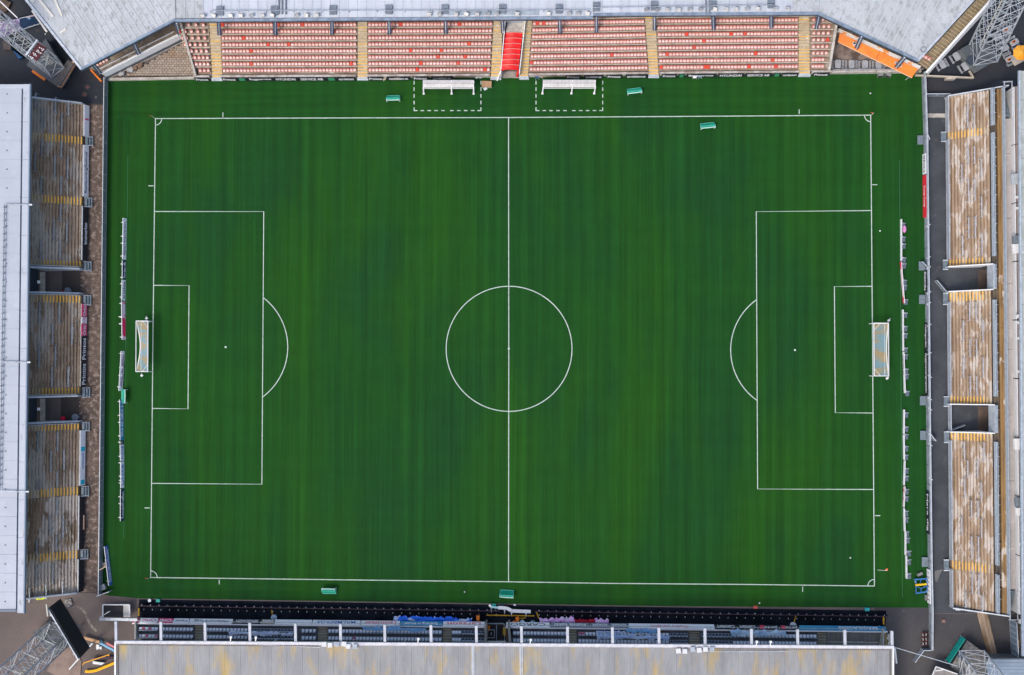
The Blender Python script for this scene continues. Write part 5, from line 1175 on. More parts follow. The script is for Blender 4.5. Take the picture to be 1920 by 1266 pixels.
bucket('litter_bin', 516, 1156, .4, .8, M('light_bin', (0.3, 0.4, 0.5)), 'pale blue grey bin on the left part of the black matting', 'bin')  # the black matting is the painted stand_shade_strip
bucket('white_tub', 1485.5, 1171, .42, .6, white, 'white tub with blue mark against the right part of the south wall', 'tub')
bucket('litter_bin', 999, 1167, .4, .8, M('light_bin', (0.3, 0.4, 0.5)), 'pale grey bin by the CARGO board right of the crumpled plastic', 'bin')
bucket('white_ball', 282, 1125, .22, .35, lgrey, 'small round white tub at the left end of the black screen board', 'tub')
for u, v, w_, h_, mt, lbn in ((297.5, 1125.8, .55, .3, teal, 'small mint crate on the matting near the left end of the screen board'), (926, 1134.5, .6, .4, teal, 'mint box beside the tipped board before the central opening'), (942, 1134.5, .4, .25, M('deep_teal', (0.0, 0.09, 0.09)), 'dark teal box before the central opening'), (965, 1134, .3, .15, white, 'small white box on the matting above the tipped board'), (1625, 1142, .6, .35, M('turquoise', (0.02, 0.4, 0.42)), 'turquoise crate near the right end of the screen board'), (1416, 1138.3, .55, .2, M('coral', (0.55, 0.1, 0.08)), 'flat coral red mat at the lower grass edge')):  # the matting in these labels is the painted stand_shade_strip
    m = MB(); c = P(u, v, .0); m.box(c + Vector((0, 0, h_ / 2)), (w_, w_ * .7, h_)); m.box(c + Vector((0, 0, h_ + .02)), (w_ * 1.06, w_ * .76, .04)); tag(m.build('small_crate', mt), lbn, 'crate')
tb = thing('tipped_board', P(955, 1140, 0), 'crooked white and aqua board with feet lying in a gap of the black screen board', 'board')
pts = [(917, 1134), (921, 1138), (934, 1139.5), (950, 1140.5), (960, 1145.5), (995, 1147)]
for (a, b), mt in zip(zip(pts, pts[1:]), (white, M('aqua', (0.35, 0.62, 0.66)), ad_white, ad_white, ad_white)):
    MB().bar(P(a[0], a[1], .75), P(b[0], b[1], .75), .3 if a[0] < 930 else .48, .06).build('panel', mt, tb)
for u, v in ((921.5, 1140), (946.5, 1143), (959.5, 1147), (986.5, 1148)):
    MB().prism([P(u - 1.6, v, 0), P(u, v + 8, 0), P(u + 1.6, v, 0)], 0, .5).build('foot', lgrey, tb)

# ================================================================== THINGS ON THE TURF
# --- goals
def goal(cu, v0, v1, depth, s, label, zt=2.44, sag=.42):
    """cu: pixel column of the crossbar; s=-1 net to the left, +1 to the right"""
    a, b = P(cu, v0, zt), P(cu + .5 * s, v1, zt); r = thing('football_goal', (a.x, (a.y + b.y) / 2, 0), label, 'goal', 'full size football goals')
    out = Vector((s, 0, 0)); d1 = depth
    MB().bar(a, b, .13, n=8).build('crossbar', white, r)
    for p in (a, b): MB().bar(p, Vector((p.x, p.y, 0)), .13, n=8).build('post', white, r)
    ta, tb_ = a + out * d1, b + out * d1
    for p, q in ((a, ta), (b, tb_)):
        MB().bar(p, q, .1).build('side_arm', white, r)
        MB().bar(Vector((p.x, p.y, .05)), Vector((q.x + s * .1, q.y, .05)), .08).build('ground_bar', white, r)
        MB().bar(q, Vector((q.x + s * .1, q.y, .05)), .07).build('back_stay', white, r)
    MB().bar(Vector((ta.x + s * .1, ta.y, .05)), Vector((tb_.x + s * .1, tb_.y, .05)), .08).build('back_bar', white, r)
    m = MB(); K = 14; pts = []
    for k in range(K + 1):
        t = k / K; p = lerp(ta, tb_, t); p.x -= s * sag * math.sin(math.pi * t); p.z -= .1 + .15 * math.sin(math.pi * t); pts.append(p)
    for p, q in zip(pts, pts[1:]): m.bar(p, q, .15, .07)
    m.build('net_rope', M('cream_rope', (0.70, 0.68, 0.6)), r)
    MB().bar(ta, tb_, .09).build('upper_back_bar', white, r)
    for k, (p, q) in enumerate(((lerp(a, b, .14), a + out * d1 * .45), (lerp(a, b, .86), b + out * d1 * .45))): MB().bar(p, q, .05).build('corner_brace', white, r)
    # netting: fine cord mesh, top, back and sides
    m = MB(); nu, nw_ = 60, 15
    def Q(t, w_): 
        p = lerp(lerp(a, b, t), lerp(ta, tb_, t), w_); p.x -= s * sag * math.sin(math.pi * t) * w_; p.z -= .05 + .22 * math.sin(math.pi * t) * math.sin(math.pi * min(w_ * .7, 1)); return p
    cw = .042
    for i in range(nu + 1):
        t = i / nu
        for j in range(nw_):
            p, q = Q(t, j / nw_), Q(t, (j + 1) / nw_); m.add([p + Vector((0, cw / 2, 0)), p - Vector((0, cw / 2, 0)), q - Vector((0, cw / 2, 0)), q + Vector((0, cw / 2, 0))], [(0, 1, 2, 3)])
    for j in range(nw_ + 1):
        for i in range(0, nu):
            p, q = Q(i / nu, j / nw_), Q((i + 1) / nu, j / nw_); m.add([p + Vector((cw / 2, 0, 0)), q + Vector((cw / 2, 0, 0)), q - Vector((cw / 2, 0, 0)), p - Vector((cw / 2, 0, 0))], [(0, 1, 2, 3)])
    for i in range(0, nu + 1, 2):    # hanging back
        p = Q(i / nu, 1); e = lerp(ta, tb_, i / nu) + Vector((s * .1, 0, 0)); e.z = .06
        m.add([p + Vector((0, .025, 0)), p - Vector((0, .025, 0)), e - Vector((0, .025, 0)), e + Vector((0, .025, 0))], [(0, 1, 2, 3)])
    tag(m.build('net', M('goal_net', (0.30, 0.46, 0.52), (0.55, 0.42, 0.24), .8, (.5, 1, 1), thr=(.44, .56), rough=.8), r), kind='stuff')
    return r
goal(277.5, 602, 697, 1.75, -1, 'white football goal at the left end with sagging bluish net', sag=.55)
goal(1638.5, 606, 705, 2.05, 1, 'white football goal at the right end with sagging bluish net', sag=.22)
for u, v, lbn in ((275.5, 597, 'small white net anchor above the left goal'), (266.5, 704, 'small white net anchor below the left goal'), (1666, 601, 'small white net anchor above the right goal'), (1663, 709.5, 'small white net anchor below the right goal')):
    c = P(u, v, 0); m = MB().box(c + Vector((0, 0, .1)), (.35, .28, .2), .6).bar(c + Vector((0, 0, .2)), c + Vector((.1, .3, .6)), .06); tag(m.build('net_anchor', white), lbn, 'anchor weight')
# --- training goals: white tube frame with green net
def mini(u, v, wpx, rz, label, net=1, dep=.85, hh=1.0):
    c = P(u, v, 0); r = thing('training_goal', (0, 0, 0), label, 'small goal', 'small green netted goals'); W = wpx * .0775 / 2
    T = white; tubes = M('mint_tube', (0.12, 0.52, 0.42))
    MB().bar((-W, 0, hh), (W, 0, hh), .09, n=6).build('crossbar', T, r)
    for s in (-1, 1):
        MB().bar((s * W, 0, hh), (s * W, 0, 0), .09).build('post', T, r)
        MB().bar((s * W, 0, .05), (s * W, dep, .05), .08).build('ground_bar', tubes, r); MB().bar((s * W, 0, hh), (s * W, dep * .35, hh), .08).bar((s * W, dep * .35, hh), (s * W, dep, .05), .08).build('side_frame', tubes, r)
    MB().bar((-W, dep * .35, hh), (W, dep * .35, hh), .05).build('upper_bar', tubes, r); MB().bar((-W, dep, .05), (W, dep, .05), .08).build('back_bar', tubes, r)
    m = MB(); n = 14
    for k in range(n + 1):
        x = -W + 2 * W * k / n; sag = .08 * math.sin(math.pi * k / n); q = [(x, .02, hh - sag), (x, dep * .35 - sag, hh - sag), (x, dep * .7 - sag * 2, hh * .52), (x, dep - .03, .06)]
        for (p1, p2) in zip(q, q[1:]): m.bar(p1, p2, .085, .02)
    for j in range(10):
        t = j / 9; y, z = (dep * .35 * t * 3, hh - .03) if t < .334 else (dep * (.35 + .65 * (t - .333) / .667), hh - (hh - .06) * (t - .333) / .667)
        for k in range(n): m.bar((-W + 2 * W * k / n, y - .06 * math.sin(math.pi * (k + .5) / n), z), (-W + 2 * W * (k + 1) / n, y - .06 * math.sin(math.pi * (k + .5) / n), z), .085, .02)
    tag(m.build('net', M('green_net', (0.0, 0.40, 0.25), (0.0, 0.33, 0.2), 2), r), kind='stuff')
    r.location = c; r.rotation_euler = (0, 0, rz); return r
mini(738, 190.5, 24, .01, 'small white goal with green net left of the left technical area')
mini(1190, 177, 25.5, .12, 'small tilted goal with green net right of the right technical area')
mini(1327, 242, 25.5, .1, 'small mint framed goal lying just inside the upper touchline', net=2)
mini(618, 1102, 25, math.pi, 'small white goal with green net below the lower touchline left of the middle')
mini(950, 1117.5, 25, -.06, 'small wide framed green goal below the lower touchline at the halfway line', net=2, hh=1.1)
mini(239, 743, 25, -math.pi / 2 + .0 + math.pi, 'small white goal with green net turned sideways beside the left boards')
# --- dugouts
def dugout(u0, u1, v, label):
    a, b = P(u0, v, 2.0), P(u1, v, 2.0); r = thing('dugout', ((a.x + b.x) / 2, a.y, 0), label, 'dugout', 'white panelled dugouts')
    n = 14; panm_ = M('milky_panel', (0.50, 0.46, 0.43), (0.60, 0.57, 0.54), 1.3, rough=.4)
    for k in range(n):
        p, q = lerp(a, b, k / n), lerp(a, b, (k + 1) / n); g_ = .035
        for (y0, y1, z0, z1) in ((.02, -.44, 2.0, 2.02), (-.48, -.88, 2.02, 1.85)):
            qd = [Vector((p.x + g_, p.y + y0, z0)), Vector((p.x + g_, p.y + y1, z1)), Vector((q.x - g_, q.y + y1, z1)), Vector((q.x - g_, q.y + y0, z0))]
            MB().hexa([w_ - Vector((0, 0, .03)) for w_ in qd], qd).build('roof_panel', panm_, r)
        MB().hexa([Vector((p.x + g_, p.y + .05, .1)), Vector((q.x - g_, p.y + .05, .1)), Vector((q.x - g_, p.y + .09, .1)), Vector((p.x + g_, p.y + .09, .1))], [Vector((p.x + g_, p.y + .05, 1.98)), Vector((q.x - g_, p.y + .05, 1.98)), Vector((q.x - g_, p.y + .09, 1.98)), Vector((p.x + g_, p.y + .09, 1.98))]).build('back_panel', panm_, r)
        MB().box(((p.x + q.x) / 2, p.y - .35, .42), (.42, .4, .06)).build('seat', dark_m, r)
        MB().bar(Vector((p.x, p.y + .05, 2.03)), Vector((p.x, p.y - .9, 1.88)), .05).build('rafter', lgrey, r)
    for y, z in ((.05, 2.03), (-.46, 2.03), (-.93, 1.85), (-1.05, 1.6)): MB().bar(Vector((a.x, a.y + y, z)), Vector((b.x, b.y + y, z)), .07).build('rail', white if y < -.9 else lgrey, r)
    for t in (0, .56, 1):
        p = lerp(a, b, t); m = MB(); m.bar(Vector((p.x, p.y + .05, 2.0)), Vector((p.x, p.y - .95, 1.86)), .09).bar(Vector((p.x, p.y - .95, 1.86)), Vector((p.x - .12, p.y - 1.45, .05)), .16).bar(Vector((p.x, p.y + .07, 2)), Vector((p.x, p.y + .07, 0)), .08).box((p.x - .12, p.y - 1.42, .06), (.3, .3, .1)); m.build('frame', white, r)
    return r
dugout(793.5, 888, 151.5, 'left of two long white panelled dugouts below the north stand')
dugout(1018.5, 1116.5, 151, 'right of two long white panelled dugouts below the north stand')
def table(name, u, v, w_, d_, h, topm, legm, rz, label, cat='table'):
    c = P(u, v, 0); r = thing(name, (0, 0, 0), label, cat); MB().box((0, 0, h), (w_, d_, .06)).build('top', topm, r)
    for x in (-1, 1):
        for y in (-1, 1): MB().bar((x * w_ * .46, y * d_ * .46, h - .03), (x * w_ * .46, y * d_ * .46, 0), .06).build('leg', legm, r)
    MB().bar((-w_ * .46, -d_ * .46, h * .4), (w_ * .46, -d_ * .46, h * .4), .05).build('stretcher', legm, r)
    r.location = c; r.rotation_euler = (0, 0, rz); return r
woodl = M('tan_wood', (0.42, 0.26, 0.14), (0.33, 0.2, 0.11), 1.5, (5, .5, 1))
table('wooden_table', 913, 160, 1.45, .9, .75, woodl, M('pale_leg', (0.5, 0.47, 0.42)), -.02, 'brown topped wooden table beside the right edge of the left technical area')
tag(MB().box(P(910, 166.5, .05), (.5, .4, .08), .5).build('paper_box', M('pale_blue_box', (0.55, 0.65, 0.7))), 'pale blue box on the turf under the brown topped wooden table', 'box')
def chair(u, v, rz, mat, label, cat='chair'):
    r = thing('plastic_chair', (0, 0, 0), label, cat); MB().box((0, 0, .45), (.5, .48, .05)).build('seat', mat, r); MB().box((0, .26, .72), (.5, .05, .5), 0, (-.15, 0, 0)).build('backrest', mat, r)
    for x in (-1, 1):
        for y in (-1, 1): MB().bar((x * .22, y * .21, .44), (x * .25, y * .28, 0), .05).build('leg', lgrey, r)
        MB().bar((x * .27, -.1, .65), (x * .27, .25, .68), .05).build('armrest', mat, r)
    r.location = P(u, v, 0); r.rotation_euler = (0, 0, rz); return r
bl_ch = M('navy_chair', (0.03, 0.08, 0.2))
chair(1007, 146, .1, bl_ch, 'dark blue chair at the top left corner of the right technical area')
chair(1015, 144, -.2, M('tan_chair', (0.4, 0.3, 0.25)), 'tan chair right beside the dark blue chair below the north wall')
chair(1302, 145, 0, white, 'white chair against the north wall, left of the slate one'); chair(1312, 144.5, .1, M('slate_chair', (0.12, 0.2, 0.28)), 'slate blue chair against the north wall, right of the white one')
stool_m = M('brown_stool', (0.36, 0.22, 0.15), (0.5, 0.42, 0.35), 3)
for u, v, lbn in ((721, 149, 'leftmost of three round brown stools below the north wall'), (737, 148, 'middle one of three round brown stools below the north wall'), (745.5, 148, 'right one of three round brown stools below the north wall')):
    c = P(u, v, 0); r = thing('round_stool', c, lbn, 'stool', 'brown stools below the north wall'); n = 10
    MB().prism([c + Vector((.27 * math.cos(i * 2 * math.pi / n), .27 * math.sin(i * 2 * math.pi / n), 0)) for i in range(n)], .42, .5).build('seat', stool_m, r)
    for k in range(3): MB().bar(c + Vector((.1 * math.cos(k * 2.1), .1 * math.sin(k * 2.1), .42)), c + Vector((.27 * math.cos(k * 2.1), .27 * math.sin(k * 2.1), 0)), .05).build('leg', lgrey, r)
def speaker(u, v, rz, label):
    r = thing('floor_speaker', (0, 0, 0), label, 'speaker'); MB().hexa([Vector(q) for q in ((-.38, -.3, 0), (.38, -.3, 0), (.38, .3, 0), (-.38, .3, 0))], [Vector(q) for q in ((-.38, -.1, .4), (.38, -.1, .4), (.38, .3, .5), (-.38, .3, .5))]).build('cabinet', M('speaker_grey', (0.22, 0.23, 0.22), (0.15, 0.15, 0.15), 4), r)
    MB().hexa([Vector(q) for q in ((-.33, -.30, .06), (.33, -.30, .06), (.33, -.27, .06), (-.33, -.27, .06))], [Vector(q) for q in ((-.33, -.15, .36), (.33, -.15, .36), (.33, -.12, .36), (-.33, -.12, .36))]).build('grille', dark_m, r); r.location = P(u, v, 0); r.rotation_euler = (0, 0, rz)
speaker(1650, 142, .05, 'left one of two grey floor boxes at the top right turf edge'); speaker(1664.5, 142, -.3, 'right one of two grey floor boxes at the top right turf edge')
speaker(1724, 1077, .4, 'pale grey double box on the turf above the blue frame'); speaker(1737, 1120, 1.5, 'grey box on the turf by the east fence below the blue frame')
for u, v, s_, mt, lbn in ((475.5, 148.5, .4, white, 'white box on the turf edge below the left north seats'), (506, 147.5, .3, lgrey, 'small grey box right of the white box below the left north seats'), (894, 145.5, .35, white, 'white carton right of the left dugout by the wall'), (900.5, 145.5, .35, lgrey, 'pale grey carton beside the white carton by the north wall'), (1412.5, 141, .35, lgrey, 'small grey carton below the right north seats'), (194.5, 1100, .85, M('grey_tub', (0.2, 0.23, 0.25), (0.3, 0.32, 0.34), 3), 'grey crate in the lower left turf corner behind the slanted blue board'), (197, 1057.5, .6, M('taupe_bag', (0.3, 0.26, 0.24)), 'taupe sack behind the slanted blue board')):
    c = P(u, v, 0); m = MB(); m.box(c + Vector((0, 0, s_ * .4)), (s_, s_ * .9, s_ * .8), .3); m.box(c + Vector((0, 0, s_ * .8 + .02)), (s_ * 1.08, s_ * .98, .05), .3); tag(m.build('carton', mt), lbn, 'box')
# --- corner flags
def flag(u, v, tu, tv, label, h=1.5, lean=None):
    base = P(u, v, 0); top = base + Vector((0, 0, h)) if lean is None else lean; r = thing('corner_flag', base, label, 'corner flag', 'corner flags'); n = 6
    MB().bar(base, top, .05, n=6).build('pole', M('pole_white', (0.75, 0.74, 0.7)), r); d = (base - top).normalized()
    s = Vector((.0, .0, 0)) + (Vector((-.42, .12, 0)) if lean is None else Vector((.1, .22, 0)))
    p0, p1 = top, top + d * .4; m = MB(); m.add([p0, p1, lerp(p0, p1, .5) + s * 1.0 + Vector((0, .1, 0)), p0 + s * .9], [(0, 1, 2, 3)]); m.add([q + Vector((0, .015, .01)) for q in (p0, p1, lerp(p0, p1, .5) + s, p0 + s * .9)], [(3, 2, 1, 0)]); m.build('pennant', M('flame_red', (0.85, 0.20, 0.08)), r)
flag(291, 222, 0, 0, 'small red corner flag at the top left pitch corner'); flag(1633, 216.5, 0, 0, 'small red corner flag at the top right pitch corner')
flag(283, 1082.5, 0, 0, 'red corner flag at the bottom left pitch corner'); flag(1645, 1069, 0, 0, 'corner flag with red tip lying on the turf above the bottom right corner', lean=P(1664, 1070, .12))
# --- rows of perimeter boards on the turf behind the goals
def brow(pts, face, segs, feet, label, h=.85, lettered=True):
    h = .72 if face > 0 else .62; LN = .26 if face > 0 else .02
    """pts: base pixels along the row, top to bottom; face: +1 looks right, -1 looks left; segs: (f0,f1,mat,text,ink)"""
    def at(t):
        tot = [0]
        for a, b in zip(pts, pts[1:]): tot.append(tot[-1] + math.hypot(b[0] - a[0], b[1] - a[1]))
        s = t * tot[-1]
        for i in range(len(pts) - 1):
            if s <= tot[i + 1] + 1e-6:
                k = (s - tot[i]) / (tot[i + 1] - tot[i]); return P(pts[i][0] + (pts[i + 1][0] - pts[i][0]) * k, pts[i][1] + (pts[i + 1][1] - pts[i][1]) * k, 0)
        return P(pts[-1][0], pts[-1][1], 0)
    r = thing('perimeter_boards', at(.5), label, 'perimeter boards', 'rows of boards on the turf behind the goals')
    for f0, f1, mt, tx, ik in segs:
        a, b = at(f0 + .001), at(f1 - .001); d = (a - b).normalized(); out = Vector((face, 0, 0)); out = (out - d * out.dot(d)).normalized()
        n = max(1, int((a - b).length / 3.2))
        for k in range(n):
            jg = random.uniform(-.12, .12) if face < 0 else random.uniform(-.03, .03); jh = random.uniform(-.05, .05)
            p, q = lerp(a, b, k / n) - d * .05 + out * jg, lerp(a, b, (k + 1) / n) + d * .05 - out * jg * .5; bk = -out * .06
            MB().hexa([p, q, q + bk, p + bk], [w_ + Vector((0, 0, h)) - out * LN for w_ in (p, q, q + bk, p + bk)]).build('board', [mt], r)
            p = p - out * LN; q = q - out * LN; MB().bar(p + bk * .5 + Vector((0, 0, h + .02)), q + bk * .5 + Vector((0, 0, h + .02)), .08, .04).build('top_cap', white, r)
        if tx:
            if face > 0: s, e = b, a
            else: s, e = a, b
            dd = (e - s).normalized(); text(tx, s + dd * (e - s).length * .1 + out * -.01 + Vector((0, 0, h * .2)), dd, Vector((0, 0, h)) - out * LN, h * .6, ik, r, fit=(e - s).length * .8)
    for v in feet:
        t = (v - pts[0][1]) / (pts[-1][1] - pts[0][1]); p = at(t) + Vector((-face * .12, 0, 0)); o = Vector((-face, 0, 0))
        m = MB(); m.hexa([p + Vector((0, .24, 0)), p + o * .75 + Vector((0, .03, 0)), p + o * .75 - Vector((0, .03, 0)), p - Vector((0, .24, 0))], [p + Vector((0, .08, .6)), p + o * .5 + Vector((0, .02, .1)), p + o * .5 + Vector((0, -.02, .1)), p + Vector((0, -.08, .6))]); m.build('foot', white, r)
        if face < 0: MB().box(p + o * .3 + Vector((0, -.38, .16)), (.5, .6, .3)).build('ballast', M('ballast_grey', (0.10, 0.13, 0.17)), r)
    return r
whb = M('white_board_print', (0.82, 0.84, 0.86), fine=.05, fscale=2); pkw = M('pink_white_print', (0.84, 0.66, 0.72), (0.85, 0.03, 0.13), .45, (.4, 1, 1), thr=(.5, .53))
nvy = M('navy_board', (0.02, 0.04, 0.09))
brow([(237.5, 409), (236.5, 500), (235, 560), (232.5, 600), (236, 638)], 1, [(0, .345, whb, 'Sparbanken', ink_d), (.345, .505, nvy, 'nordea Ab', ink_w), (.505, .68, whb, 'friskis', ink_d), (.68, 1, pkw, '', ink_w)],
     (417, 443, 456, 480, 495, 520, 532, 557, 569, 594, 607, 632), 'upper left row of turf boards ending in a pink and white one')
brow([(234.5, 658), (234, 690), (229.5, 734)], 1, [(0, 1, whb, 'Wirsbo Installation', M('plum_lettering', (0.25, 0.02, 0.2)))], (663, 689, 704, 725.5), 'short white board row between the left goal and the sideways small goal')
brow([(231.5, 748), (232, 820), (233.5, 900), (232.5, 977)], 1, [(0, .34, ad_blue, 'AHLSELL', ink_w), (.34, .37, nvy, '', ink_w), (.37, .51, whb, 'SYDAB', ink_b), (.51, .73, whb, 'ONAB', ink_b), (.73, 1, nvy, 'Landskroken', ink_w)],
     (753, 779, 792, 817.5, 829.5, 855.5, 868, 893, 901, 906, 931.5, 944.5, 970.5), 'lower left row of boards with blue and white lettering')
brow([(202.5, 1022), (211, 1097)], 1, [(0, 1, M('royal_board', (0.03, 0.12, 0.4)), 'STADSBYGGARNA HOLDING', ink_w)], (1027, 1050.5, 1064.5, 1090), 'slanted royal blue board beside the lower end of the west fence')
brow([(1686.8, 411), (1688.5, 495), (1690, 540), (1692.5, 570)], -1, [(0, .5, whb, '', ink_w), (.5, 1, pkw, '', ink_w)], (419, 445, 458, 484, 495, 526, 536, 562.5), 'upper right row of boards, white above and pink below')
brow([(1691, 580), (1691, 650), (1692.5, 690), (1695, 738)], -1, [(0, .5, whb, '', ink_w), (.5, 1, whb, 'Narkes Elektriska', ink_d)], (587.5, 612.5, 626, 653, 665.5, 692.5, 702.5, 734), 'right row of boards level with the right goal')
brow([(1692.5, 767), (1692.5, 850), (1693.5, 905), (1692.5, 960), (1694, 1004), (1697.5, 1020), (1698, 1085)], -1, [(0, .45, whb, '', ink_d), (.45, .58, pkw, '', ink_w), (.58, 1, whb, '', ink_w)], (774.5, 801, 815, 837.5, 853.5, 879, 893, 918, 931.5, 958.5, 971, 997, 1009, 1034, 1050, 1076), 'longest right row of boards reaching down to the blue frame')
bgm = M('pink_beanbag', (0.70, 0.35, 0.60), (0.55, 0.2, 0.45), 2)
m = MB(); c = P(1694.5, 430, 0); n = 10
for j, (rr, z) in enumerate(((.3, 0), (.36, .3), (.3, .55), (.12, .72))): m.v += [c + Vector((rr * .8 * math.cos(i * 2 * math.pi / n), rr * 1.6 * math.sin(i * 2 * math.pi / n), z)) for i in range(n)]
for j in range(3): m.f += [(j * n + i, j * n + (i + 1) % n, (j + 1) * n + (i + 1) % n, (j + 1) * n + i) for i in range(n)]
m.f.append(tuple(range(3 * n, 4 * n))); m.mi = [0] * len(m.f); tag(m.build('bundled_sack', bgm), 'pink bundled sack hanging behind the upper right row of boards', 'sack')
# --- blue frame with yellow roller
bf = thing('turf_roller', P(1727, 1100, 0), 'blue steel frame with a yellow roller standing on the turf by the east fence', 'roller frame')
bpm = M('royal_frame', (0.03, 0.13, 0.42), (0.05, 0.2, 0.5), 2)
for a, b, w_ in (((1713, 1087), (1738, 1085), .16), ((1717, 1112.5), (1739, 1109.5), .16), ((1717.5, 1087), (1717.5, 1112), .1), ((1738, 1085), (1738.5, 1110), .1), ((1717.5, 1099), (1727, 1103.5), .1), ((1727, 1103.5), (1737.5, 1099), .1), ((1727, 1103.5), (1727, 1112), .08), ((1726, 1086), (1726, 1096), .08)):
    MB().bar(P(a[0], a[1], .5), P(b[0], b[1], .5), w_).build('frame_bar', bpm, bf)
MB().bar(P(1716.5, 1097, .55), P(1737.5, 1095, .55), .3, n=10).build('roller', M('golden_roller', (0.85, 0.5, 0.02)), bf)
for u, v in ((1716, 1091), (1717.5, 1109), (1737, 1089), (1737.5, 1108)): MB().bar(P(u, v, .5), P(u, v, 0), .09).build('leg', lgrey, bf); MB().box(P(u, v, .08), (.14, .22, .16)).build('wheel', lgrey, bf)
# scattered white things
for i, (u, v, lbn) in enumerate(((1594.5, 1046, 'tiny white ball near the bottom right corner of the pitch'), (1650, 433, 'tiny ball just outside the right goal line'), (1632, 175, 'tiny white ball above the top right corner'), (871, 1110, 'tiny ball below the lower touchline left of the halfway line'), (1424, 1131, 'tiny ball near the lower turf edge right of the middle'))):
    me = bpy.data.meshes.new('ball'); bm = bmesh.new(); bmesh.ops.create_icosphere(bm, subdivisions=2, radius=.11); bm.to_mesh(me); bm.free(); me.materials.append(white); o = bpy.data.objects.new('ball', me); COL.objects.link(o); o.location = P(u, v, .13); tag(o, lbn, 'ball')

# ================================================================== CORNER YARDS
def lattice(label, base, bz, top, tz, w0, w1, rz, length, n, mat, ladder=True):
    """tilted lattice mast from pixel base to pixel top, then on to its full length"""
    A = P(base[0], base[1], bz); B = P(top[0], top[1], tz); d = (B - A); full = A + d.normalized() * length
    r = thing('floodlight_mast', A, label, 'floodlight mast', 'lattice floodlight masts in the stadium corners')
    fwd = d.normalized(); x = fwd.cross(Vector((0, 0, 1))).normalized(); y = x.cross(fwd).normalized()
    x, y = x * math.cos(rz) + y * math.sin(rz), y * math.cos(rz) - x * math.sin(rz)
    def C(k, t):
        w_ = lerp(w0, w1, t) / 2; sx, sy = ((-1, -1), (1, -1), (1, 1), (-1, 1))[k % 4]; return lerp(A, full, t) + x * sx * w_ + y * sy * w_
    for k in range(4): MB().bar(C(k, 0), C(k, 1), .16).build('leg', mat, r)
    for i in range(n):
        t0, t1 = i / n, (i + 1) / n
        for k in range(4):
            MB().bar(C(k, t0), C(k + 1, t1), .06).build('brace', mat, r)
            if k % 2 == 0 or i % 2 == 0: MB().bar(C(k + 1, t0), C(k, t1), .06).build('brace', mat, r)
            if i % 2 == 0: MB().bar(C(k, t0), C(k + 1, t0), .055).build('brace', mat, r)
    if ladder:
        L = lambda t, s: lerp(A, full, t) + x * s * .28 + y * (lerp(w0, w1, t) * -.35)
        for s in (-1, 1): MB().bar(L(0, s), L(1, s), .09).build('ladder_rail', M('ladder_cream', (0.62, 0.6, 0.52)), r)
        m = MB()
        for i in range(int(length / .7)): t = i * .7 / length; m.bar(L(t, -1), L(t, 1), .05)
        tag(m.build('ladder_rungs', MATS['ladder_cream'], r), kind='stuff')
    # head with lamps
    hc = full; MB().box(hc, (6, .5, 3.5), math.atan2(x.y, x.x)).build('lamp_head', grey_m, r)
    return r, C
steel = M('mast_steel', (0.50, 0.54, 0.58), (0.38, 0.42, 0.46), 1.2, rough=.45, metal=.25)
slab = M('slate_block', (0.065, 0.08, 0.095), (0.085, 0.10, 0.115), .8, fine=.12); slab_l = M('grey_block_side', (0.17, 0.19, 0.20), (0.12, 0.135, 0.145), .9, fine=.12); concd = M('dark_cap_slab', (0.085, 0.08, 0.08), (0.12, 0.11, 0.11), 1)
def block(name, pts, zt, label, sidem, topm, cat='foundation block'):
    r = thing(name, P(sum(p[0] for p in pts) / len(pts), sum(p[1] for p in pts) / len(pts), 0), label, cat)
    q = [P(u, v, zt) for u, v in pts]; MB().prism(q, 0, zt - .15).build('body', sidem, r); c = sum(q, Vector()) / len(q)
    MB().prism([c + (p - c) * 1.02 for p in q], zt - .148, zt).build('top_slab', topm, r); return r
# top left
b1 = block('mast_foundation', [(50, 122), (108, 163), (124, 140), (86, 73), (80, 80)][:5], 1.6, 'dark slate foundation block under the top left mast', slab, slab)
MB().pprism([(97, 156), (112, 162), (138, 119), (127, 112)], 1.62, 1.85).build('cap_slab', concd, b1)
tag(MB().bar(P(140, 116.5, 1.3), P(111.5, 163.5, 1.3), .35, .9).build('orange_board', M('peach_orange', (0.75, 0.34, 0.12), (0.7, 0.5, 0.4), 2)), 'long orange edged board along the lower right side of the top left foundation', 'board')
tag(MB().bar(P(61, 133, .5), P(85, 150, .5), .42, .2).bar(P(63, 134, .4), P(63, 134, 0), .1).bar(P(83, 149, .4), P(83, 149, 0), .1).build('orange_bench', orange), 'short orange bench left of the top left foundation block', 'bench')
m1, C1 = lattice('silver lattice mast rising out of the top left corner past dark red panels', (102, 126), 1.9, (-14, 32), 16, 2.3, 1.9, 0, 42, 22, steel)
fr = M('maroon_panel', (0.06, 0.008, 0.012), (0.09, 0.012, 0.02), 2)
for a, b, c, d in (((63, 92), (72, 80), (79, 85), (70, 97)), ((71, 97.5), (80, 85.5), (87, 90), (77, 103)), ((54, 104), (62, 93), (69, 98), (61, 109)), ((62, 109.5), (70, 98.5), (77, 103.5), (68, 115))):
    MB().pprism([a, b, c, d][::-1], 9.4, 9.55).build('red_panel', fr, m1)
MB().bar(P(49, 104, 9.7), P(70.5, 75, 9.7), .26).build('platform_beam', lgrey, m1)
m = MB()
for i in range(16): m.box(P(54 + i * 1.7 + (i % 3) * 2, 105 - i * 1.3 + (i % 4) * 3, 9.7), (.14, .14, .12), i)
m.build('clamps', white, m1)
bs = thing('beer_tent_banner', P(55, 42, 0), 'navy banner with beer lettering leaning in the top left yard beside a purple part', 'banner')
q = [P(40, 56.5, .9), P(79, 43.5, .9), P(70, 27.5, 2.6), P(36.5, 35, 2.6)]
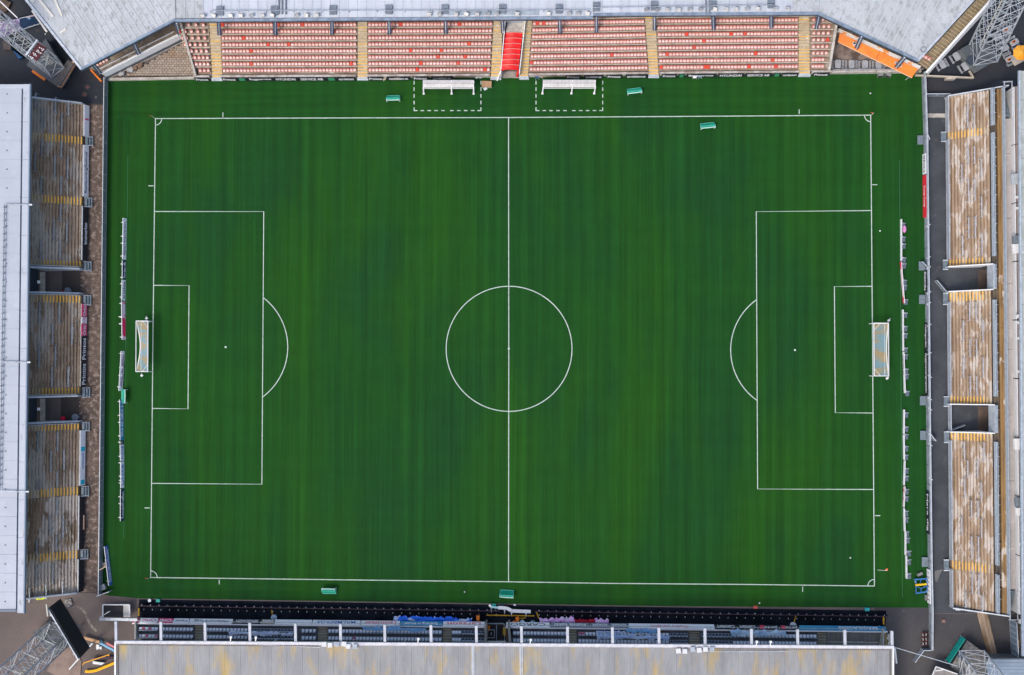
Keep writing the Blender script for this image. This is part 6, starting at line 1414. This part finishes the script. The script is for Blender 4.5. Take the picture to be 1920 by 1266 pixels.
MB().hexa([p - Vector((0, 0, .06)) for p in q], q).build('banner_sheet', M('deep_navy', (0.01, 0.035, 0.09)), bs)
dv_ = (q[1] - q[0]).normalized(); up_ = (q[3] - q[0]).normalized(); nrm = dv_.cross(up_).normalized() * .03
text('NORRLANDS', q[0] + dv_ * .75 + up_ * .85 + nrm, dv_, up_, .34, ink_w, bs, fit=1.7); text('GULD', q[0] + dv_ * .9 + up_ * .22 + nrm, dv_, up_, .55, ink_w, bs, fit=1.35)
MB().prism([q[0] + dv_ * 1.55 + up_ * 1.55 + Vector((.22 * math.cos(k), .2 * math.sin(k), 0)) for k in [i * math.pi / 4 for i in range(8)]], 2.3, 2.36).build('emblem', M('sky_emblem', (0.2, 0.4, 0.75)), bs)
for a, b in ((0, 1), (3, 2)): MB().bar(q[a] + Vector((0, 0, .05)), q[b] + Vector((0, 0, .05)), .08).build('frame_bar', lgrey, bs)
for p in q: MB().bar(p, Vector((p.x, p.y, 0)), .08).build('post', lgrey, bs)
pq = [P(-12, 76, .9), P(39.3, 56.7, .9), P(36, 35.2, 2.6), P(-12, 42, 2.6)]
MB().hexa([p - Vector((0, 0, .06)) for p in pq], pq).build('crowd_print', M('purple_crowd_print', (0.30, 0.26, 0.45), (0.12, 0.08, 0.22), 2.2, thr=(.42, .55), c3=(0.65, 0.63, 0.75), scale3=3, thr3=(.55, .6)), bs)
tag(MB().bar(P(50, 33.5, 2.9), P(68, 28, 2.9), .06, .3).bar(P(50, 33.5, 2.9), P(50, 33.5, 0), .06).build('pink_strip', M('pinkish_strip', (0.6, 0.25, 0.3), (0.65, 0.6, 0.65), 1)), 'narrow pink and white sign strip behind the navy banner', 'sign')
tag(MB().bar(P(-8, -5, 3), P(32.5, 33.5, 3), .16).bar(P(32.5, 33.5, 3), P(32.5, 33.5, 0), .12).build('white_pole', white), 'long slanting white pole above the purple banner in the top left corner', 'pole')
block('soil_planter', [(-10, 32), (12, 21), (20, 5), (-10, -10)], .5, 'rough wooden bed of brown soil in the top left corner', M('soil', (0.12, 0.08, 0.05), (0.07, 0.05, 0.04), 1.2, fine=.3), M('soil_top', (0.14, 0.095, 0.06), (0.07, 0.05, 0.035), 1.2, fine=.3), 'planter')
bx1 = block('transport_case', [(6, 93), (20, 93), (20, 75), (6, 75)], .9, 'brown grey transport case at the left edge above the flat roof', M('case_brown', (0.07, 0.055, 0.05)), M('case_lid', (0.085, 0.07, 0.065), (0.06, 0.05, 0.05), 2), 'case')
block('blue_cart', [(22, 92), (42, 108), (34, 110), (18, 84)], .8, 'deep blue covered cart under the top left mast', M('deep_blue', (0.005, 0.03, 0.1)), M('deep_blue_top', (0.008, 0.05, 0.15), (0.01, 0.1, 0.25), 2), 'cart')
for u, v, r_, lbn in ((164, 163, 4.6, 'larger upper rusty round lid on the dark yard near the top left pitch corner'), (158.5, 177, 5, 'lower rusty round ring lid on the dark yard beside the upper one'), (180, 182.5, 2.6, 'small grey round lid beside the top left pitch corner'), (1746.5, 1146.5, 4.5, 'rusty round lid beside the lower east fence'), (1694, 1145, 2.8, 'grey round lid on the asphalt below the bottom right grass'), (142, 756, 0, ''), (1862, 33, 3, 'dark round lid in the top right yard under the mast')):
    if not r_: continue
    n = 16; rr = r_ * .0775; c = P(u, v, 0); r = thing('manhole_lid', c, lbn, 'manhole cover'); rm = M('rusty_iron', (0.16, 0.07, 0.055), (0.08, 0.05, 0.05), 3) if r_ > 3 else M('grey_iron', (0.10, 0.10, 0.11))
    circ = lambda k: [c + Vector((rr * k * math.cos(i * 2 * math.pi / n), rr * k * math.sin(i * 2 * math.pi / n), 0)) for i in range(n)]
    MB().prism(circ(1), -.05, .03).build('ring', M('iron_ring', (0.11, 0.08, 0.08), (0.05, 0.04, 0.04), 4), r); MB().prism(circ(.72), -.05, .045).build('lid', rm, r)
tag(MB().bar(P(0, 67, .3), P(3, 66, .3), .05).box(P(85, 64, .1), (.15, .15, .1)).build('white_cup', white), 'tiny white cup on the dark top left yard', 'cup')
# top right
block('mast_foundation', [(1802, 92), (1833, 133), (1876, 108), (1866, 98), (1841, 70)], 2.4, 'grey foundation block with slate top under the top right mast', slab_l, slab)
MB().pprism([(1812, 112), (1821, 122), (1830, 112), (1822, 103)], 2.4, 2.95).build('control_box', M('navy_slate', (0.035, 0.05, 0.075)), bpy.data.objects['mast_foundation.001'])
lattice('silver lattice mast leaning up out of the top right corner', (1843, 101), 2.6, (1896, -8), 17, 3.2, 2.5, .25, 44, 22, steel)
tag(MB().bar(P(1716, 141.5, .9), P(1825, 146.5, .9), .2, .5).box(P(1781, 148, .6), (1.3, .3, 1.0)).build('plank_fence', M('pale_planks', (0.52, 0.46, 0.38), (0.42, 0.37, 0.3), 2)), 'pale plank fence with a small box below the top right tables', 'fence')
tag(MB().bar(P(1825, 146.5, .9), P(1817, 133, .9), .12, .5).build('plank_fence', MATS['pale_planks']), 'short pale plank rail between the long plank fence and the foundation block', 'fence')
tblm = M('grey_tabletop', (0.36, 0.38, 0.41), (0.30, 0.32, 0.35), 2); slatm = M('grey_slat', (0.26, 0.28, 0.31), (0.34, 0.36, 0.39), 2)
proto_t = thing('picnic_table', (0, 0, 0), 'x', 'picnic table', 'grey picnic tables')
n = 10; tp = []
for sx in (-1, 1):
    for i in range(5): a = -math.pi / 2 + i * math.pi / 4; tp.append(Vector((.62 * 1 if 0 else 0, 0, 0)))
oct_ = [Vector((x, y, 0)) for x, y in ((-.62, -.28), (-.45, -.42), (.45, -.42), (.62, -.28), (.62, .28), (.45, .42), (-.45, .42), (-.62, .28))]
MB().prism(oct_, .70, .76).build('tabletop', tblm, proto_t)
for s in (-1, 1):
    MB().box((0, s * .68, .44), (1.3, .12, .05)).build('bench_slat', slatm, proto_t); MB().box((0, s * .84, .44), (1.3, .12, .05)).build('bench_slat', slatm, proto_t)
    MB().bar((s * .5, -.85, .4), (s * .5, .85, .4), .07).bar((s * .5, -.15, .7), (s * .5, -.6, 0), .07).bar((s * .5, .15, .7), (s * .5, .6, 0), .07).build('trestle', slatm, proto_t)
spots = [(1764, 123, -62, 'lone grey picnic table nearest the outer stair wall'), (1790.5, 108.5, -58, 'upper one of two grey picnic tables left of the foundation block'), (1806.5, 127, -58, 'lower one of two grey picnic tables left of the foundation block'),
         (1890, 113, 25, 'grey picnic table with orange item just left of the parasol, lower one'), (1898.5, 82, 30, 'grey picnic table with orange item above the orange parasol'), (1884, 58, 28, 'grey picnic table partly behind the right side of the top right mast'), (1880, 93, 25, 'bluish grey picnic table between foundation block and parasol'), (1868, 73, 28, 'grey picnic table hidden behind the mast lattice'),
         (1569, 122.5, 90, 'leftmost picnic table behind the north east wall below the orange cover'), (1594.5, 123, 90, 'second picnic table from the left below the orange cover'), (1619.5, 123.5, 90, 'third picnic table from the left below the orange cover'), (1645, 124, 90, 'rightmost picnic table below the orange cover')]
for i, (u, v, deg, lbn) in enumerate(spots):
    if i == 0: r = proto_t; r.location = P(u, v, 0); r.rotation_euler = (0, 0, math.radians(deg)); r['label'] = lbn
    else: copy_tree(proto_t, P(u, v, 0), math.radians(deg), lbn)
for u, v, lbn in ((1892, 113, 'orange item on the table left of the parasol'), (1900.5, 79.5, 'orange item on the table above the parasol'), (1885.5, 58, 'pale orange item on the table behind the mast')):
    m = MB(); c = P(u, v, .76); 
    for k in range(3): m.box(c + Vector((k * .1 - .1, k * .07, .08)), (.3, .22, .14), .5 * k)
    tag(m.build('folded_blanket', orange), lbn, 'blanket')
pr = thing('parasol', P(1914, 103, 0), 'bright orange parasol at the right edge of the top right yard', 'parasol'); c = P(1914, 99, 2.3); n = 8
for i in range(n):
    a0, a1 = (i + .5) * math.pi / 4, (i + 1.5) * math.pi / 4; am = (a0 + a1) / 2
    p0, p1, pm = c + Vector((1.15 * math.cos(a0), 1.15 * math.sin(a0), 0)), c + Vector((1.15 * math.cos(a1), 1.15 * math.sin(a1), 0)), c + Vector((1.02 * math.cos(am), 1.02 * math.sin(am), -.02))
    MB().add([c + Vector((0, 0, .45)), p0, pm, p1], [(0, 1, 2), (0, 2, 3)]).build('canopy_panel', M('sun_orange', (0.88, 0.33, 0.01), (0.85, 0.4, 0.04), 1), pr)
MB().bar(c + Vector((0, 0, .5)), Vector((c.x, c.y, 0)), .06).build('pole', white, pr)
tag(MB().box(P(1910, 111, .7), (2.0, 1.2, .08), .5).bar(P(1906, 108, .7), P(1906, 108, 0), .07).bar(P(1914, 114, .7), P(1914, 114, 0), .07).bar(P(1900, 113, .7), P(1900, 113, 0), .07).build('square_table', M('cream_table', (0.5, 0.44, 0.37))), 'cream square table under the orange parasol', 'table')
m = MB(); m.add([P(u, v, z) for u, v, z in ((1851, 163, .01), (1870, 151, .3), (1900, 150, .45), (1925, 156, .2), (1925, 168, .01))], [(4, 3, 2, 1, 0)]); tag(m.build('dark_tarp', M('slate_tarp', (0.05, 0.06, 0.075), (0.035, 0.045, 0.06), 1)), 'dark slate tarp mound behind the top end of the east terrace', 'tarp')
# bottom left
block('mast_foundation', [(62, 1186), (100, 1232), (140, 1205), (104, 1160)], 1.8, 'dark foundation block under the bottom left mast', slab, M('grid_top', (0.12, 0.13, 0.14), (0.06, 0.07, 0.075), 2.5, fine=.3))
lattice('silver lattice mast running out of the bottom left corner behind the black screen', (108, 1192), 2.2, (8, 1284), 16, 3.3, 3.1, .1, 44, 20, steel)
vs_ = thing('video_screen', P(130, 1200, 0), 'big black screen standing tilted above the bottom left mast foundation', 'screen')
q0, q1, q2, q3 = P(110.5, 1124.5, 4.5), P(165.5, 1216.5, 4.5), P(147, 1236, 8.2), P(90, 1140.5, 8.2)
nn_ = (q1 - q0).cross(q3 - q0).normalized()
MB().hexa([p - nn_ * .3 for p in (q0, q1, q2, q3)], [q0, q1, q2, q3]).build('cabinet', M('black_screen', (0.006, 0.011, 0.016), (0.009, 0.015, 0.022), .5, rough=.6), vs_)
MB().bar(q3 + Vector((0, 0, .1)), q2 + Vector((0, 0, .1)), .18).build('top_bar', grey_m, vs_)
for f in (.12, .5, .88):
    p = lerp(q3, q2, f); MB().bar(p + Vector((-.4, -.3, -.5)), Vector((p.x - .6, p.y - .5, 0)), .14).build('support_post', grey_m, vs_)
MB().bar(q3 + Vector((-.1, .6, .3)), lerp(q3, q2, .15) + Vector((-.5, 0, .4)), .16).build('top_bar', M('cream_bar', (0.6, 0.58, 0.5)), vs_)
MB().pprism([(86, 1166), (97, 1172), (103, 1163), (95, 1153)], 2.2, 2.6).build('speaker_box', dark_m, vs_)
block('paved_island', [(88, 1258), (104, 1266), (150, 1268), (152, 1240), (132, 1212), (106, 1226)], .12, 'low reddish paved island right of the bottom left mast', M('island_side', (0.2, 0.15, 0.12)), M('island_top', (0.26, 0.19, 0.155), (0.2, 0.145, 0.12), .7, fine=.12), 'paved island')
tag(MB().bar(P(130, 1255, 3), P(174, 1206, 3), .18).bar(P(130, 1255, 3), P(130, 1255, 0), .1).bar(P(174, 1206, 3), P(174, 1206, 0), .1).build('lattice_beam', steel), 'pale steel beam slanting right of the black screen', 'beam')
tag(MB().bar(P(157, 1195.5, .5), P(187, 1204, .5), .4, .3).build('orange_plank', M('faded_orange_plank', (0.62, 0.36, 0.17), (0.5, 0.32, 0.2), 2)), 'faded orange plank pointing from the black screen to the south roof', 'plank')
tag(MB().bar(P(188, 1206, .8), P(216, 1221, .8), .3, .2).build('blue_ribbon', M('light_blue_board', (0.2, 0.45, 0.65))), 'light blue plank end beside the left edge of the south roof', 'plank'); tag(MB().bar(P(200, 1206, .9), P(216, 1214, .9), .3, .2).build('pink_plank', M('rose_board', (0.6, 0.2, 0.2))), 'rose plank end above the light blue one', 'plank')
cu = bpy.data.curves.new('yellow_tube', 'CURVE'); cu.dimensions = '3D'; cu.bevel_depth = .13
for off in (0, 2.2):
    sp = cu.splines.new('BEZIER'); pts = [(160, 1258 + off), (176, 1257 + off), (198, 1249 + off), (217, 1241 + off)]; sp.bezier_points.add(3)
    for b_, (u, v) in zip(sp.bezier_points, pts): b_.co = P(u, v, .4); b_.handle_left_type = b_.handle_right_type = 'AUTO'
to = bpy.data.objects.new('t', cu); COL.objects.link(to); me = bpy.data.meshes.new_from_object(to); bpy.data.objects.remove(to); me.materials.clear(); me.materials.append(M('amber_tube', (0.85, 0.45, 0.01)))
o = bpy.data.objects.new('yellow_tube', me); COL.objects.link(o); tag(o, 'thick curved amber yellow tubes left of the south roof', 'tube')
tag(MB().bar(P(158, 1243, 1.2), P(205, 1227.5, 1.2), .14).bar(P(158, 1243, 1.2), P(155, 1247, 0), .1).bar(P(205, 1227.5, 1.2), P(203, 1231, 0), .1).build('orange_boom', M('amber_arm', (0.8, 0.38, 0.03))), 'thin orange barrier arm above the curved amber tubes', 'barrier arm')
tag(MB().pprism([(176, 1233), (212, 1231), (210, 1236), (178, 1238)], .2, .5).build('violet_bundle', M('violet_dark', (0.03, 0.02, 0.06), (0.06, 0.03, 0.03), 2)), 'dark violet bundle under the orange barrier arm', 'bundle')
block('debris_cage', [(174, 1240), (196, 1243), (190, 1247), (174, 1245)], .7, 'grey pipe bundle beside the curved amber tubes', grey_m, lgrey, 'pipe bundle')
for u, v, mt, lbn in ((188.5, 1205, M('teal_grey', (0.12, 0.25, 0.3)), 'teal grey clutter at the end of the faded orange plank'), (186, 1212, white, 'white bag beside the teal clutter'), (205.5, 1139, None, '')):
    if mt is None: continue
    m = MB(); c = P(u, v, .2)
    for j in range(5): m.box(c + Vector((random.uniform(-.3, .3), random.uniform(-.3, .3), random.uniform(-.1, .2))), (.4, .25, .3), random.uniform(0, 3))
    tag(m.build('clutter', mt), lbn, 'clutter')
tag(MB().prism([P(u, v, 0) for u, v in ((118, 1136), (124, 1124), (134, 1122), (137, 1132), (128, 1138))], 0, .25).build('rubble_heap', M('grey_rubble', (0.3, 0.29, 0.28), (0.12, 0.11, 0.1), 2.5, thr=(.42, .55), fine=.3)), 'grey rubble heap above the black screen below the west terrace', 'rubble heap')
m = MB()
for k in range(7): m.box(P(69 + k * 2.3, 1123 - k * .2 + (k % 2), .3), (.22, .14, .2), k)
tag(m.build('yellow_tape', M('neon_yellow', (0.75, 0.85, 0.03))), 'neon yellow tape bunched at the lower end of the west terrace', 'tape')
# pale sand trail and drain pads on the ground
m = MB().ribbon([P(u, v, .0) for u, v in ((146, 1137), (154, 1142), (160, 1150), (165, 1163), (172, 1175), (181, 1184))], .35, z=.002); o = m.build('sand_trail', M('pale_sand', (0.32, 0.28, 0.23), (0.16, 0.13, 0.11), 2.5)); struct(o)
# bottom right
block('mast_foundation', [(1783, 1250), (1836, 1290), (1864, 1256), (1856, 1232), (1814, 1202)], 1.6, 'grey foundation block behind the teal board', slab_l, M('weathered_top', (0.14, 0.135, 0.13), (0.10, 0.10, 0.105), 1.2, c3=(.22, .21, .19), scale3=2, fine=.15))
lattice('pale lattice mast spreading out of the bottom right corner', (1822, 1242), 1.8, (1872, 1308), 15, 3.4, 2.8, .78, 42, 16, M('mast_pale', (0.62, 0.66, 0.70), (0.48, 0.52, 0.56), 1.2, rough=.45))
t0, t1 = P(1802.5, 1193, .3), P(1773, 1238, .3); d = (t1 - t0).normalized(); r = thing('teal_board', t0, 'slanted teal board along the left edge of the bottom right foundation', 'board')
for k in range(4):
    a, b = lerp(t0, t1, k / 4 + .002), lerp(t0, t1, (k + 1) / 4 - .002); n_ = Vector((d.y, -d.x, 0)); n_ = n_ if n_.x < 0 else -n_; n_ = n_
    MB().hexa([a, b, b + n_ * .06, a + n_ * .06], [p - n_ * .05 + Vector((0, 0, 1.6)) for p in (a, b, b + n_ * .06, a + n_ * .06)]).build('panel', teal, r)
MB().bar(t0 + Vector((0, 0, .3)), t0 + Vector((0, 0, -.6)), .1).bar(t1 + Vector((0, 0, .3)), t1 + Vector((0, 0, -.6)), .1).build('post', lgrey, r)
block('equipment_cabinet', [(1794, 1230), (1802, 1236), (1809, 1226), (1801, 1220)], 1.9, 'navy grey cabinet between the teal board and the pale mast', slab, M('navy_lid', (0.06, 0.085, 0.12)), 'cabinet')
blue_roof = M('blue_grey_sheet', (0.26, 0.33, 0.41), (0.22, 0.28, 0.35), .5, rough=.5)
br = thing('low_building', P(1890, 1255, 0), 'low building with blue grey ribbed roof at the bottom right corner', 'building')
MB().pprism([(1853, 1330), (2000, 1330), (2000, 1236.5), (1853, 1236.5)], 0, 3.4).build('wall', slab_l, br)
for k in range(12): MB().pprism([(1852, 1242.5 + k * 6.5), (2001, 1242.5 + k * 6.5), (2001, 1236.4 + k * 6.5), (1852, 1236.4 + k * 6.5)], 3.42, 3.5).build('roof_sheet', blue_roof, br)
MB().bar(P(1852, 1235.3, 3.3), P(2001, 1235.3, 3.3), .3).build('gutter', slab, br)
fence('yard_wall', P(1893, 1160, 0), P(1897, 1234, 0), 2.6, 7, 'tall blue grey panel wall at the right edge of the south east yard', 'wall', pm=M('blue_grey_panel', (0.16, 0.22, 0.29), (0.2, 0.26, 0.33), 1))
ground_sheet('garden_bed', [(1903, 1150), (2000, 1150), (2000, 1236), (1903, 1236)], .01, M('garden_soil', (0.12, 0.085, 0.07), (0.07, 0.06, 0.04), .9, c3=(0.04, 0.07, 0.03), scale3=1.2, thr3=(.55, .62), fine=.3))
bt = thing('garden_bench', P(1908, 1208, 0), 'small orange brown wooden bench in the garden at the right edge', 'bench')
for k in range(3): MB().pprism([(1904.5 + k * 2.5, 1216), (1906.7 + k * 2.5, 1216), (1906.5 + k * 2.5, 1200), (1904.3 + k * 2.5, 1200)], .42, .47).build('slat', M('honey_wood', (0.5, 0.27, 0.08)), bt)
for v in (1202, 1214): MB().bar(P(1905, v, .4), P(1905, v, 0), .07).bar(P(1910, v, .4), P(1910, v, 0), .07).build('leg', MATS['honey_wood'], bt)
def shrub(u, v, r_, h, label):
    r = thing('garden_shrub', P(u, v, 0), label, 'shrub'); rnd = random.Random(int(u * 7 + v)); m = MB(); c = P(u, v, 0)
    for k in range(420):
        th, ph_ = rnd.uniform(0, 6.28), rnd.uniform(0, 1.5); rr = r_ * rnd.uniform(.35, 1); p = c + Vector((rr * math.cos(th) * math.sin(ph_), rr * math.sin(th) * math.sin(ph_), h * .35 + h * .65 * math.cos(ph_) * rnd.uniform(.5, 1)))
        a = Vector((rnd.uniform(-1, 1), rnd.uniform(-1, 1), rnd.uniform(-.5, .5))).normalized() * .11; b = Vector((rnd.uniform(-1, 1), rnd.uniform(-1, 1), rnd.uniform(-.5, .5))).normalized() * .07
        m.add([p - a, p + b, p + a, p - b], [(0, 1, 2, 3)])
    tag(m.build('foliage', M('leaf_green', (0.05, 0.09, 0.03), (0.09, 0.12, 0.045), 2), r), kind='stuff'); MB().bar(c, c + Vector((0, 0, h * .5)), .08).build('stem', M('bark', (0.1, 0.07, 0.05)), r)
shrub(1915, 1228, .9, 1.2, 'green shrub below the garden bench at the right edge'); shrub(1904, 1230, .6, .8, 'smaller green shrub left of the larger one below the garden bench')
for (u, v, w_, d_, rz, lbn) in ((1914, 1165, 1.3, .6, -.3, 'white crumpled table at the right edge above the garden bench'), (1918, 1182, .7, 1.0, .2, 'white chair shape at the right edge below the white table')):
    table('garden_table', u, v, w_, d_, .7, white, lgrey, rz, lbn)
tp_ = thing('timber_pile', P(1850, 1190, 0), 'long tan timbers lying side by side below the east terrace', 'timber')
for k in range(5):
    u0, u1 = 1832 + k * 4.3, 1856 + k * 3.4
    MB().bar(P(u0, 1145 + k * .6, .22), P(u1, 1236, .22), .27, .14 + .02 * (k % 2)).build('timber', M('tan_timber_%d' % (k % 2), ((0.42, 0.32, 0.23), (0.34, 0.25, 0.17))[k % 2], (0.17, 0.11, 0.06), .5, (1.5, .5, 1), fine=.12), tp_)
gv = thing('canopy_tent', P(1770, 1262, 0), 'grey gravel coloured tent roof at the bottom edge right of the south stand', 'tent')
MB().pprism([(1738, 1290), (1815, 1290), (1795, 1264), (1755, 1250)], 2.4, 2.5).build('roof_sheet', M('taupe_sheet', (0.26, 0.24, 0.23), (0.22, 0.2, 0.19), 2), gv)
for a, b in (((1755, 1250), (1795, 1264)), ((1755, 1250), (1738, 1290)), ((1750, 1258), (1768, 1256))): MB().bar(P(a[0], a[1], 2.55), P(b[0], b[1], 2.55), .12).build('edge_bar', white, gv)
for u, v in ((1756, 1252), (1794, 1265)): MB().bar(P(u, v, 2.4), P(u, v, 0), .08).build('pole', white, gv)
tag(MB().bar(P(1676, 1213.5, 7.5), P(1795, 1249, 5), .09).build('guy_cable', lgrey), 'pale cable strung from the south roof corner to the bottom right mast', 'cable')
tag(MB().bar(P(1678, 1216, 3), P(1681, 1244, 3), .2).bar(P(1678, 1216, 3), P(1678, 1216, 0), .1).build('white_post', white), 'white bar standing beside the right edge of the south roof', 'post')
m = MB(); c = P(1667.5, 1198, .5)
for j in range(7): m.box(c + Vector((random.uniform(-.3, .3), random.uniform(-.6, .6), random.uniform(-.3, .3))), (.5, .3, .25), random.uniform(0, 3))
tag(m.build('bagged_heap', M('cream_bags', (0.55, 0.52, 0.45))), 'cream bag heap at the right end of the south seats', 'bag heap')
tag(MB().bar(P(1659, 1176, 1.8), P(1662, 1212, 1.8), .16).bar(P(1659, 1176, 1.8), P(1659, 1176, 0), .1).build('amber_rail', M('mustard_rail', (0.35, 0.26, 0.08))), 'mustard coloured rail at the right end of the south seats', 'rail')
# stacks of red framed chairs
pc = thing('stacked_chair', (0, 0, 0), 'x', 'chair', 'red framed chairs by the east fence'); rf = M('dark_red_frame', (0.18, 0.02, 0.03)); ps = M('pale_shell', (0.5, 0.47, 0.45))
MB().box((0, 0, .45), (.36, .3, .04)).build('seat', dark_m, pc); MB().box((0, .2, .66), (.38, .05, .32)).build('backrest', ps, pc)
for s in (-1, 1): MB().bar((s * .22, -.18, 0), (s * .22, .22, .9), .05).bar((s * .22, .25, 0), (s * .22, -.18, .47), .05).build('side_frame', rf, pc)
k = 0
for j, v in enumerate((1188.5, 1196.5, 1204.5)):
    for i, u in enumerate((1730.5, 1736)):
        lbn = '%s one of the red framed chairs in the %s row by the east fence' % (('left', 'right')[i], ('upper', 'middle', 'lower')[j])
        if k == 0: pc.location = P(u, v, 0); pc['label'] = lbn; pc.rotation_euler = (0, 0, math.pi / 2)
        else: copy_tree(pc, P(u, v, 0), math.pi / 2 + random.uniform(-.2, .2), lbn)
        k += 1
tag(MB().box(P(1769, 1164.5, .1), (.5, .45, .12)).box(P(1769, 1164.5, .18), (.4, .36, .06)).build('drain_box', M('pinkish_box', (0.25, 0.15, 0.13))), 'small pinkish square drain box on the south east asphalt', 'drain box')
tag(MB().box(P(1796, 1141.5, .5), (.6, .4, .6)).box(P(1796, 1141.5, .83), (.66, .46, .06)).build('wall_cabinet', lgrey), 'pale small cabinet at the foot of the lower east terrace wall', 'cabinet')
ground_sheet('concrete_patch', [(1752, 1071), (1768, 1067), (1762, 1078), (1757, 1092), (1753, 1090)], .004, M('pale_patch', (0.17, 0.165, 0.165), (0.13, 0.13, 0.13), 1))
bpy.context.view_layer.update()
